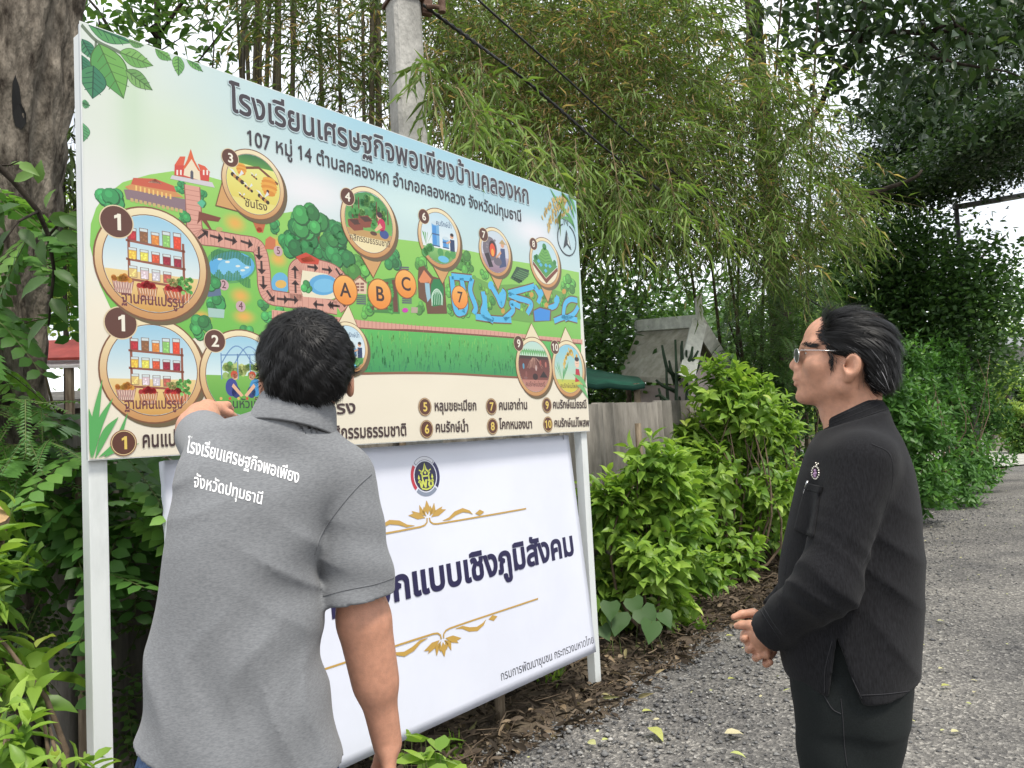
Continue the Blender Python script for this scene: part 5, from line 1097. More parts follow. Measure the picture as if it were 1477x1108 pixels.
# turned-down collar: a fold swept round the neck
def collar(name, c0, c1, rx0, ry0, rx1, ry1, lift, drop, M, mtl, parent, gap=0, th=.004):
    nA = 72; V = []; prof = [(0, -.35), (.0, .35), (.0, .85), (.14, 1.0), (.34, .82), (.62, .35), (1.0, -.18)]
    c0, c1 = np.array(c0), np.array(c1); ax_ = (c1-c0)/np.linalg.norm(c1-c0); u_ = np.cross(ax_, [1, 0, 0]); u_ /= np.linalg.norm(u_); v_ = np.cross(u_, ax_)
    for i in range(nA+1):
        a = gap+(2*math.pi-2*gap)*i/nA
        for o_, h_ in prof:
            rx, ry = rx0+(rx1-rx0)*o_, ry0+(ry1-ry0)*o_; cc = c0+(c1-c0)*h_
            V.append(cc+v_*rx*math.sin(a)+u_*ry*math.cos(a))
    k = len(prof); ids = np.arange((nA+1)*k).reshape(nA+1, k)
    o = link(name, npmesh(name, toworld(M, V), [np.stack([ids[:-1, :-1], ids[:-1, 1:], ids[1:, 1:], ids[1:, :-1]], -1).reshape(-1, 4)]), mtl, parent, True)
    m = o.modifiers.new('cloth', 'SOLIDIFY'); m.thickness = th; m.offset = 0; ss = o.modifiers.new('round', 'SUBSURF'); ss.levels = ss.render_levels = 1
    return o
collar('collar', (-.026, .014, 1.432), (-.012, .026, 1.487), .067, .068, .086, .084, 0, 0, M1, M_polo, polo, .35)
mb = MB(); seam(mb, bv1, [(536, 684), (515, 703), (488, 735), (464, 770), (454, 800)], .0013); seam(mb, bv1, [(466, 860), (500, 851), (540, 843), (570, 833)], .0009); mb.build('shoulder_seam', M_polostitch, polo, True)
def cloth_text(bv, st, p0, p1, hpx, mtl, name, parent, bold=.02, bow=0):
    vo, f, wd = glyphs(st, bold); ch = glyphs('ก')[0][:, 1].max(); p0, p1 = np.array(p0, float), np.array(p1, float); d = p1-p0; ang = math.atan2(d[1], d[0]); L = np.linalg.norm(d)
    # split long edges so that the print follows the cloth
    bm = bmesh.new(); vs = [bm.verts.new((*q, 0)) for q in vo]; [bm.faces.new([vs[i] for i in t]) for t in f]
    for _ in range(2):
        es = [e for e in bm.edges if e.calc_length() > .22]
        if es: bmesh.ops.subdivide_edges(bm, edges=es, cuts=1); bmesh.ops.triangulate(bm, faces=bm.faces[:])
    bm.verts.index_update(); V = []; F = []; ok = []
    for v in bm.verts:
        t = v.co.x/wd; h = v.co.y/ch*hpx*(1-.12*t); q = p0+d*t+np.array([math.sin(ang)*.55, -math.cos(ang)])*h+np.array([0, bow*4*t*(1-t)])
        p = hit(bv, q[0], q[1], .0012); ok.append(p is not None); V.append(p if p is not None else (0, 0, 0))
    for fc in bm.faces:
        i = [v.index for v in fc.verts]
        if all(ok[k] for k in i): F.append(i)
    bm.free(); me = bpy.data.meshes.new(name); me.from_pydata([tuple(p) for p in V], [], F); bm = bmesh.new(); bm.from_mesh(me); bmesh.ops.delete(bm, geom=[v for v in bm.verts if not v.link_faces], context='VERTS'); bmesh.ops.recalc_face_normals(bm, faces=bm.faces[:]); bm.to_mesh(me); bm.free()
    return link(name, me, mtl, parent)
cloth_text(bv1, 'โรงเรียนเศรษฐกิจพอเพียง', (268, 652), (430, 697), 16.5, M_ink, 'printed_lettering', polo, .014, -2)
cloth_text(bv1, 'จังหวัดปทุมธานี', (278, 702), (377, 727.5), 15, M_ink, 'printed_lettering', polo, .014, -1)
# hair
xs = axis(-.11, .12, [(.12, .004)]); ys = axis(-.1, .17, [(.17, .004)]); zs = axis(1.45, 1.68, [(1.68, .004)]); Pg = grid(xs, ys, zs)
Hd = ell(Pg, (.004, .030, 1.568), (.088, .104, .093)); Hd = smin(Hd, ell(Pg, (.002, -.02, 1.52), (.066, .05, .055)), .03)
Hd = np.maximum(Hd, 1.478+.02*np.abs(Pg[0]/.07)**2*(Pg[1] > -.2)-Pg[2])                        # nape line
face_ = np.maximum(.045+1.35*np.maximum(Pg[2]-1.56, 0)-Pg[1], -10); Hd = np.maximum(Hd, -np.maximum(face_, Pg[2]-1.612) if False else np.where((Pg[1] > .05+.9*np.clip(Pg[2]-1.545, 0, .1)) & (Pg[2] < 1.615), .03, Hd))
for sx in (-1, 1): Hd = np.maximum(Hd, -ell(Pg, (.004+sx*.088, .038, 1.512), (.03, .022, .035)))
Hd = Hd+.0012*np.sin(Pg[0]*190+np.sin(Pg[2]*120)*2)
hair1 = sdf_object('hair', Hd, (xs, ys, zs), M1, M_hair, p1, 1)
hp, hn = sample_surface(hair1, 24000, M1); wh = np.array([-.004, -.055, 1.632]); r_ = hp-wh; fl = r_+np.cross(hn, r_)*.45+np.array([0, 0, -.02])+RNG.normal(0, .022, hp.shape)
strands('hair_locks', hp, hn, fl, .017+.02*RNG.random(len(hp)), .0009+.0008*RNG.random(len(hp)), RNG.random(len(hp))*.8, hair1, .34, 4, M1)
# jeans
xs = axis(-.36, .1, [(.1, .008)]); ys = axis(-.2, .2, [(.2, .008)]); zs = axis(.03, 1.0, [(1.0, .01)]); Pg = grid(xs, ys, zs)
Jd = loft(Pg, [(.72, -.312, .03, .0, .125), (.86, -.305, .02, .0, .12), (.97, -.29, .01, .0, .115)], 2.3); Jd = np.maximum(Jd, np.maximum(Pg[2]-.965, .74-Pg[2]))
for sx in (-.222, -.058): Jd = smin(Jd, chain(Pg, [(sx, .0, .82), (sx, .01, .48), (sx, -.0, .06)], (.088, .075, .066), .02), .03)
Jd = np.maximum(Jd, .05-Pg[2])+fold(Pg, (20, 20, 45), 0, 1, .0015); sdf_object('jeans', Jd, (xs, ys, zs), M1, M_jeans, p1, 2)
for sx in (-.222, -.058):
    mb = MB(); mb.tube([toworld(M1, q) for q in ((sx, -.075, .045), (sx, .0, .06), (sx-.005, .1, .045), (sx-.01, .19, .035))], (.045, .05, .047, .03), 14); mb.build('shoe', M_black, p1, True)

# ------------------------------------------------------------------ the man in black, seen from the side
P2 = np.array([.74, 1.72, 0]); M2 = frame(P2)
p2 = empty('person', P2, 'man in a black collarless jacket and glasses standing in profile with clasped hands', 'person')
xs = axis(-.30, .14, [(.14, .0034)]); ys = axis(-.27, .27, [(-.11, .006), (.1, .0034), (.27, .008)]); zs = axis(-.01, 1.645, [(.8, .022), (.84, .008), (.985, .0032), (1.33, .012), (1.645, .003)])
Pg = grid(xs, ys, zs); D = np.full(Pg[0].shape, 1., np.float32)
def head2(Q, D, sl):
    x, y, z = Q
    d = ell(Q, (.020, .0, 1.548), (.086, .074, .079))                                         # cranium
    d = smin(d, ell(Q, (-.028, .0, 1.565), (.055, .062, .055)), .03)                            # forehead
    d = smin(d, ell(Q, (-.048, .0, 1.500), (.045, .060, .062)), .025)                           # face
    d = smin(d, cone(Q, (-.082, .0, 1.450), (-.075, .0, 1.475), .020, .030), .02)               # chin
    for sy in (-1, 1):
        d = smin(d, cone(Q, (-.078, sy*.014, 1.448), (-.012, sy*.050, 1.462), .014, .014), .02)   # jaw line
        d = smin(d, cone(Q, (-.012, sy*.052, 1.462), (.005, sy*.058, 1.50), .013, .014), .02)
        d = smin(d, ell(Q, (-.060, sy*.044, 1.512), (.022, .018, .017)), .02)                    # cheek bone
        d = smin(d, cone(Q, (-.078, sy*.012, 1.558), (-.058, sy*.052, 1.560), .010, .008), .012)  # brow
        d = smax(d, -ell(Q, (-.094, sy*.032, 1.541), (.020, .019, .010)), .008)                  # eye socket
        d = smin(d, ell(Q, (-.066, sy*.031, 1.540), (.0135, .014, .0125)), .003)
        d = smin(d, ell(Q, (-.0755, sy*.031, 1.546), (.006, .014, .003)), .003); d = smin(d, ell(Q, (-.0745, sy*.031, 1.534), (.006, .014, .003)), .003)
        d = smin(d, ell(Q, (-.094, sy*.0115, 1.5085), (.011, .008, .007)), .006)                 # nostril wing
        e_ = ell(Q, (.014, sy*.080, 1.503), (.0175, .0095, .028), ((.96, 0, .28), (0, 1, 0), (-.28, 0, .96)))
        e_ = smax(e_, -ell(Q, (.010, sy*.0905, 1.505), (.0118, .0115, .0205), ((.96, 0, .28), (0, 1, 0), (-.28, 0, .96))), .004)
        e_ = smin(e_, ell(Q, (.0185, sy*.082, 1.503), (.0028, .004, .014)), .003)
        e_ = smin(e_, ell(Q, (-.001, sy*.079, 1.500), (.005, .005, .008)), .004); e_ = smin(e_, ell(Q, (.004, sy*.075, 1.477), (.008, .006, .009)), .006)
        d = smin(d, e_, .005); d = smax(d, -ell(Q, (.006, sy*.087, 1.503), (.0078, .0125, .0125)), .002); d = smax(d, -cone(Q, (.002, sy*.09, 1.503), (.000, sy*.064, 1.503), .0042, .0036), .002)
    d = smin(d, cone(Q, (-.083, 0, 1.550), (-.1045, 0, 1.519), .009, .0105), .012)                # nose
    d = smin(d, ell(Q, (-.1065, 0, 1.516), (.0095, .010, .0085)), .006)
    d = smin(d, ell(Q, (-.098, 0, 1.490), (.012, .021, .013)), .012)                            # mouth mound
    d = smin(d, ell(Q, (-.1045, 0, 1.4865), (.0075, .019, .0046)), .004); d = smin(d, ell(Q, (-.1035, 0, 1.4745), (.0075, .016, .005)), .004)
    d = smax(d, -cone(Q, (-.113, -.02, 1.480), (-.113, .02, 1.480), .0024, .0024), .004)
    d = smin(d, ell(Q, (-.094, 0, 1.446), (.014, .016, .013)), .012)
    d = smin(d, cone(Q, (.012, 0, 1.36), (.018, 0, 1.475), .052, .054), .035); d = smin(d, cone(Q, (-.012, 0, 1.375), (-.028, 0, 1.44), .038, .032), .03)
    d = smin(d, ell(Q, (-.047, 0, 1.40), (.010, .012, .014)), .015)
    D[:, :, sl] = np.minimum(D[:, :, sl], d)
sub(D, Pg, zs, 1.33, 1.645, head2)
def torso2(Q, D, sl):
    d = loft(Q, [(.78, -.13, .06, .0, .12), (.95, -.14, .075, .0, .135), (1.1, -.135, .095, .0, .15), (1.22, -.105, .10, .0, .155), (1.31, -.08, .09, .0, .14), (1.37, -.04, .07, .0, .08)], 2.3); D[:, :, sl] = smin(D[:, :, sl], d, .03)
sub(D, Pg, zs, .76, 1.40, torso2)
S2L, E2L, W2L = np.array([.024, -.150, 1.29]), np.array([-.066, -.200, 1.068]), np.array([-.196, -.085, .935])
S2R, E2R, W2R = S2L*(1, -1, 1), E2L*(1, -1, 1), np.array([-.19, .07, .93])
def arms2(Q, D, sl): D[:, :, sl] = smin(D[:, :, sl], smin(chain(Q, [S2L, E2L, W2L], (.045, .037, .026), .02), chain(Q, [S2R, E2R, W2R], (.045, .037, .026), .02), .01), .02)
sub(D, Pg, zs, .89, 1.34, arms2)
def hands2(Q, D, sl):
    # left hand over the right one
    d = ell(Q, (-.214, -.052, .915), (.027, .017, .026), ((.72, 0, .69), (0, 1, 0), (-.69, 0, .72))); d = smin(d, cone(Q, W2L, (-.214, -.055, .918), .024, .019), .015)
    d = smin(d, chain(Q, [(-.205, -.060, .936), (-.236, -.052, .944), (-.256, -.044, .941), (-.268, -.040, .937)], (.0135, .0105, .0095, .0075), .004), .007)   # left thumb
    for kx, kz, l in ((-.244, .922, 1.), (-.241, .904, 1.05), (-.232, .889, 1.), (-.219, .878, .85)):
        k0 = np.array([kx, -.050, kz]); d = smin(d, chain(Q, [k0+(.012, -.004, .004), k0+(-.006*l, .018*l, -.003), k0+(-.002, .045*l, -.006), k0+(.012, .060*l, -.004)], (.0105, .0095, .0088, .0074), .003), .003)
    r = ell(Q, (-.208, .022, .905), (.027, .017, .027)); r = smin(r, cone(Q, W2R, (-.208, .025, .91), .024, .019), .015)
    r = smin(r, chain(Q, [(-.205, .022, .938), (-.235, .002, .957), (-.258, -.012, .957), (-.276, -.018, .951)], (.0125, .0105, .0095, .0075), .004), .007)
    for a, b in (((-.238, .018, .925), (-.250, -.058, .915)), ((-.232, .020, .898), (-.238, -.060, .895)), ((-.220, .022, .880), (-.222, -.058, .877)), ((-.200, .022, .868), (-.200, -.050, .864))):
        a, b = np.array(a), np.array(b); m_ = (a+b)/2+np.array([-.012, 0, -.010]); r = smin(r, chain(Q, [a, m_+(0, .012, 0), m_+(.002, -.022, 0), b], (.0102, .0096, .0088, .0076), .003), .003)
    D[:, :, sl] = np.minimum(D[:, :, sl], smin(d, r, .0015))
sub(D, Pg, zs, .84, .985, hands2)
def legs2(Q, D, sl):
    d = None
    for sy in (-.085, .085): c = chain(Q, [(-.045, sy*.85, .86), (-.055, sy, .48), (-.03, sy, .08), (-.14, sy, .04)], (.058, .048, .036, .03), .02); d = c if d is None else smin(d, c, .02)
    D[:, :, sl] = smin(D[:, :, sl], d, .02)
sub(D, Pg, zs, -.01, .9, legs2)
body2 = sdf_object('body', D, (xs, ys, zs), M2, M_skin2, p2, 1)
bvb2 = bvh_of(body2)
# jacket
xs = axis(-.27, .16, [(.16, .0048)]); ys = axis(-.3, .3, [(.0, .0048), (.3, .008)]); zs = axis(.76, 1.43, [(1.43, .005)]); Pg = grid(xs, ys, zs)
rows = [(.77, -.150, .096, .0, .175), (.80, -.160, .096, .0, .175), (.87, -.180, .103, .0, .177), (.95, -.182, .112, .0, .178), (1.05, -.172, .122, .0, .176), (1.14, -.152, .126, .0, .174), (1.22, -.130, .125, .0, .172), (1.29, -.108, .116, .0, .165), (1.34, -.086, .102, .0, .145), (1.375, -.062, .088, .0, .098), (1.41, -.050, .080, .0, .070)]
T2 = loft(Pg, rows, 2.25)
T2 = T2+.0040*np.exp(-((Pg[0]-.06)/.065)**2)*(np.abs(np.sin(Pg[2]*26+Pg[0]*30+np.sin(Pg[2]*11)))**.6*2-1.2)*np.clip((1.32-Pg[2])*5, 0, 1)+(fold(Pg, (30, 5, 20), .4, 1.2, .0022)+fold(Pg, (-22, 8, 34), 2.1, 1., .0018))*np.clip((1.2-Pg[2])*5, 0, 1)+fold(Pg, (70, 0, 8), 1., .8, .0012)*np.clip((.98-Pg[2])*8, 0, 1)
hemz = .832+.012*np.clip((Pg[0]+.10)*-8, 0, 1)+.006*np.sin(Pg[0]*25+Pg[1]*9)
Tc = np.maximum(T2, hemz-Pg[2]); Tc = np.maximum(Tc, -np.maximum(T2+.011, Pg[2]-.93))
t_ = np.clip((.955-Pg[2])/.12, 0, 1.3); wx = np.maximum((-.055-.024*t_)-Pg[0], Pg[0]-(-.055+.034*t_)); wedge = np.maximum(np.maximum(wx, Pg[2]-.955), np.abs(np.abs(Pg[1])-.2)-.1); Tc = np.maximum(Tc, -wedge)
Dj = Tc
for Sx, Ex, Wx in ((S2L, E2L, W2L), (S2R, E2R, W2R)):
    ax_ = (Wx-Ex)/np.linalg.norm(Wx-Ex); C_e = Wx-ax_*.012
    sv = chain(Pg, [Sx+(-.006, .0, .012), Ex+(.002, 0, .0), C_e+ax_*.05], (.060, .058, .045), .035)
    near = np.exp(-((Pg[0]-Ex[0])**2+(Pg[1]-Ex[1])**2+(Pg[2]-Ex[2])**2)/.010)
    tt = (Pg[0]*.35+Pg[2]*.94); sv = sv+near*.0052*(np.abs(np.sin(tt*62+Pg[0]*26+1.2*np.sin(Pg[1]*30)+.8*np.sin(tt*40)))**.55*2-1.2)+.0018*np.sin(Pg[2]*48+Pg[0]*70+np.sin(Pg[0]*40))*np.clip((1.25-Pg[2])*5, 0, 1)
    cut = (Pg[0]-C_e[0])*ax_[0]+(Pg[1]-C_e[1])*ax_[1]+(Pg[2]-C_e[2])*ax_[2]
    onlyfore = np.maximum(cut, -1); sv_c = np.where(cut > -.2, np.maximum(sv, cut), sv)
    sv_c = np.maximum(sv_c, -np.maximum(sv+.010, -(cut+.05)))
    Dj = smin(Dj, sv_c, .008+.05*np.clip((Pg[2]-1.17)*6, 0, 1))
Dj = np.maximum(Dj, Pg[2]-(1.388+.28*(Pg[0]-.013)))
neck2 = cone(Pg, (.012, 0, 1.34), (.016, 0, 1.46), .058, .058); Dj = np.maximum(Dj, -np.maximum(neck2, 1.372-Pg[2]))
jacket = sdf_object('jacket', Dj, (xs, ys, zs), M2, M_jacket, p2, 3)
bv2 = bvh_of(jacket)
# standing collar band
V = []; nA = 64
for i in range(nA+1):
    a = .12+(2*math.pi-.24)*i/nA-math.pi
    for h in (0, .35, .7, 1.0):
        cx = .013+(.0065-.013)*h; cz = 1.383+(1.409-1.383)*h; rx = .068+(.0535-.068)*h**.8; ry = .070+(.057-.070)*h**.8; sl = .28+.16*h
        x = cx+rx*math.cos(a); V.append((x, ry*math.sin(a), cz+(x-cx)*sl*1.0+.006*h))
ids = np.arange((nA+1)*4).reshape(nA+1, 4)
o = link('collar', npmesh('collar', toworld(M2, V), [np.stack([ids[:-1, :-1], ids[1:, :-1], ids[1:, 1:], ids[:-1, 1:]], -1).reshape(-1, 4)]), M_jacket, jacket, True); m = o.modifiers.new('cloth', 'SOLIDIFY'); m.thickness = .005; m.offset = 0; o.modifiers.new('r', 'SUBSURF').render_levels = 1
mb = MB()
for h in (.18, .5, .8): mb.tube([toworld(M2, (lambda cx, cz, rx, ry, sl, a: (cx+rx*1.05*math.cos(a), ry*1.05*math.sin(a), cz+rx*1.05*math.cos(a)*sl+.006*h))(.013-.0065*h, 1.383+.026*h, .068-.0145*h**.8, .070-.013*h**.8, .28+.16*h, .3-math.pi+(2*math.pi-.6)*k/48)) for k in range(49)], .0007, 4)
mb.build('collar_stitching', M_stitch, jacket, True)
for px in ([(1257, 640), (1283, 655), (1288, 690), (1276, 740), (1256, 790), (1245, 815)], [(1125, 922), (1111, 902), (1097, 880)], [(1129, 917), (1115, 898), (1101, 876)], [(1241, 1003), (1280, 1001), (1318, 996)], [(1206, 920), (1222, 962), (1243, 1008)], [(1200, 925), (1190, 965), (1189, 1000)], [(1145, 700), (1138, 760), (1132, 830)]): mb = MB(); seam(mb, bv2, px, .0009); len(mb.v) and mb.build('seam_stitching', M_stitch, jacket, True)
V, F = patch(bv2, [(1163, 700), (1184, 706), (1174, 776), (1147, 764)], .003, 12)
if F: me = bpy.data.meshes.new('breast_pocket'); me.from_pydata([tuple(v) for v in V], [], F); o = link('breast_pocket', me, M_jacket, jacket, True); o.modifiers.new('c', 'SOLIDIFY').thickness = .004
V, F = patch(bv2, [(1166, 697), (1187, 702), (1184, 712), (1162, 706)], .0055, 8)
if F: me = bpy.data.meshes.new('pocket_flap'); me.from_pydata([tuple(v) for v in V], [], F); o = link('pocket_flap', me, M_jacket, jacket, True); o.modifiers.new('c', 'SOLIDIFY').thickness = .004
a_ = hit(bv2, 1165, 694, .006); b_ = hit(bv2, 1160, 712, .007)
if a_ is not None and b_ is not None: mb = MB(); mb.tube([a_, b_], .0028, 8); tag(mb.build('pen', M_chrome, None, True), 'slim silver pen clipped in the breast pocket of the black jacket', 'pen')
# brooch with a ring of stones
M_gem = mat('pale_stones', (.75, .68, .6), .15, .8, metal=.3, var=.4, scale=400); M_pink = mat('violet_enamel', (.36, .22, .36), .2, .6)
br_ = None; pc = hit(bv2, 1176, 684, .002)
if pc is not None:
    br_ = empty('brooch', pc, 'small oval jewelled brooch pinned on the black jacket chest', 'brooch'); g_ = MB(); h_ = MB(); vd = -np.array(ray(1176, 684)); vd /= np.linalg.norm(vd); sx_ = np.cross([0, 0, 1.], vd); sx_ /= np.linalg.norm(sx_)
    for k in range(16):
        a = k/16*6.283; q = hit(bv2, 1176+5.2*math.cos(a), 682+9*math.sin(a), .003)
        if q is not None: g_.tube([q-vd*.001, q+vd*.0025], .0019, 6)
    for dx, dy in ((2, -13), (4, -15), (1, -16)):
        q = hit(bv2, 1176+dx, 684+dy, .003)
        if q is not None: g_.tube([q-vd*.001, q+vd*.002], .0019, 6)
    for dx, dy in ((0, -4), (1, 0), (0, 4), (-1, 1)):
        q = hit(bv2, 1176+dx, 683+dy, .002)
        if q is not None: h_.tube([q-vd*.001, q+vd*.002], .0036, 8)
    g_.build('stone_rim', M_gem, br_, True); h_.build('centre', M_pink, br_, True)
# trousers
xs = axis(-.24, .14, [(.14, .006)]); ys = axis(-.2, .2, [(.2, .006)]); zs = axis(.03, .98, [(.55, .012), (.98, .006)]); Pg = grid(xs, ys, zs)
Td = loft(Pg, [(.74, -.158, .075, .0, .158), (.80, -.160, .082, .0, .160), (.9, -.158, .082, .0, .158), (.97, -.15, .08, .0, .152)], 2.3); Td = np.maximum(Td, np.maximum(Pg[2]-.965, .76-Pg[2]))
for sy in (-.078, .078): Td = smin(Td, loft(Pg, [(.04, -.10, .03, sy, .062), (.30, -.125, .02, sy, .064), (.45, -.138, .022, sy, .068), (.62, -.150, .034, sy, .076), (.74, -.156, .062, sy, .080), (.86, -.156, .076, sy, .078)], 2.1), .02)
Td = np.maximum(Td, .05-Pg[2])+fold(Pg, (18, 12, 40), 0, 1, .0018)+fold(Pg, (60, 0, 12), 1, .6, .0014); trou = sdf_object('trousers', Td, (xs, ys, zs), M2, M_trouser, p2, 2); bv3 = bvh_of(trou)
mb = MB(); seam(mb, bv3, [(1187, 1000), (1200, 1022), (1213, 1030)], .0012); seam(mb, bv3, [(1213, 1008), (1216, 1040), (1218, 1075), (1222, 1106)], .001); mb.build('pocket_seam', M_stitch, trou, True)
for sy in (-.08, .08):
    mb = MB(); mb.tube([toworld(M2, q) for q in ((.045, sy, .045), (-.03, sy, .06), (-.13, sy, .045), (-.21, sy, .035))], (.045, .05, .047, .028), 14); mb.build('shoe', M_black, p2, True)
# hair combed back
xs = axis(-.1, .13, [(.13, .0036)]); ys = axis(-.1, .1, [(.1, .0036)]); zs = axis(1.42, 1.65, [(1.65, .0036)]); Pg = grid(xs, ys, zs)
Hd = ell(Pg, (.020, .0, 1.545), (.084, .079, .080)); Hd = smin(Hd, ell(Pg, (.060, .0, 1.485), (.040, .060, .048)), .03); Hd = smin(Hd, ell(Pg, (-.010, 0, 1.578), (.050, .064, .046)), .03)
hl = np.interp(zs, [1.42, 1.47, 1.50, 1.515, 1.53, 1.553, 1.575, 1.59, 1.607, 1.62], [.045, .034, .036, .036, -.022, -.036, -.050, -.033, -.034, -.034]).astype(np.float32)[None, None, :]
mid = np.clip(1-np.abs(Pg[1])/.055, 0, 1); hl = hl-mid*.006*(zs[None, None, :] > 1.58)
Hd = np.maximum(Hd, hl-Pg[0]); Hd = np.maximum(Hd, (1.452+.03*np.clip(1-(Pg[0]-.03)/.05, 0, 1)*0)-Pg[2])
for sy in (-1, 1): Hd = np.maximum(Hd, -ell(Pg, (.016, sy*.08, 1.502), (.023, .022, .032)))
Hd = Hd+.0014*np.sin(Pg[2]*300+Pg[0]*60+np.sin(Pg[0]*80)*1.5)*np.clip((Pg[0]+.06)*20, 0, 1)
hair2 = sdf_object('hair', Hd, (xs, ys, zs), M2, M_hair, p2, 1)
hp, hn = sample_surface(hair2, 22000, M2); k_ = ~((np.abs(hp[:, 1]) > .055) & (hp[:, 2] < 1.545) & (hp[:, 0] < .034)); hp, hn = hp[k_], hn[k_]; hi_ = np.clip((hp[:, 2]-1.53)/.07, 0, 1)[:, None]
fl = np.array([1., 0, .05])*hi_+np.array([.62, 0, -.85])*(1-hi_)+np.stack([0*hp[:, 0], .25*hp[:, 1]/.07, -.5*np.clip(hp[:, 0]/.1, 0, 1)], 1)+RNG.normal(0, .045, hp.shape)
gr = RNG.random(len(hp)); side = (np.abs(hp[:, 1]) > .045) & (hp[:, 2] < 1.56); gr = np.where(side & (RNG.random(len(hp)) < .055), .96+.04*gr, gr*np.where(RNG.random(len(hp)) < .035, 1, .9))
strands('hair_locks', hp, hn, fl, (.020+.045*RNG.random(len(hp)))*(.45+.55*np.clip((hp[:, 2]-1.45)/.06, 0, 1)), .0009+.0008*RNG.random(len(hp)), gr, hair2, .12, 5, M2, .05)
# sideburn and eyebrows: short fine hairs on the skin
def tuft(name, spots, ln, n, parent, tint):
    V = []; Nn = []; F = []
    for (x, y, sx, sy, dx, dz) in spots:
        for _ in range(n):
            p = hit(bvb2, x+RNG.normal(0, sx), y+RNG.normal(0, sy), .0006)
            if p is not None and np.linalg.norm(p-toworld(M2, (-.03, -.05, 1.53))) < .16 and tolocal(M2, p)[0] < -.012: V.append(tolocal(M2, p)); Nn.append((-.35, -.93, .1)); F.append((dx, .0, dz))
    V, Nn, F = np.array(V), np.array(Nn), np.array(F)+RNG.normal(0, .12, (len(V), 3)); Nn /= np.linalg.norm(Nn, axis=1)[:, None]
    return strands(name, V, Nn, F, ln*(.6+.8*RNG.random(len(V))), .0008+.0004*RNG.random(len(V)), np.full(len(V), tint)*RNG.random(len(V)), parent, .15, 3, M2)
tuft('eyebrow', [(1163, 497, 3, 1.6, .8, .25), (1170, 499, 3, 1.5, .9, -.1)], .012, 90, hair2, .6)
tuft('sideburn', [(1199, 512, 2.4, 5, .15, -1), (1200, 524, 2.0, 5, .1, -1), (1196, 500, 3.5, 4, .4, -.8), (1188, 486, 2.5, 5, .9, -.3), (1192, 472, 2.5, 4, 1, .1), (1187, 470, 3, 4, 1, .2), (1184, 480, 3, 4, 1, .1), (1186, 491, 3, 4, 1, -.1), (1194, 459, 3, 3, 1, .3), (1189, 464, 3, 3, 1, .3), (1182, 485, 2.5, 4, 1, 0)], .012, 42, hair2, .7)
# eyes
M_eye = mat('eye_white', (.62, .58, .54), .2, .5); M_iris = mat('dark_iris', (.015, .009, .006), .1, .6)
for sy in (-1, 1):
    for nm, c, r, mm_ in (('eye', (-.0735, sy*.0315, 1.540), (.0068, .0105, .0046), M_eye), ('iris', (-.0775, sy*.0315, 1.540), (.0035, .0048, .0042), M_iris)):
        bm = bmesh.new(); bmesh.ops.create_uvsphere(bm, u_segments=14, v_segments=10, radius=1); me = bpy.data.meshes.new(nm)
        for v in bm.verts: v.co = Vector(toworld(M2, np.array(c)+np.array(v.co)*np.array(r)))
        bm.to_mesh(me); bm.free(); link(nm, me, mm_, body2, True)
# glasses
gl = empty('glasses', toworld(M2, (-.098, 0, 1.54)), 'thin metal framed glasses on the face of the man in black', 'glasses')
M_lens = bpy.data.materials.new('tinted_lens'); M_lens.use_nodes = True; b = M_lens.node_tree.nodes['Principled BSDF']; b.inputs['Base Color'].default_value = (.012, .026, .026, 1); b.inputs['Roughness'].default_value = .3; b.inputs['Alpha'].default_value = .98; b.inputs['Specular IOR Level'].default_value = .12
for sy in (-1, 1):
    c = np.array([-.104, sy*.031, 1.537]); pts = [c+np.array([.013*(math.cos(a)+1)/2, sy*.0235*math.cos(a), .0155*math.sin(a)]) for a in np.linspace(0, 6.2832, 33)]
    mb = MB(); mb.tube([toworld(M2, q) for q in pts], .0011, 6, False); rim_ = mb.build('rim', M_chrome, gl, True)
    mb = MB(); mb.add([toworld(M2, c+(.0065, 0, 0))]+[toworld(M2, q) for q in pts[:-1]], [(0, 1+i, 1+(i+1) % 32) for i in range(32)]); mb.build('lens', M_lens, gl)
    mb = MB(); mb.tube([toworld(M2, q) for q in ((-.094, sy*.0545, 1.545), (-.085, sy*.062, 1.546), (-.05, sy*.069, 1.542), (-.012, sy*.078, 1.536))], .0010, 6); mb.build('temple', M_chrome, gl, True)
    mb = MB(); mb.tube([toworld(M2, q) for q in ((-.014, sy*.0785, 1.5365), (-.006, sy*.079, 1.5365), (.003, sy*.078, 1.5365), (.012, sy*.073, 1.535))], .0016, 6); mb.build('temple_tip', M_black, gl, True)
mb = MB(); mb.tube([toworld(M2, (-.1, .008*k, 1.5405+.002*(1-k*k))) for k in (-1, -.5, 0, .5, 1)], .001, 6); mb.build('bridge', M_chrome, gl, True)
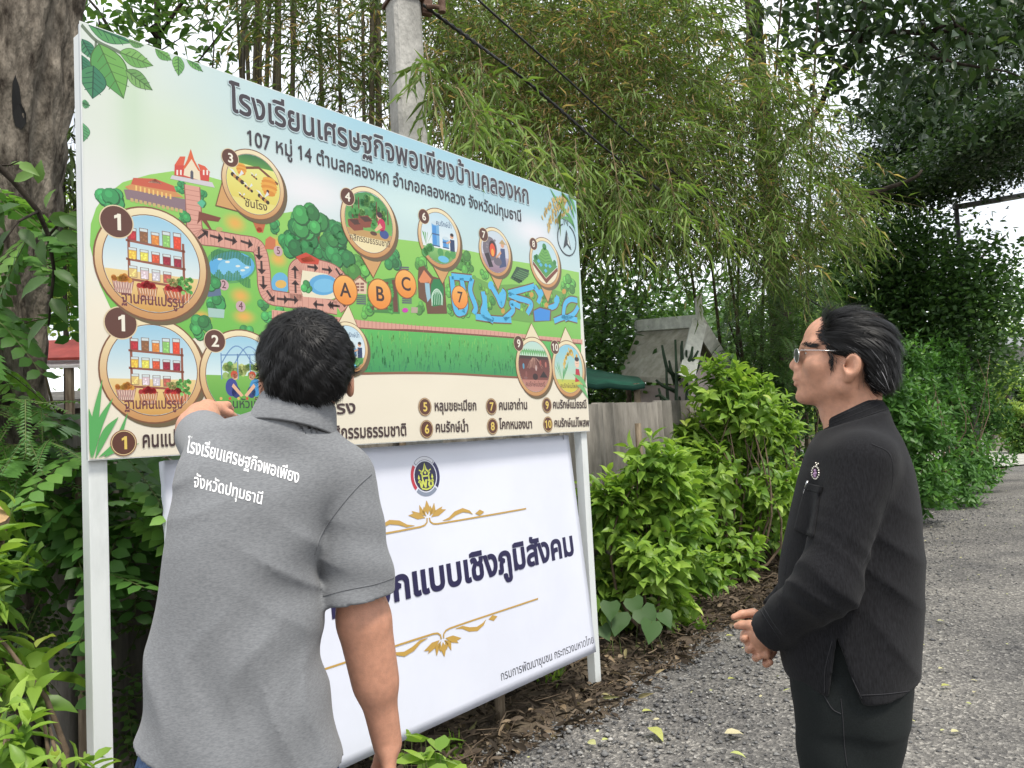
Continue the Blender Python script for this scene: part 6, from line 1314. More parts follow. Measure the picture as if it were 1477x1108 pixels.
# ================================================================== plants
TEMPL = {
 'lance': (np.array([(0, 0, 0), (-.5, .3, .10), (.5, .3, .10), (0, 1, -.10), (0, .32, 0)]), [np.array([(0, 4, 1), (4, 3, 1), (0, 2, 4), (4, 2, 3)])[:, ::-1]]),
 'kite': (np.array([(0, 0, 0), (-.5, .45, .06), (0, 1, 0), (.5, .45, .06)]), [np.array([(0, 3, 2), (0, 2, 1)])]),
 'ovate': (np.array([(0, 0, 0), (-.40, .24, .07), (0, .22, 0), (.40, .24, .07), (-.48, .48, .05), (0, .48, -.03), (.48, .48, .05), (-.27, .76, -.04), (0, .77, -.11), (.27, .76, -.04), (0, 1, -.24)]),
           [np.array([(0, 2, 1), (0, 3, 2), (7, 8, 10), (8, 9, 10)]), np.array([(1, 2, 5, 4), (2, 3, 6, 5), (4, 5, 8, 7), (5, 6, 9, 8)])]),
 'heart': (np.array([(0, 0, -.02), (-.34, -.10, .0), (-.52, .12, .03), (-.44, .42, .02), (-.2, .74, -.03), (0, 1, -.12), (.2, .74, -.03), (.44, .42, .02), (.52, .12, .03), (.34, -.10, .0), (0, .4, -.05)]), [np.array([(10, k+1, k) for k in range(9)]+[(10, 0, 9)])]),
 'oval': (np.array([(0, 0, 0), (-.42, .25, .05), (.42, .25, .05), (-.5, .6, .03), (.5, .6, .03), (0, 1, -.06)]), [np.array([(0, 2, 1), (3, 4, 5)]), np.array([(1, 2, 4, 3)])]),
}
def nrm(a): return a/(np.linalg.norm(a, axis=-1, keepdims=True)+1e-9)
class Leaves:
    def __init__(s, kind): s.k = kind; s.P = []; s.D = []; s.N = []; s.L = []; s.W = []; s.T = []
    def add(s, P, D, N, L, Wd, T):
        n = len(P); s.P.append(P); s.D.append(D); s.N.append(N)
        for a, b in ((s.L, L), (s.W, Wd), (s.T, T)): a.append(np.broadcast_to(b, (n,)))
    def build(s, name, mtl, parent):
        P, D, N = (np.concatenate(a) for a in (s.P, s.D, s.N)); L, Wd, T = (np.concatenate(a) for a in (s.L, s.W, s.T))
        Y = nrm(D); X = nrm(np.cross(Y, N)); Z = np.cross(X, Y); tv, tf = TEMPL[s.k]; k = len(tv)
        V = P[:, None]+X[:, None]*(tv[None, :, 0:1]*Wd[:, None, None])+Y[:, None]*(tv[None, :, 1:2]*L[:, None, None])+Z[:, None]*(tv[None, :, 2:3]*L[:, None, None])
        Fs = [(f[None]+(np.arange(len(P))*k)[:, None, None]).reshape(-1, f.shape[1]) for f in tf]
        return link(name, npmesh(name, V.reshape(-1, 3), Fs, np.repeat(T, k)), mtl, parent, s.k != 'kite')
def unit(n, z=0, zs=1.): v = RNG.normal(0, 1, (n, 3)); v[:, 2] = v[:, 2]*zs+z; return nrm(v)
def sprays(lv, O, D0, L, droop, nl, ll, lw, tint, tw=None, wob=.35, twr=.0022, sp=.9, hang=.35):
    """arching twigs with narrow leaves along them"""
    n = len(O); D0 = nrm(D0); L = np.broadcast_to(L, (n,)); droop = np.broadcast_to(droop, (n,)); tint = np.broadcast_to(tint, (n,))
    for j in range(nl):
        t = (j+.6+.4*RNG.random(n))/nl*.98+.04; p = O+D0*(L*t)[:, None]; p[:, 2] -= droop*t*t
        T = D0*L[:, None]; T[:, 2] -= 2*droop*t; T = nrm(T); sd = nrm(np.cross(T, RNG.normal(0, .35, (n, 3))+ZV))*(1 if j % 2 else -1)
        d = T*.75+sd*sp*(1-.5*t)[:, None]+RNG.normal(0, wob, (n, 3)); d[:, 2] -= hang
        N = RNG.normal(0, .5, (n, 3))+ZV+sd*.1
        lv.add(p, d, N, ll*(.65+.6*RNG.random(n)), lw*(.7+.5*RNG.random(n)), np.clip(tint+RNG.normal(0, .09, n), 0, 1))
    if tw is not None:
        for i in range(n):
            t = np.linspace(0, 1, 4)[:, None]; p = O[i]+D0[i]*L[i]*t; p[:, 2] -= (droop[i]*t*t)[:, 0]; tw.append((p, twr))
def twigmesh(name, tw, mtl, parent, n=3):
    mb = MB()
    for p, r in tw: mb.tube(p, r if np.ndim(r) else np.linspace(r, r*.45, len(p)), n, False)
    return mb.build(name, mtl, parent)
def pxbox(n, poly, Y0, Y1):
    """points spread through the volume seen inside a photo polygon between two depths"""
    poly = np.array(poly, float); lo, hi = poly.min(0), poly.max(0); out = []
    while len(out) < n:
        q = lo+(hi-lo)*RNG.random((n*3, 2)); ins = np.zeros(len(q), bool); j = len(poly)-1
        for i in range(len(poly)):
            c = (poly[i, 1] > q[:, 1]) != (poly[j, 1] > q[:, 1]); xx = (poly[j, 0]-poly[i, 0])*(q[:, 1]-poly[i, 1])/(poly[j, 1]-poly[i, 1]+1e-9)+poly[i, 0]; ins ^= c & (q[:, 0] < xx); j = i
        for a in q[ins]: out.append(at(a[0], a[1], Y0+(Y1-Y0)*RNG.random()))
    return np.array(out[:n])
def blobs(n, cs, rs, shell=.45):
    """points in ellipsoids, thicker towards the outside, with their outward directions"""
    cs = np.array(cs, float); rs = np.array(rs, float); rs = rs if rs.ndim == 2 else np.repeat(rs[:, None], 3, 1); w = rs.prod(1)**.67; i = RNG.choice(len(cs), n, p=w/w.sum())
    u = unit(n); r = shell+(1-shell)*RNG.random(n)**.6; r = np.where(RNG.random(n) < .25, RNG.random(n)*.8, r)
    return cs[i]+u*rs[i]*r[:, None], u
def limb(mb, p0, p1, r0, r1, n=8, bend=.08, k=7):
    p0, p1 = np.array(p0, float), np.array(p1, float); L = np.linalg.norm(p1-p0); t = np.linspace(0, 1, k)[:, None]; b1, b2 = RNG.normal(0, 1, 3)*bend*L, RNG.normal(0, 1, 3)*bend*L*.4
    mb.tube(p0+(p1-p0)*t+np.sin(t*math.pi)*b1+np.sin(t*2*math.pi)*b2, np.linspace(r0, r1, k), n)

M_bark = mat('grey_brown_bark', (.035, .028, .022), .95, .15, scale=9, col2=(.30, .26, .21), stretch=(2, 2, .7), bump=1.0, bscale=24, lo=.36, hi=.74, detail=12)
M_branch = mat('dark_branch', (.022, .018, .014), .95, .15, scale=12, col2=(.06, .05, .04), bump=.5)
M_twig = mat('dry_brown_twig', (.12, .085, .05), .9, .15, scale=6, col2=(.27, .21, .12)); M_culm = mat('bamboo_culm', (.035, .028, .016), .6, .3, scale=5, col2=(.11, .095, .05), stretch=(1, 1, .4))
M_stem = mat('green_stem', (.09, .12, .035), .7, .3, var=.25, scale=15); M_wstem = mat('woody_stem', (.13, .095, .065), .9, .2, var=.35, scale=14, bump=.3)
LF_bam = leafmat('bamboo_leaf', [(0, (.035, .055, .016)), (.35, (.075, .115, .028)), (.7, (.115, .18, .042)), (.88, (.19, .235, .065)), (.9, (.26, .19, .085)), (1, (.34, .25, .12))], .5, .35, .35, gain=1.6)
LF_bright = leafmat('bright_leaf', [(0, (.05, .105, .018)), (.3, (.10, .19, .03)), (.6, (.165, .265, .04)), (.88, (.25, .36, .06)), (1, (.34, .40, .10))], .42, .35, .36, gain=1.3)
LF_mid = leafmat('mid_leaf', [(0, (.022, .052, .016)), (.5, (.05, .105, .026)), (.9, (.10, .18, .04)), (1, (.18, .24, .06))], .45, .35, .34, gain=1.4)
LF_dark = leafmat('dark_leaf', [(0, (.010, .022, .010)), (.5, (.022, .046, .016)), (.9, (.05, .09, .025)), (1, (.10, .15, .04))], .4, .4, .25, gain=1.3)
LF_pin = leafmat('pinnate_leaf', [(0, (.025, .07, .016)), (.6, (.055, .13, .026)), (1, (.13, .24, .045))], .45, .35, .34, gain=1.6)
LF_dry = leafmat('dry_leaf', [(0, (.028, .022, .016)), (.4, (.075, .057, .042)), (.75, (.16, .125, .09)), (.93, (.27, .2, .125)), (1, (.16, .2, .06))], .85, .15, .1)
LF_yel = leafmat('fallen_yellow_leaf', [(0, (.36, .36, .10)), (.6, (.42, .46, .16)), (1, (.5, .45, .28))], .6, .3, .2)
LF_grass = leafmat('pale_tree_leaf', [(0, (.08, .14, .03)), (.5, (.17, .26, .06)), (1, (.32, .38, .10))], .6, .3, .4, gain=1.2)

# ---- the big trunk at the left edge
TB = at(0, 500, 3.4); TB = np.array([TB[0], TB[1], 0])
bt = empty('big_tree', TB, 'massive grey-brown tree trunk with a dark hollow at the left edge of the photo', 'tree')
na, nz_ = 72, 120; V = []
for k in range(nz_):
    z = -.1+6.2*k/(nz_-1)
    for i in range(na):
        a = 6.2832*i/na; r = .29+.02*math.sin(z*2.1)-.03*math.exp(-((z-1.95)/.5)**2)+.26*math.exp(-max(0, z)/.45)*(1+.55*math.sin(a*4+1))+.05*math.exp(-((z-.95)/.3)**2)*math.cos(a+.6)
        r += .021*math.sin(a*9+math.sin(z*3+a*2)*1.3)+.015*math.sin(a*17+z*3.1+2*math.sin(z*5))+.008*math.sin(z*21+a*6)+.006*math.sin(a*31+z*11)
        V.append(TB+np.array([r*math.cos(a)+.03*math.sin(z*.8)+.095*(max(z, 1.3)-3.3), r*math.sin(a), z]))
ids = np.arange(na*nz_).reshape(nz_, na); F = np.stack([ids[:-1], np.roll(ids[:-1], -1, 1), np.roll(ids[1:], -1, 1), ids[1:]], -1).reshape(-1, 4)
trk = link('trunk', npmesh('trunk', V, [F]), M_bark, bt, True); bvt = bvh_of(trk)
V = []; F = []; px = [(22, 108), (28, 125), (31, 150), (38, 165), (38, 178), (31, 187), (22, 182), (18, 165), (17, 140), (18, 120)]
hc = hit(bvt, 27, 150, .004); V = [hit(bvt, *q, .006) for q in px]
if hc is not None and all(v is not None for v in V): mb = MB(); mb.add([hc]+V, [(0, 1+(i+1) % len(V), 1+i) for i in range(len(V))]); mb.build('hollow', M_dark, bt)  # near-black patch on the bark, painted shade for the hollow's inside
mb = MB()
for a, L_ in ((-.2, 1.0), (-.95, .9), (.5, .8), (3.6, .9)): d = np.array([math.cos(a), math.sin(a), 0]); mb.tube([TB+d*.2+ZV*.5, TB+d*.38+ZV*.22, TB+d*(.38+L_*.35)+ZV*.06, TB+d*(.38+L_*.8)-ZV*.04], (.12, .11, .075, .03), 9)
mb.build('root', M_bark, bt, True)
mb = MB(); crn = Leaves('oval')
for k in range(7): limb(mb, TB+ZV*(5.6+.05*k), TB+np.array([RNG.normal(0, 1.6), RNG.normal(.4, 1.2), 7.4+RNG.random()*1.4]), .12, .03)
mb.build('limb', M_bark, bt, True)
p, u = blobs(6000, [TB+(-.5, 0, 8), TB+(1, .8, 8.5), TB+(-1.4, 1, 8.4)], [1.2, 1.3, 1.2]); crn.add(p, u+RNG.normal(0, .6, p.shape), unit(len(p), 1.2), .10*(.7+.6*RNG.random(len(p))), .05, RNG.random(len(p))); crn.build('crown', LF_mid, bt)

# ---- bamboo
def clump(base, label, culms, poly, Y0, Y1, nsp, tint, ndry, ll=.15, lw=.0165, seedpoly=None, L=(.35, .8), front=(.1, -.5, -.05), nl=11):
    o = empty('bamboo_clump', base, label, 'bamboo', 'bamboo clumps behind the fence')
    for x0, y0, xt, yt, Y, Yt, r in culms:
        b = at(x0, y0, Y); b[2] = 0; t_ = at(xt, yt, Yt); mb = MB(); t = np.linspace(0, 1, 16)[:, None]; d = t_-b; pts = b+d*t+np.array([d[0], d[1], 0])*(.25*(t**3-t)); rad = np.linspace(r, r*.45, 16); rad[::2] *= 1.06
        mb.tube(pts, rad, 7); mb.build('culm', M_culm, o, True)
    lv = Leaves('lance'); tw = []; O = pxbox(nsp, poly, Y0, Y1); D0 = RNG.normal(0, .75, (nsp, 3))*(1, .8, .5)+np.array(front)
    tn = np.clip(tint+.22*RNG.normal(0, 1, nsp), 0, .86)
    sprays(lv, O, D0, L[0]+(L[1]-L[0])*RNG.random(nsp), .05+.25*RNG.random(nsp), nl, ll, lw, tn, tw)
    O = pxbox(ndry, seedpoly or poly, Y0, Y1); sprays(lv, O, RNG.normal(0, 1, (ndry, 3))*(1, .7, .6), .3+.4*RNG.random(ndry), .1, 6, ll*.85, lw*.8, .93, tw, .6)
    lv.build('foliage', LF_bam, o); twigmesh('twigs', tw, M_twig, o)
    return o
cul = [(340+RNG.random()*225, 640, 0, 0, 6+RNG.random()*1.8, 0, .020+.014*RNG.random()) for _ in range(22)]
cul = [(x, y, x-14+RNG.normal(0, 45), -260-RNG.random()*200, Y, Y+RNG.normal(0, .4), r) for x, y, _, _, Y, _, r in cul]
clump(at(450, 640, 6.6)*(1, 1, 0), 'tall dark bamboo stems behind the sign, left of the concrete pole', cul,
      [(320, -60), (600, -60), (600, 190), (520, 190), (470, 150), (430, 110), (370, 60)], 5.8, 7.6, 330, .25, 120, nl=8)
cul = [(640+RNG.random()*200, 640, 560+RNG.random()*400, -260, 9.6+RNG.random()*1.2, 8.8, .028) for _ in range(9)]
clump(at(800, 640, 7.6)*(1, 1, 0), 'dense tangled bamboo thicket with dry brown twigs right of the concrete pole', cul,
      [(608, -60), (1020, -60), (1010, 200), (960, 300), (880, 330), (800, 270), (700, 235), (612, 200)], 6.1, 8.4, 2350, .45, 1150, ll=.118, lw=.013, nl=10, seedpoly=[(620, 40), (940, 0), (960, 200), (860, 280), (700, 210), (620, 170)])
bk = empty('bamboo_clump', at(800, 640, 10.2)*(1, 1, 0), 'bamboo at the back of the tangled thicket, its leaves coloured dark for shade', 'bamboo', 'bamboo clumps behind the fence'); lv = Leaves('lance'); tw = []; n = 900
O = pxbox(n, [(610, -40), (1040, -40), (1020, 180), (980, 300), (900, 380), (820, 360), (640, 220)], 9.0, 11); sprays(lv, O, RNG.normal(0, .8, (n, 3))+(0, -.4, -.1), .5+.4*RNG.random(n), .25, 11, .22, .028, .12+.2*RNG.random(n), tw)  # low leaf tint puts the thicket's inner shade into the colour
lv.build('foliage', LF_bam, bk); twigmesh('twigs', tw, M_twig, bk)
cul = [(1000+RNG.random()*160, 640, 900+RNG.random()*300, -60, 9.8+RNG.random(), 8.8, .026) for _ in range(6)]
clump(at(1080, 640, 9)*(1, 1, 0), 'green bamboo with long drooping leaf sprays hanging over the fence and small house', cul,
      [(820, 300), (960, 200), (1040, 60), (1100, 60), (1160, 140), (1220, 240), (1230, 320), (1140, 380), (1040, 360), (960, 345), (850, 340)], 7.3, 9.6, 1250, .4, 150, ll=.14, lw=.0148, nl=12, front=(.05, -.4, -.45))
# overhanging sprays in front of the sign's top edge
ov = empty('bamboo_branch', at(640, 130, 4.9), 'bright bamboo branch hanging down over the top edge of the map sign title', 'bamboo branch')
lv = Leaves('lance'); tw = []
for (x0, y0, x1, y1, Ya, Yb, m_) in ((612, 60, 632, 190, 4.6, 3.6, 4), (640, 120, 690, 180, 4.9, 4.0, 4), (690, 150, 730, 218, 5.0, 4.2, 4), (740, 170, 770, 242, 5.0, 4.35, 4), (790, 180, 800, 262, 5.1, 4.5, 4), (830, 200, 835, 300, 5.3, 4.7, 8), (880, 200, 900, 330, 5.5, 4.9, 9), (690, 60, 700, 160, 5.2, 4.6, 6), (960, 230, 980, 330, 5.8, 5.2, 7), (1010, 260, 1040, 350, 6.9, 6.4, 5)):
    a, b = at(x0, y0, Ya), at(x1, y1, Yb); tw.append((np.array([a, (a+b)/2+ZV*.08, b]), .004))
    n = m_*3; t = .35+.65*RNG.random(n); O = a+(b-a)*t[:, None]+ZV*(.3*t*(1-t))[:, None]; sprays(lv, O, (b-a)/np.linalg.norm(b-a)*.5+RNG.normal(0, .45, (n, 3))+(0, 0, -.35), .16+.2*RNG.random(n), .08, 7, .15, .016, .58+.16*RNG.normal(0, 1, n), tw, .25, .0016)
lv.build('foliage', LF_bam, ov); twigmesh('twig', tw, M_twig, ov)

# ---- shrubs
def shrub(name, label, cat, base, H, R, nst, nshoot, per, ll, lw, mtl, kind='ovate', tmu=.55, group=None, stem=M_wstem, lean=(0, 0), low=.12, tip=.34, up=.5, flat=.7):
    o = empty(name, base, label, cat, group); mb = MB(); lv = Leaves(kind); base = np.array(base, float)
    for k in range(nst):
        a = RNG.random()*6.28; t_ = base+np.array([math.cos(a)*R*.7*RNG.random()+lean[0], math.sin(a)*R*.7*RNG.random()*flat+lean[1], H*(.6+.35*RNG.random())]); limb(mb, base+RNG.normal(0, .03, 3)*(1, 1, 0), t_, .014, .004, 6, .08)
    mb.build('stems', stem, o, True)
    c = []; r = []
    for k in range(max(4, nst)):
        f = low+(1-low)*(k+.5)/max(4, nst); a = RNG.random()*6.28; w_ = R*(.45+.55*math.sin(math.pi*min(1, f*.9+.1)))*.55; c.append(base+np.array([math.cos(a)*w_+lean[0]*f, math.sin(a)*w_*flat+lean[1]*f, H*f])); r.append((R*.55, R*.55*flat, min(H*.2, R*.5)))
    P, u = blobs(nshoot, c, r, .6); P[:, 2] = np.maximum(P[:, 2], base[2]+.05); tip_ = RNG.random(nshoot)
    ax_ = nrm(u*(.8, .8, .6)+np.array([0, 0, up])+RNG.normal(0, .25, u.shape))
    for j in range(per):
        ph = j*2.4+RNG.random(nshoot)*.8; e1 = nrm(np.cross(ax_, unit(nshoot))); e1 = nrm(np.cross(ax_, np.array([.3, .2, 1.]))); e2 = np.cross(ax_, e1); rd = e1*np.cos(ph)[:, None]+e2*np.sin(ph)[:, None]
        f = (j+.5)/per; p = P-ax_*(ll*1.1*(1-f))[..., None] if np.ndim(f) else P-ax_*(ll*1.1*(1-f))
        d = rd*(1.05-.55*f)+ax_*(.25+.6*f)+np.array([0, 0, -.28*(1-f)])+RNG.normal(0, .12, u.shape); N = ax_*(1-.2*f)-rd*.35+np.array([0, 0, .5])
        hgt = np.clip((P[:, 2]-base[2])/H, 0, 1)
        lv.add(p, d, N, ll*(1.1-.5*f)*(.7+.5*RNG.random(nshoot)), lw*(1.05-.45*f)*(.75+.4*RNG.random(nshoot)), np.clip(tmu-.22+.25*f+tip*(tip_-.3)+RNG.normal(0, .13, nshoot), 0, 1))
    lv.build('foliage', mtl, o); return o
gA = gnd(930, 925); gB = gnd(1078, 850)
shrub('leafy_shrub', 'bright green leafy shrub right beside the right post of the map sign', 'shrub', gA+DV*.12-QV*.05, 1.2, .50, 9, 330, 7, .155, .078, LF_bright, group='bright shrubs along the fence')
shrub('leafy_shrub', 'lower bright shrub filling the gap between the post shrub and the fence', 'shrub', gA+DV*.75-QV*.2, 1.15, .55, 9, 260, 7, .13, .064, LF_bright, group='bright shrubs along the fence', tmu=.45)
shrub('leafy_shrub', 'farthest bright shrub, half hidden by the arm of the man in black', 'shrub', gB+DV*1.2-QV*.25, 1.55, .6, 9, 300, 7, .13, .064, LF_bright, group='bright shrubs along the fence', tmu=.5)
shrub('leafy_shrub', 'larger bright green shrub by the lane facing the man in black', 'shrub', gB+DV*.45-QV*.28, 1.76, .66, 12, 520, 7, .15, .074, LF_bright, group='bright shrubs along the fence')
# big heart leaves of a creeper by the post foot
cr_ = empty('creeper', gnd(905, 935), 'low creeper with big heart-shaped leaves at the shrub foot by the sign post', 'creeper'); lv = Leaves('heart'); tw = []
for x, y, s_ in ((893, 905, .15), (925, 900, .15), (940, 918, .14), (880, 890, .12), (912, 885, .12), (955, 905, .11), (868, 925, .1)):
    p = at(x, y-22, 4.85+RNG.normal(0, .05)); g0 = p*(1, 1, 0); tw.append((np.array([g0, (g0+p)/2+RNG.normal(0, .02, 3), p]), .003)); lv.add(p[None], np.array([[RNG.normal(0, .3), -.45, -.8]]), np.array([[.2*RNG.normal(), -.8, .5]]), s_, s_*1.02, .25+.15*RNG.random())
lv.build('leaf_cluster', LF_mid, cr_); twigmesh('stalk', tw, M_stem, cr_, 5)
# lower left corner shrubs
b_ = at(15, 1150, 2.1); b_[2] = 0
shrub('leafy_shrub', 'bright shrub with serrated pale leaves at the left edge in front of the trunk', 'shrub', at(-20, 900, 2.25)*(1, 1, 0), 1.22, .25, 6, 34, 7, .14, .06, LF_bright, tmu=.55, low=.62, group='shrubs in the lower left corner')
shrub('leafy_shrub', 'low pale green seedling shrub in the bottom left corner beside the white post', 'shrub', at(55, 1100, 1.95)*(1, 1, 0), .80, .20, 6, 32, 7, .10, .04, LF_bright, tmu=.62, low=.55, group='shrubs in the lower left corner')
# ---- star gooseberry: long fronds of paired leaves
def fronds(o, O, D0, L, droop, npair, ll, lw, mtl, tint, twm=M_stem, name='foliage', kind='oval', flatn=None):
    lv = Leaves(kind); tw = []; n = len(O); D0 = nrm(D0)
    for i in range(n):
        t = np.linspace(0, 1, npair+1)[1:]; side = nrm(np.cross(D0[i], ZV+RNG.normal(0, .15, 3)))
        p = O[i]+D0[i]*(L[i]*t)[:, None]; p[:, 2] -= droop[i]*t**2; T = D0[i]*L[i]-np.array([0, 0, 1.])*(2*droop[i]*t)[:, None]; T = nrm(T); N = nrm(np.cross(side, T)); N *= np.sign(N[:, 2:3]+1e-6)
        for s_ in (-1, 1):
            q = p-T*(L[i]/npair*.25*(s_+1)); d = side*s_*1.0+T*.45+N*-.12+RNG.normal(0, .06, p.shape); sz = np.sin(np.clip(t*2.2+.45, 0, math.pi*.80))*.5+.55
            lv.add(q, d, N+RNG.normal(0, .08, p.shape), ll*sz, lw*sz, np.clip(tint[i]+RNG.normal(0, .05, npair), 0, 1))
        tt = np.linspace(0, 1, 5)[:, None]; c = O[i]+D0[i]*L[i]*tt; c[:, 2] -= (droop[i]*tt**2)[:, 0]; tw.append((c, .0028))
    lv.build(name, mtl, o); twigmesh('stalks', tw, twm, o)
sgp = empty('star_gooseberry_bush', W(.9, -3.05), 'dark green bush with long fronds of paired oval leaves behind the left sign post', 'bush')
n = 150; O = np.concatenate([pxbox(132, [(-60, 430), (0, 430), (0, 585), (115, 600), (160, 640), (255, 640), (255, 830), (130, 840), (-30, 760)], 2.75, 3.3), pxbox(18, [(20, 330), (112, 340), (112, 390), (20, 380)], 2.8, 3.2)]); D0 = RNG.normal(0, 1, (n, 3))*(1, .45, .35)+(0.1, -.45, -.12)
fronds(sgp, O, D0, .28+.16*RNG.random(n), .06+.1*RNG.random(n), 9, .076, .046, LF_pin, .2+.75*RNG.random(n)**1.3)
mb = MB(); b0 = at(190, 930, 3.3)
for x, y, Y in ((60, 520, 3.1), (150, 600, 3.1), (235, 640, 3.2), (100, 700, 3.0), (200, 720, 3.1), (20, 640, 3.05)): limb(mb, np.array([b0[0]+RNG.normal(0, .05), b0[1], 0]), at(x, y, Y), .014, .004, 6, .1)
mb.build('stems', M_wstem, sgp, True)
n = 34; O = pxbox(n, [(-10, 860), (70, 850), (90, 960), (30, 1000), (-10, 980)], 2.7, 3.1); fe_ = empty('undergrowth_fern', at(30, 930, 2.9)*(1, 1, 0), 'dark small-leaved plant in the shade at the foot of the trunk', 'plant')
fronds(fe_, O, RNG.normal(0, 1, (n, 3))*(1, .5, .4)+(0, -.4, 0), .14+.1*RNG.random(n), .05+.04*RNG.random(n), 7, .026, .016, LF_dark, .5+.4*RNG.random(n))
n = 46; O = pxbox(n, [(190, 840), (240, 820), (240, 1060), (165, 1100), (150, 980)], 3.05, 3.25); fe_ = empty('weed', at(200, 1000, 3.15)*(1, 1, 0), 'small leafy weed climbing the shaded fence between left post and man', 'weed')
fronds(fe_, O, RNG.normal(0, 1, (n, 3))*(1, .4, .5)+(0, -.35, 0), .12+.08*RNG.random(n), .04+.03*RNG.random(n), 5, .04, .022, LF_mid, .3+.5*RNG.random(n))
# feathery dust of fine leaflets high on the trunk's foot
n = 40; O = pxbox(n, [(-10, 570), (70, 580), (90, 680), (-10, 700)], 2.6, 2.9); fw = empty('feathery_weed', at(20, 700, 2.75)*(1, 1, 0), 'feathery fine-leaved plant before the big trunk under the oval-leaved branch', 'plant')
fronds(fw, O, RNG.normal(0, 1, (n, 3))*(1, .5, .5)+(0, -.3, .1), .16+.1*RNG.random(n), .05+.03*RNG.random(n), 16, .022, .006, LF_pin, .3+.3*RNG.random(n))
# branch with oval leaves in front of the trunk
ob = empty('leafy_branch', at(0, 240, 2.6), 'thin dark branch with oval light green leaves crossing in front of the big trunk', 'branch'); mb = MB()
pa = [at(-40, 205, 2.5), at(20, 262, 2.6), at(55, 305, 2.65), at(70, 340, 2.7), at(78, 390, 2.75), at(70, 470, 2.8)]; mb.tube(pa, (.011, .010, .009, .008, .006, .004), 7); mb.tube([pa[2], at(25, 320, 2.5), at(5, 350, 2.45)], (.005, .004, .002), 6); mb.tube([pa[3], at(95, 312, 2.72), at(112, 300, 2.75)], (.005, .004, .002), 6); mb.tube([at(-20, 240, 2.6), at(15, 238, 2.6), at(28, 232, 2.6)], (.004, .003, .002), 6)
mb.build('stem', M_branch, ob, True); lv = Leaves('ovate')
for x, y, dx, dy, L_, T in ((30, 295, -1, .45, .13, .3), (10, 300, -1, .2, .12, .5), (20, 330, -.6, 1, .12, .3), (70, 315, 1, .1, .12, .55), (85, 312, 1, .5, .1, .5), (55, 265, .3, -1, .08, .7), (60, 330, 1, .6, .13, .35), (80, 340, 1, .15, .12, .5), (20, 262, 1, -.4, .09, .8), (10, 240, 1, -.2, .08, .9), (28, 236, .8, .4, .08, .9), (50, 300, -1, -.1, .11, .6), (60, 345, .2, 1, .1, .3), (5, 345, -.4, 1, .11, .4), (78, 390, .9, .5, .1, .5), (72, 400, -1, .6, .12, .45), (74, 430, .8, .9, .11, .4), (70, 460, -.7, .8, .12, .5), (66, 300, .4, -.9, .07, .8), (30, 330, .7, .7, .1, .3), (-5, 290, .2, 1, .1, .4), (95, 312, 1, .2, .1, .7)):
    p = at(x, y, 2.62+RNG.normal(0, .06)); d = RGT*dx-UPV*dy-FWD*.35*RNG.random(); lv.add(p[None], d[None], (ZV*.6-FWD*.8+RNG.normal(0, .3, 3))[None], L_, L_*.46, T)
lv.build('foliage', LF_mid, ob)
# log end at the left edge
lg = empty('cut_log', at(-14, 745, 2.3), 'sawn pale log end peeking in at the left edge beside the bright shrub', 'log'); c = at(-10, 742, 2.3); mb = MB(); ax_ = np.array([.35, -.35, .5]); ax_ /= np.linalg.norm(ax_); mb.tube([c-ax_*.8, c], (.05, .045), 14); mb.build('log_body', M_wstem, lg, True)
M_cut = mat('sawn_wood', (.38, .25, .13), .8, .2, var=.25, scale=30); mb = MB(); mb.tube([c, c+ax_*.003], .041, 14); mb.build('cut_face', M_cut, lg)

# ---- trees on the right
def tree(name, label, base, tr, limbs, cs, rs, nleaf, ll, lw, mtl, kind='oval', tmu=.5, group=None, r0=.16, zs=.5, hang=.2, layer=False, bark=M_branch, ncl=None):
    o = empty(name, base, label, 'tree', group); mb = MB(); base = np.array(base, float)
    pts = [base-ZV*.1]+[np.array(q) for q in tr]; mb.tube(pts, np.linspace(r0, r0*.45, len(pts)), 10); mb.build('trunk', bark, o, True)
    mb = MB(); ends = []
    for a, b, ra in limbs: limb(mb, a, b, ra, ra*.35, 7, .07); ends.append(np.array(b))
    cs = [np.array(c) for c in cs]
    for c in cs:
        src = min([np.array(q) for q in tr]+ends, key=lambda q: np.linalg.norm(q-c)); limb(mb, src, c, .03 if r0 > .1 else .015, .006, 5, .1)
    mb.build('limbs', bark, o, True); lv = Leaves(kind)
    m_ = ncl or max(20, nleaf//28); P, u = blobs(m_, cs, rs, .4); i = RNG.integers(0, m_, nleaf); sp = np.array([ll*3.2, ll*3.2, ll*(1.1 if layer else 2.4)])
    p = P[i]+RNG.normal(0, 1, (nleaf, 3))*sp; ct = RNG.normal(0, .16, m_)[i]
    d = unit(nleaf, -hang, zs); lv.add(p, d, unit(nleaf, 1.4), ll*(.6+.7*RNG.random(nleaf)), lw*(.7+.5*RNG.random(nleaf)), np.clip(tmu+ct+RNG.normal(0, .12, nleaf), 0, 1))
    lv.build('crown', mtl, o); return o
Y = 12.
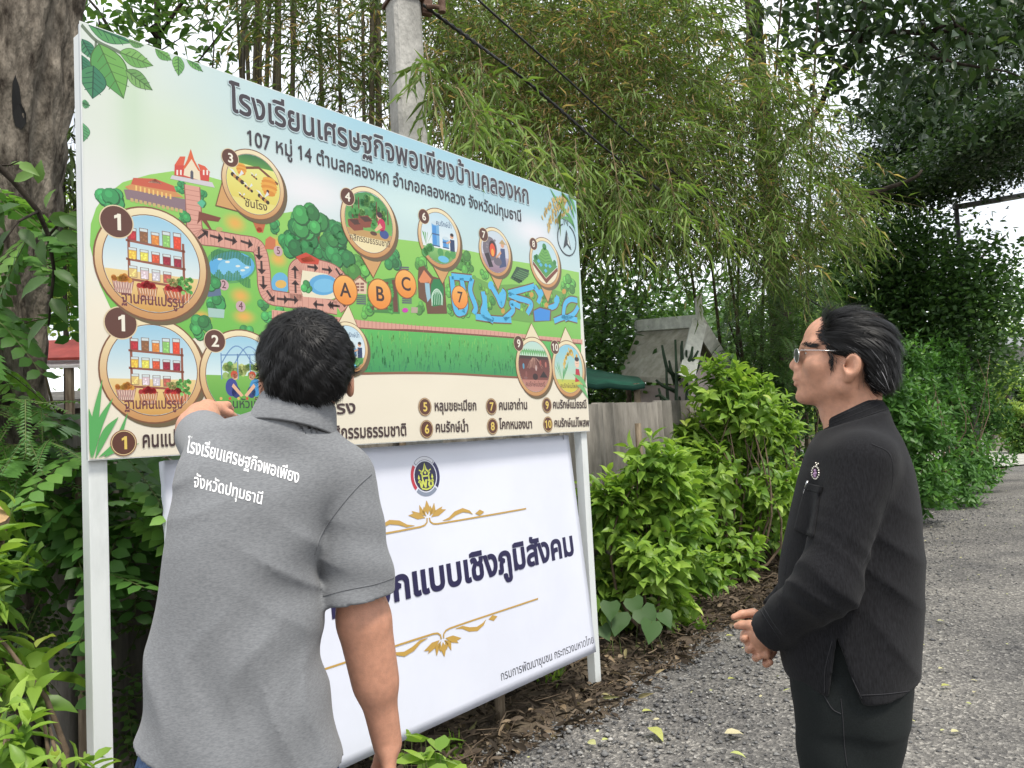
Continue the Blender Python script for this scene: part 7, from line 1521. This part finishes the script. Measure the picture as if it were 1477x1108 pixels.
tree('forked_tree', 'dark forked trunk with big drooping broad leaves at the top of the photo', at(1128, 600, Y)*(1, 1, 0), [at(1126, 440, Y), at(1112, 300, Y), at(1098, 150, 11.5), at(1085, 0, 11.2), at(1075, -160, 11)],
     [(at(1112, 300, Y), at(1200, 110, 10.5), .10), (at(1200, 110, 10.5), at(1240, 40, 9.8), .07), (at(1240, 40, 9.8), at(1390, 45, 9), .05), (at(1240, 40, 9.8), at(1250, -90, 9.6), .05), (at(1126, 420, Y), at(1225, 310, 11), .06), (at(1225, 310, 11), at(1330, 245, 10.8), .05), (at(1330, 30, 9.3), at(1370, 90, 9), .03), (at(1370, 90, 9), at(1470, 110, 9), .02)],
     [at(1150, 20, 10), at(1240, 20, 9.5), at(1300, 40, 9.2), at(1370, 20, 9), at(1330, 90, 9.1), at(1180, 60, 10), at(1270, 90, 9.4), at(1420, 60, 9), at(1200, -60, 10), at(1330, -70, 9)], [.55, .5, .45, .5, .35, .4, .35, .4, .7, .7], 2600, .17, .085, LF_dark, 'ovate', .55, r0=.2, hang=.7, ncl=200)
cs = []; rs = []
for x, y in ((1290, 160), (1350, 130), (1420, 120), (1470, 60), (1460, 160), (1390, 180), (1320, 205), (1500, 170), (1330, 235), (1285, 262), (1255, 235), (1405, 222), (1350, 160), (1345, 275), (1300, 225), (1440, 195), (1465, 235), (1375, 262), (1260, 285), (1430, 70), (1310, 110), (1340, 180), (1480, 10), (1420, 20), (1500, 150), (1360, 60), (1540, 110), (1580, 190)): cs.append(at(x, y, 14.5+RNG.normal(0, 1.1))); q_ = .55+.6*RNG.random(); rs.append((.95*q_, .95*q_, .32*q_+.05))
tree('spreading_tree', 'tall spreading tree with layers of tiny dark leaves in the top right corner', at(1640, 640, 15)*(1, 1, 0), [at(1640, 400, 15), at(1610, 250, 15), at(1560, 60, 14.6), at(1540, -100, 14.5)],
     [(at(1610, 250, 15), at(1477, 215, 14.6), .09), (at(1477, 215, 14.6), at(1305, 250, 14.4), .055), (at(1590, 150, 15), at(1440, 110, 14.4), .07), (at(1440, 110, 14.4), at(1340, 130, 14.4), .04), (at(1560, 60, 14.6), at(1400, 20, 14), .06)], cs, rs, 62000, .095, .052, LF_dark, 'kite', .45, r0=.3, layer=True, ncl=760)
def cpx(lst): return [at(x, y, Y_) for x, y, Y_ in lst]
tree('roadside_tree', 'mid green leafy tree round the steel lamp post beyond the hedge', at(1388, 640, 16)*(1, 1, 0), [at(1388, 520, 16), at(1380, 420, 16), at(1360, 330, 16)], [(at(1385, 470, 16), at(1290, 380, 15.5), .05), (at(1380, 420, 16), at(1450, 340, 16), .05)],
     cpx([(1290, 318, 15.6), (1345, 345, 15.7), (1235, 355, 15.2), (1205, 410, 15), (1300, 370, 15.6), (1260, 420, 15.4), (1340, 420, 15.6), (1400, 400, 14.0), (1350, 480, 15.6), (1290, 470, 15.2), (1410, 460, 14.0), (1240, 480, 15.2), (1380, 530, 15.8), (1320, 520, 15.4), (1415, 520, 14.0), (1270, 530, 15)]), [.5, .45, .6, .6, .75, .7, .75, .7, .7, .7, .7, .6, .6, .7, .5, .6], 31000, .115, .06, LF_mid, 'oval', .34, r0=.12, ncl=900)
# hedge shrubs by the lane
for x, y, Y_, H, R, lab, tm in ((1300, 700, 9.6, 1.75, .75, 'bushy green shrub just behind the shoulder of the man in black', .45), (1350, 700, 11.4, 2.3, .95, 'tall rounded green shrub in the lane-side hedge left of the lamp post', .42), (1392, 690, 13.1, 2.45, .9, 'green hedge shrub at the foot of the steel lamp post', .38), (1415, 670, 15.4, 1.9, .7, 'dark ivy-green shrub at the far end of the hedge beside the pipes', .2)):
    b_ = at(x, y, Y_)*(1, 1, 0); shrub('hedge_shrub', lab, 'shrub', b_, H, R, 9, 700, 6, .13, .05, LF_pin, 'oval', tm, 'hedge shrubs along the lane', low=.08)
shrub('hedge_shrub', 'dense fence-side bush seen between the man in black and the bright shrubs', 'shrub', W(9.6, -3.5), 1.9, .9, 10, 800, 6, .11, .05, LF_mid, 'oval', .35, 'hedge shrubs along the lane', low=.08)
shrub('hedge_shrub', 'thin shrub with yellowish leaf tips beside the chest of the man in black', 'shrub', W(7.6, -2.75), 1.1, .45, 8, 160, 6, .075, .034, LF_bright, 'oval', .75, 'hedge shrubs along the lane', low=.15)
# feathery tree behind the fence end
ft = empty('feathery_tree', at(1080, 600, 9.8)*(1, 1, 0), 'feathery fine-leaved small tree behind the end of the fence', 'tree'); n = 620
O = pxbox(n, [(1050, 420), (1090, 380), (1200, 400), (1210, 520), (1120, 560), (1060, 540)], 9.0, 10.6); fronds(ft, O, RNG.normal(0, 1, (n, 3))*(1, .6, .5)+(0, -.35, -.1), .22+.2*RNG.random(n), .1+.08*RNG.random(n), 13, .06, .016, LF_mid, .25+.5*RNG.random(n), M_stem, 'crown', 'kite')
mb = MB()
for k in range(7): limb(mb, at(1085, 610, 9.9)*(1, 1, 0), at(1020+28*k, 420+RNG.random()*60, 9.8), .035, .008, 6, .08)
mb.build('trunk', M_branch, ft, True)
# spiky spurge by the small house
eu = empty('spurge_bush', at(972, 600, 8.2)*(1, 1, 0), 'dark upright many-fingered spurge plant in front of the small pale house', 'plant'); mb = MB(); b_ = at(975, 640, 8.2)*(1, 1, 0)
for pl_ in ([(974, 640), (975, 600), (976, 540), (974, 490)], [(988, 640), (990, 600), (991, 560), (990, 505)], [(966, 640), (965, 600), (962, 560), (961, 530)], [(975, 565), (955, 556), (946, 548)], [(976, 545), (962, 532), (957, 510), (955, 498)], [(975, 555), (968, 535), (965, 520)], [(976, 548), (990, 532), (1002, 516), (1007, 506)], [(991, 545), (1003, 537), (1009, 524), (1014, 517)], [(990, 535), (984, 520), (983, 500), (984, 492)], [(991, 560), (1001, 556), (1006, 545)], [(975, 585), (962, 578), (952, 570), (945, 572)], [(991, 580), (1003, 574), (1010, 568)], [(990, 528), (997, 514), (999, 500)], [(964, 590), (955, 580), (950, 560)], [(978, 600), (981, 585), (980, 572)]):
    Y_ = 8.15+RNG.normal(0, .05); q = np.array([at(x, y, Y_) for x, y in pl_]); mb.tube(q, np.linspace(.026, .012, len(q)), 6)
mb.build('fingers', mat('spurge_green', (.022, .045, .022), .6, .3, var=.3, scale=8), eu, True)
# leafy tree between sign and awning
tree('garden_tree', 'leafy tree behind the dark green awning right of the map sign', at(870, 600, 10.5)*(1, 1, 0), [at(868, 520, 10.5), at(872, 450, 10.5)], [], cpx([(850, 440, 10.2), (885, 430, 10.5), (860, 500, 10), (905, 500, 10.6), (840, 540, 9.9), (880, 560, 9.9), (840, 590, 9.8), (900, 580, 10)]), [.5, .45, .5, .4, .45, .5, .4, .4], 4200, .11, .05, LF_mid, 'oval', .42, r0=.07, ncl=260)
# ---- left background
tree('slender_tree', 'sparse tree with bare crossing branches above the top left of the sign', at(215, 640, 7.4)*(1, 1, 0), [at(222, 300, 7.4), at(228, 60, 7.4), at(224, -80, 7.3)], [(at(222, 200, 7.4), at(120, -10, 7.2), .03), (at(226, 60, 7.4), at(320, -60, 7.4), .025), (at(240, 110, 7.4), at(140, 60, 7), .015), (at(225, 120, 7.3), at(330, 170, 7.5), .012), (at(200, 90, 7.3), at(300, 20, 7.5), .01), (at(250, 130, 7.3), at(345, 20, 7.5), .01), (at(300, 150, 7.3), at(270, -30, 7.5), .009)],
     cpx([(140, 20, 7.0), (190, 10, 7.0), (230, 30, 7.1), (175, 50, 7.0), (215, 62, 7.1), (260, -20, 7.2), (120, 60, 7.1), (310, -10, 7.3), (330, 30, 7.4)]), [.32, .3, .25, .28, .2, .3, .25, .2, .15], 900, .12, .06, LF_mid, 'ovate', .5, r0=.05, ncl=90)
dl_ = empty('drooping_palm_shrub', at(95, 640, 5.8)*(1, 1, 0), 'dark drooping narrow leaves seen between the big trunk and the sign', 'plant'); lv = Leaves('lance'); tw = []; n = 42
O = pxbox(n, [(70, 60), (112, 60), (112, 290), (80, 290)], 5.5, 6.1); sprays(lv, O, RNG.normal(0, .5, (n, 3))+(0, -.2, -.4), .3+.25*RNG.random(n), .2, 9, .26, .024, .12, tw, .2); lv.build('foliage', LF_bam, dl_); tw.append((np.array([at(95, 640, 5.8)*(1, 1, 0), at(92, 300, 5.8), at(90, 60, 5.8)]), .02)); twigmesh('stem', tw, M_branch, dl_, 5)
tree('garden_tree', 'bright yellow-green bush far behind the trunk left of the sign', at(95, 560, 14)*(1, 1, 0), [at(95, 420, 14)], [], cpx([(70, 340, 14), (110, 320, 14), (90, 380, 14), (130, 400, 14), (60, 430, 14), (110, 460, 14), (30, 400, 14), (150, 350, 14)]), [.7, .6, .7, .7, .7, .7, .6, .6], 4500, .14, .07, LF_grass, 'oval', .6, r0=.08, ncl=260)
# ---- far greenery
for k, (x, y, Y_, H, R, mtl, tm, lab) in enumerate(((1452, 600, 23, 2.6, .75, LF_grass, .6, 'bright yellow-green bush by the far garden shelter post'), (1475, 610, 22.5, 1.0, .6, LF_mid, .6, 'low bright plant on the ground before the far bench'), (1466, 590, 25, 2.3, .5, LF_dark, .6, 'narrow dark plant under the far shelter roof'), (1500, 600, 24, 1.9, .7, LF_bright, .6, 'rounded green plant at the right edge under the far shelter'))):
    shrub('garden_plant', lab, 'plant', at(x, y, Y_)*(1, 1, 0), H, R, 6, 220, 6, .2, .09, mtl, 'oval', tm, 'plants in the far garden', low=.1)
for x, Y_, H, R, mtl, lab in ((1455, 42, 7.0, 3.2, LF_grass, 'pale yellow-green tree far beyond the garden shelter'), (1250, 30, 6.5, 3.2, LF_mid, 'distant tree hidden behind the lamp post tree'), (1180, 26, 5.2, 2.6, LF_grass, 'distant pale tree behind the feathery tree'), (1030, 24, 5.0, 2.6, LF_mid, 'distant tree behind the drooping bamboo'), (900, 20, 5.0, 2.4, LF_mid, 'tree behind the small house roof'), (1590, 34, 7.5, 3.4, LF_mid, 'distant tree right of the far shelter')):
    b_ = at(x, 600, Y_)*(1, 1, 0); cs = [b_+np.array([RNG.normal(0, R*.5), RNG.normal(0, R*.4), H*(.35+.6*RNG.random())]) for _ in range(11)]
    tree('distant_tree', lab, b_, [b_+ZV*H*.4, b_+ZV*H*.75], [], cs, [R*.42]*11, 5200, .26, .13, mtl, 'kite', .5, 'distant trees behind the fence', r0=.16, ncl=300)
# the thicket that closes the view behind the fence
lv = Leaves('oval'); n = 52000; s_ = -6+70*RNG.random(n)**1.3; q_ = -15-14*RNG.random(n)-s_*.1; z_ = 4.2*RNG.random(n)**1.15*(.62+.38*np.sin(s_*.55+1)*np.sin(s_*.21))
P_ = DV*s_[:, None]+QV*q_[:, None]+ZV*z_[:, None]; lv.add(P_, unit(n), unit(n, 1.2), .30*(.6+.7*RNG.random(n)), .16, np.clip(.35+.25*np.sin(s_*.9+q_)+RNG.normal(0, .15, n), 0, 1)); tag(lv.build('thicket', LF_mid, None), 'far green thicket closing the view behind the fence', 'thicket', kind='stuff')
lv = Leaves('oval'); n = 14000; s_ = 60+45*RNG.random(n); q_ = -45+75*RNG.random(n); z_ = 6*RNG.random(n)**1.2*(.7+.3*np.sin(q_*.4)); P_ = DV*s_[:, None]+QV*q_[:, None]+ZV*z_[:, None]
lv.add(P_, unit(n), unit(n, 1.2), .7*(.6+.7*RNG.random(n)), .4, np.clip(.5+RNG.normal(0, .2, n), 0, 1)); tag(lv.build('far_treeline', LF_grass, None), 'pale far treeline at the end of the lane', 'treeline', kind='stuff')

# ---- the litter strip: dead leaves, twigs, sprigs of green
n = 8000; s_ = -1.0+12*RNG.random(n)**1.15; q_ = -3.25+1.12*RNG.random(n)**.8+RNG.normal(0, .05, n); on = q_ > lane_left(s_)+.1; q_ = np.where(on, lane_left(s_)+.1-.5*RNG.random(n), q_)
P_ = DV*s_[:, None]+QV*q_[:, None]+ZV*(.008+.05*RNG.random(n)**2)[:, None]; lv = Leaves('ovate'); d = unit(n, 0, .35)
lv.add(P_, d, unit(n, 1.0), .03+.085*RNG.random(n)**1.5, .010+.022*RNG.random(n), np.clip(RNG.random(n)**1.9*.98, 0, 1)); tag(lv.build('leaf_litter', LF_dry, None), 'brown dead leaf litter along the foot of the fence', 'leaf litter', kind='stuff')
n = 900; s_ = 1.4+9*RNG.random(n)**1.2; q_ = -3.1+1.0*RNG.random(n); mb = MB()
for a, b in zip(s_, q_):
    L_ = .06+.34*RNG.random()**2; an = RNG.random()*6.28 if RNG.random() < .5 else RNG.normal(1.0, .6); p0 = W(a, b, .012+.04*RNG.random()); d = np.array([math.cos(an), math.sin(an), RNG.normal(0, .10)]); p2_ = p0+d*L_
    if (p2_@QV) > lane_left(a)+.12: continue
    mb.tube([p0, p0+d*L_*.33+RNG.normal(0, .03, 3)*L_*1.5, p0+d*L_*.66+RNG.normal(0, .03, 3)*L_*2, p2_], np.array([1, .95, .8, .5])*(.0016+.0035*RNG.random()**2.5), 4, False)
tag(mb.build('fallen_twigs', mat('old_twig', (.055, .04, .028), .95, .1, scale=5, col2=(.19, .145, .10)), None), 'dry brown twigs scattered in the leaf litter by the fence', 'twigs', kind='stuff')
wd_ = empty('ground_creeper', gnd(600, 1085), 'small green creeper sprouting from the litter under the white banner beside the arm', 'creeper'); n = 26; lv = Leaves('oval'); tw = []
O = pxbox(n, [(578, 1060), (640, 1055), (660, 1108), (580, 1120)], 2.75, 3.0); O[:, 2] = np.clip(O[:, 2], .05, .3)
for p in O: tw.append((np.array([p*(1, 1, 0)+RNG.normal(0, .03, 3)*(1, 1, 0), p]), .002))
lv.add(O, unit(n, 0, .4)+(0, -.4, 0), unit(n, 1.5), .07+.05*RNG.random(n), .055, .3+.5*RNG.random(n)); lv.build('leaf_cluster', LF_bright, wd_); twigmesh('stalk', tw, M_stem, wd_)
for x, y, lab in ((655, 1090, 'tiny green weed in the litter left of the yellow leaves'), (700, 985, 'small weed by the stake under the banner'), (800, 985, 'small weed near the foot of the right sign post'), (1010, 905, 'grassy weed at the shrub foot by the lane')):
    g0 = gnd(x, y); o = empty('small_weed', g0, lab, 'weed', 'small weeds in the litter'); n = 16; lv = Leaves('lance'); lv.add(np.repeat(g0[None], n, 0)+RNG.normal(0, .03, (n, 3))*(1, 1, 0), unit(n, 1.0), unit(n, .5), .06+.09*RNG.random(n), .018, .3+.6*RNG.random(n)); lv.build('blades', LF_bright, o)
# ---- single leaves lying on the lane
M_y = LF_yel
for x, y, L_, ang, T, lab in ((936, 1053, .15, -1.2, .25, 'large pale green fallen leaf in the middle of the gravel'), (926, 1030, .07, .3, .2, 'small folded yellow-green leaf touching the large pale one'), (860, 1078, .08, 2.2, .75, 'buff fallen leaf among the litter edge stones'), (868, 1072, .05, .5, .5, 'tiny yellow leaf beside the buff one'), (1047, 920, .07, .2, .1, 'yellow-green leaf near the shrub foot'), (1050, 983, .06, .4, .1, 'yellow leaf with a stalk left of the trousers'), (1053, 1090, .08, -.5, .6, 'curled pale leaf at the bottom left of the trousers'), (1045, 1062, .11, .1, 1., 'grey curled dry leaf on the gravel'), (1076, 944, .04, 0, .1, 'small yellow leaf below the clasped hands'), (1354, 968, .05, .4, .9, 'pale dry leaf on the lane right of the jacket hem'), (1358, 993, .07, .2, .1, 'long yellow leaf on the lane right of the jacket hem'), (1405, 1003, .05, .9, 1., 'whitish dry leaf at the right on the lane'), (1372, 1060, .06, .3, .9, 'pale dry leaf low on the right side of the lane'), (1352, 898, .06, 0, .8, 'straw-coloured leaf behind the man in black')):
    g0 = gnd(x, y, .022); lv = Leaves('ovate'); lv.add(g0[None]+ZV*.012, np.array([[math.cos(ang), math.sin(ang), .06]]), np.array([[.15*RNG.normal(), .15*RNG.normal(), 1.]]), L_*.82, L_*.42, T); o = lv.build('fallen_leaf', M_y, None); tag(o, lab, 'leaf', 'fallen leaves on the lane')
n = 420; s_ = 1.4+14*RNG.random(n)**1.3; q_ = lane_left(s_)+.1+3.6*RNG.random(n); lv = Leaves('oval'); P_ = DV*s_[:, None]+QV*q_[:, None]+ZV*.026
lv.add(P_, unit(n, 0, .15), unit(n, 3.), .012+.035*RNG.random(n)**2, .012, np.clip(.5+.5*RNG.random(n), 0, 1)); tag(lv.build('leaf_scraps', LF_yel, None), 'dry scraps of leaf blown over the lane', 'leaf scraps', kind='stuff')
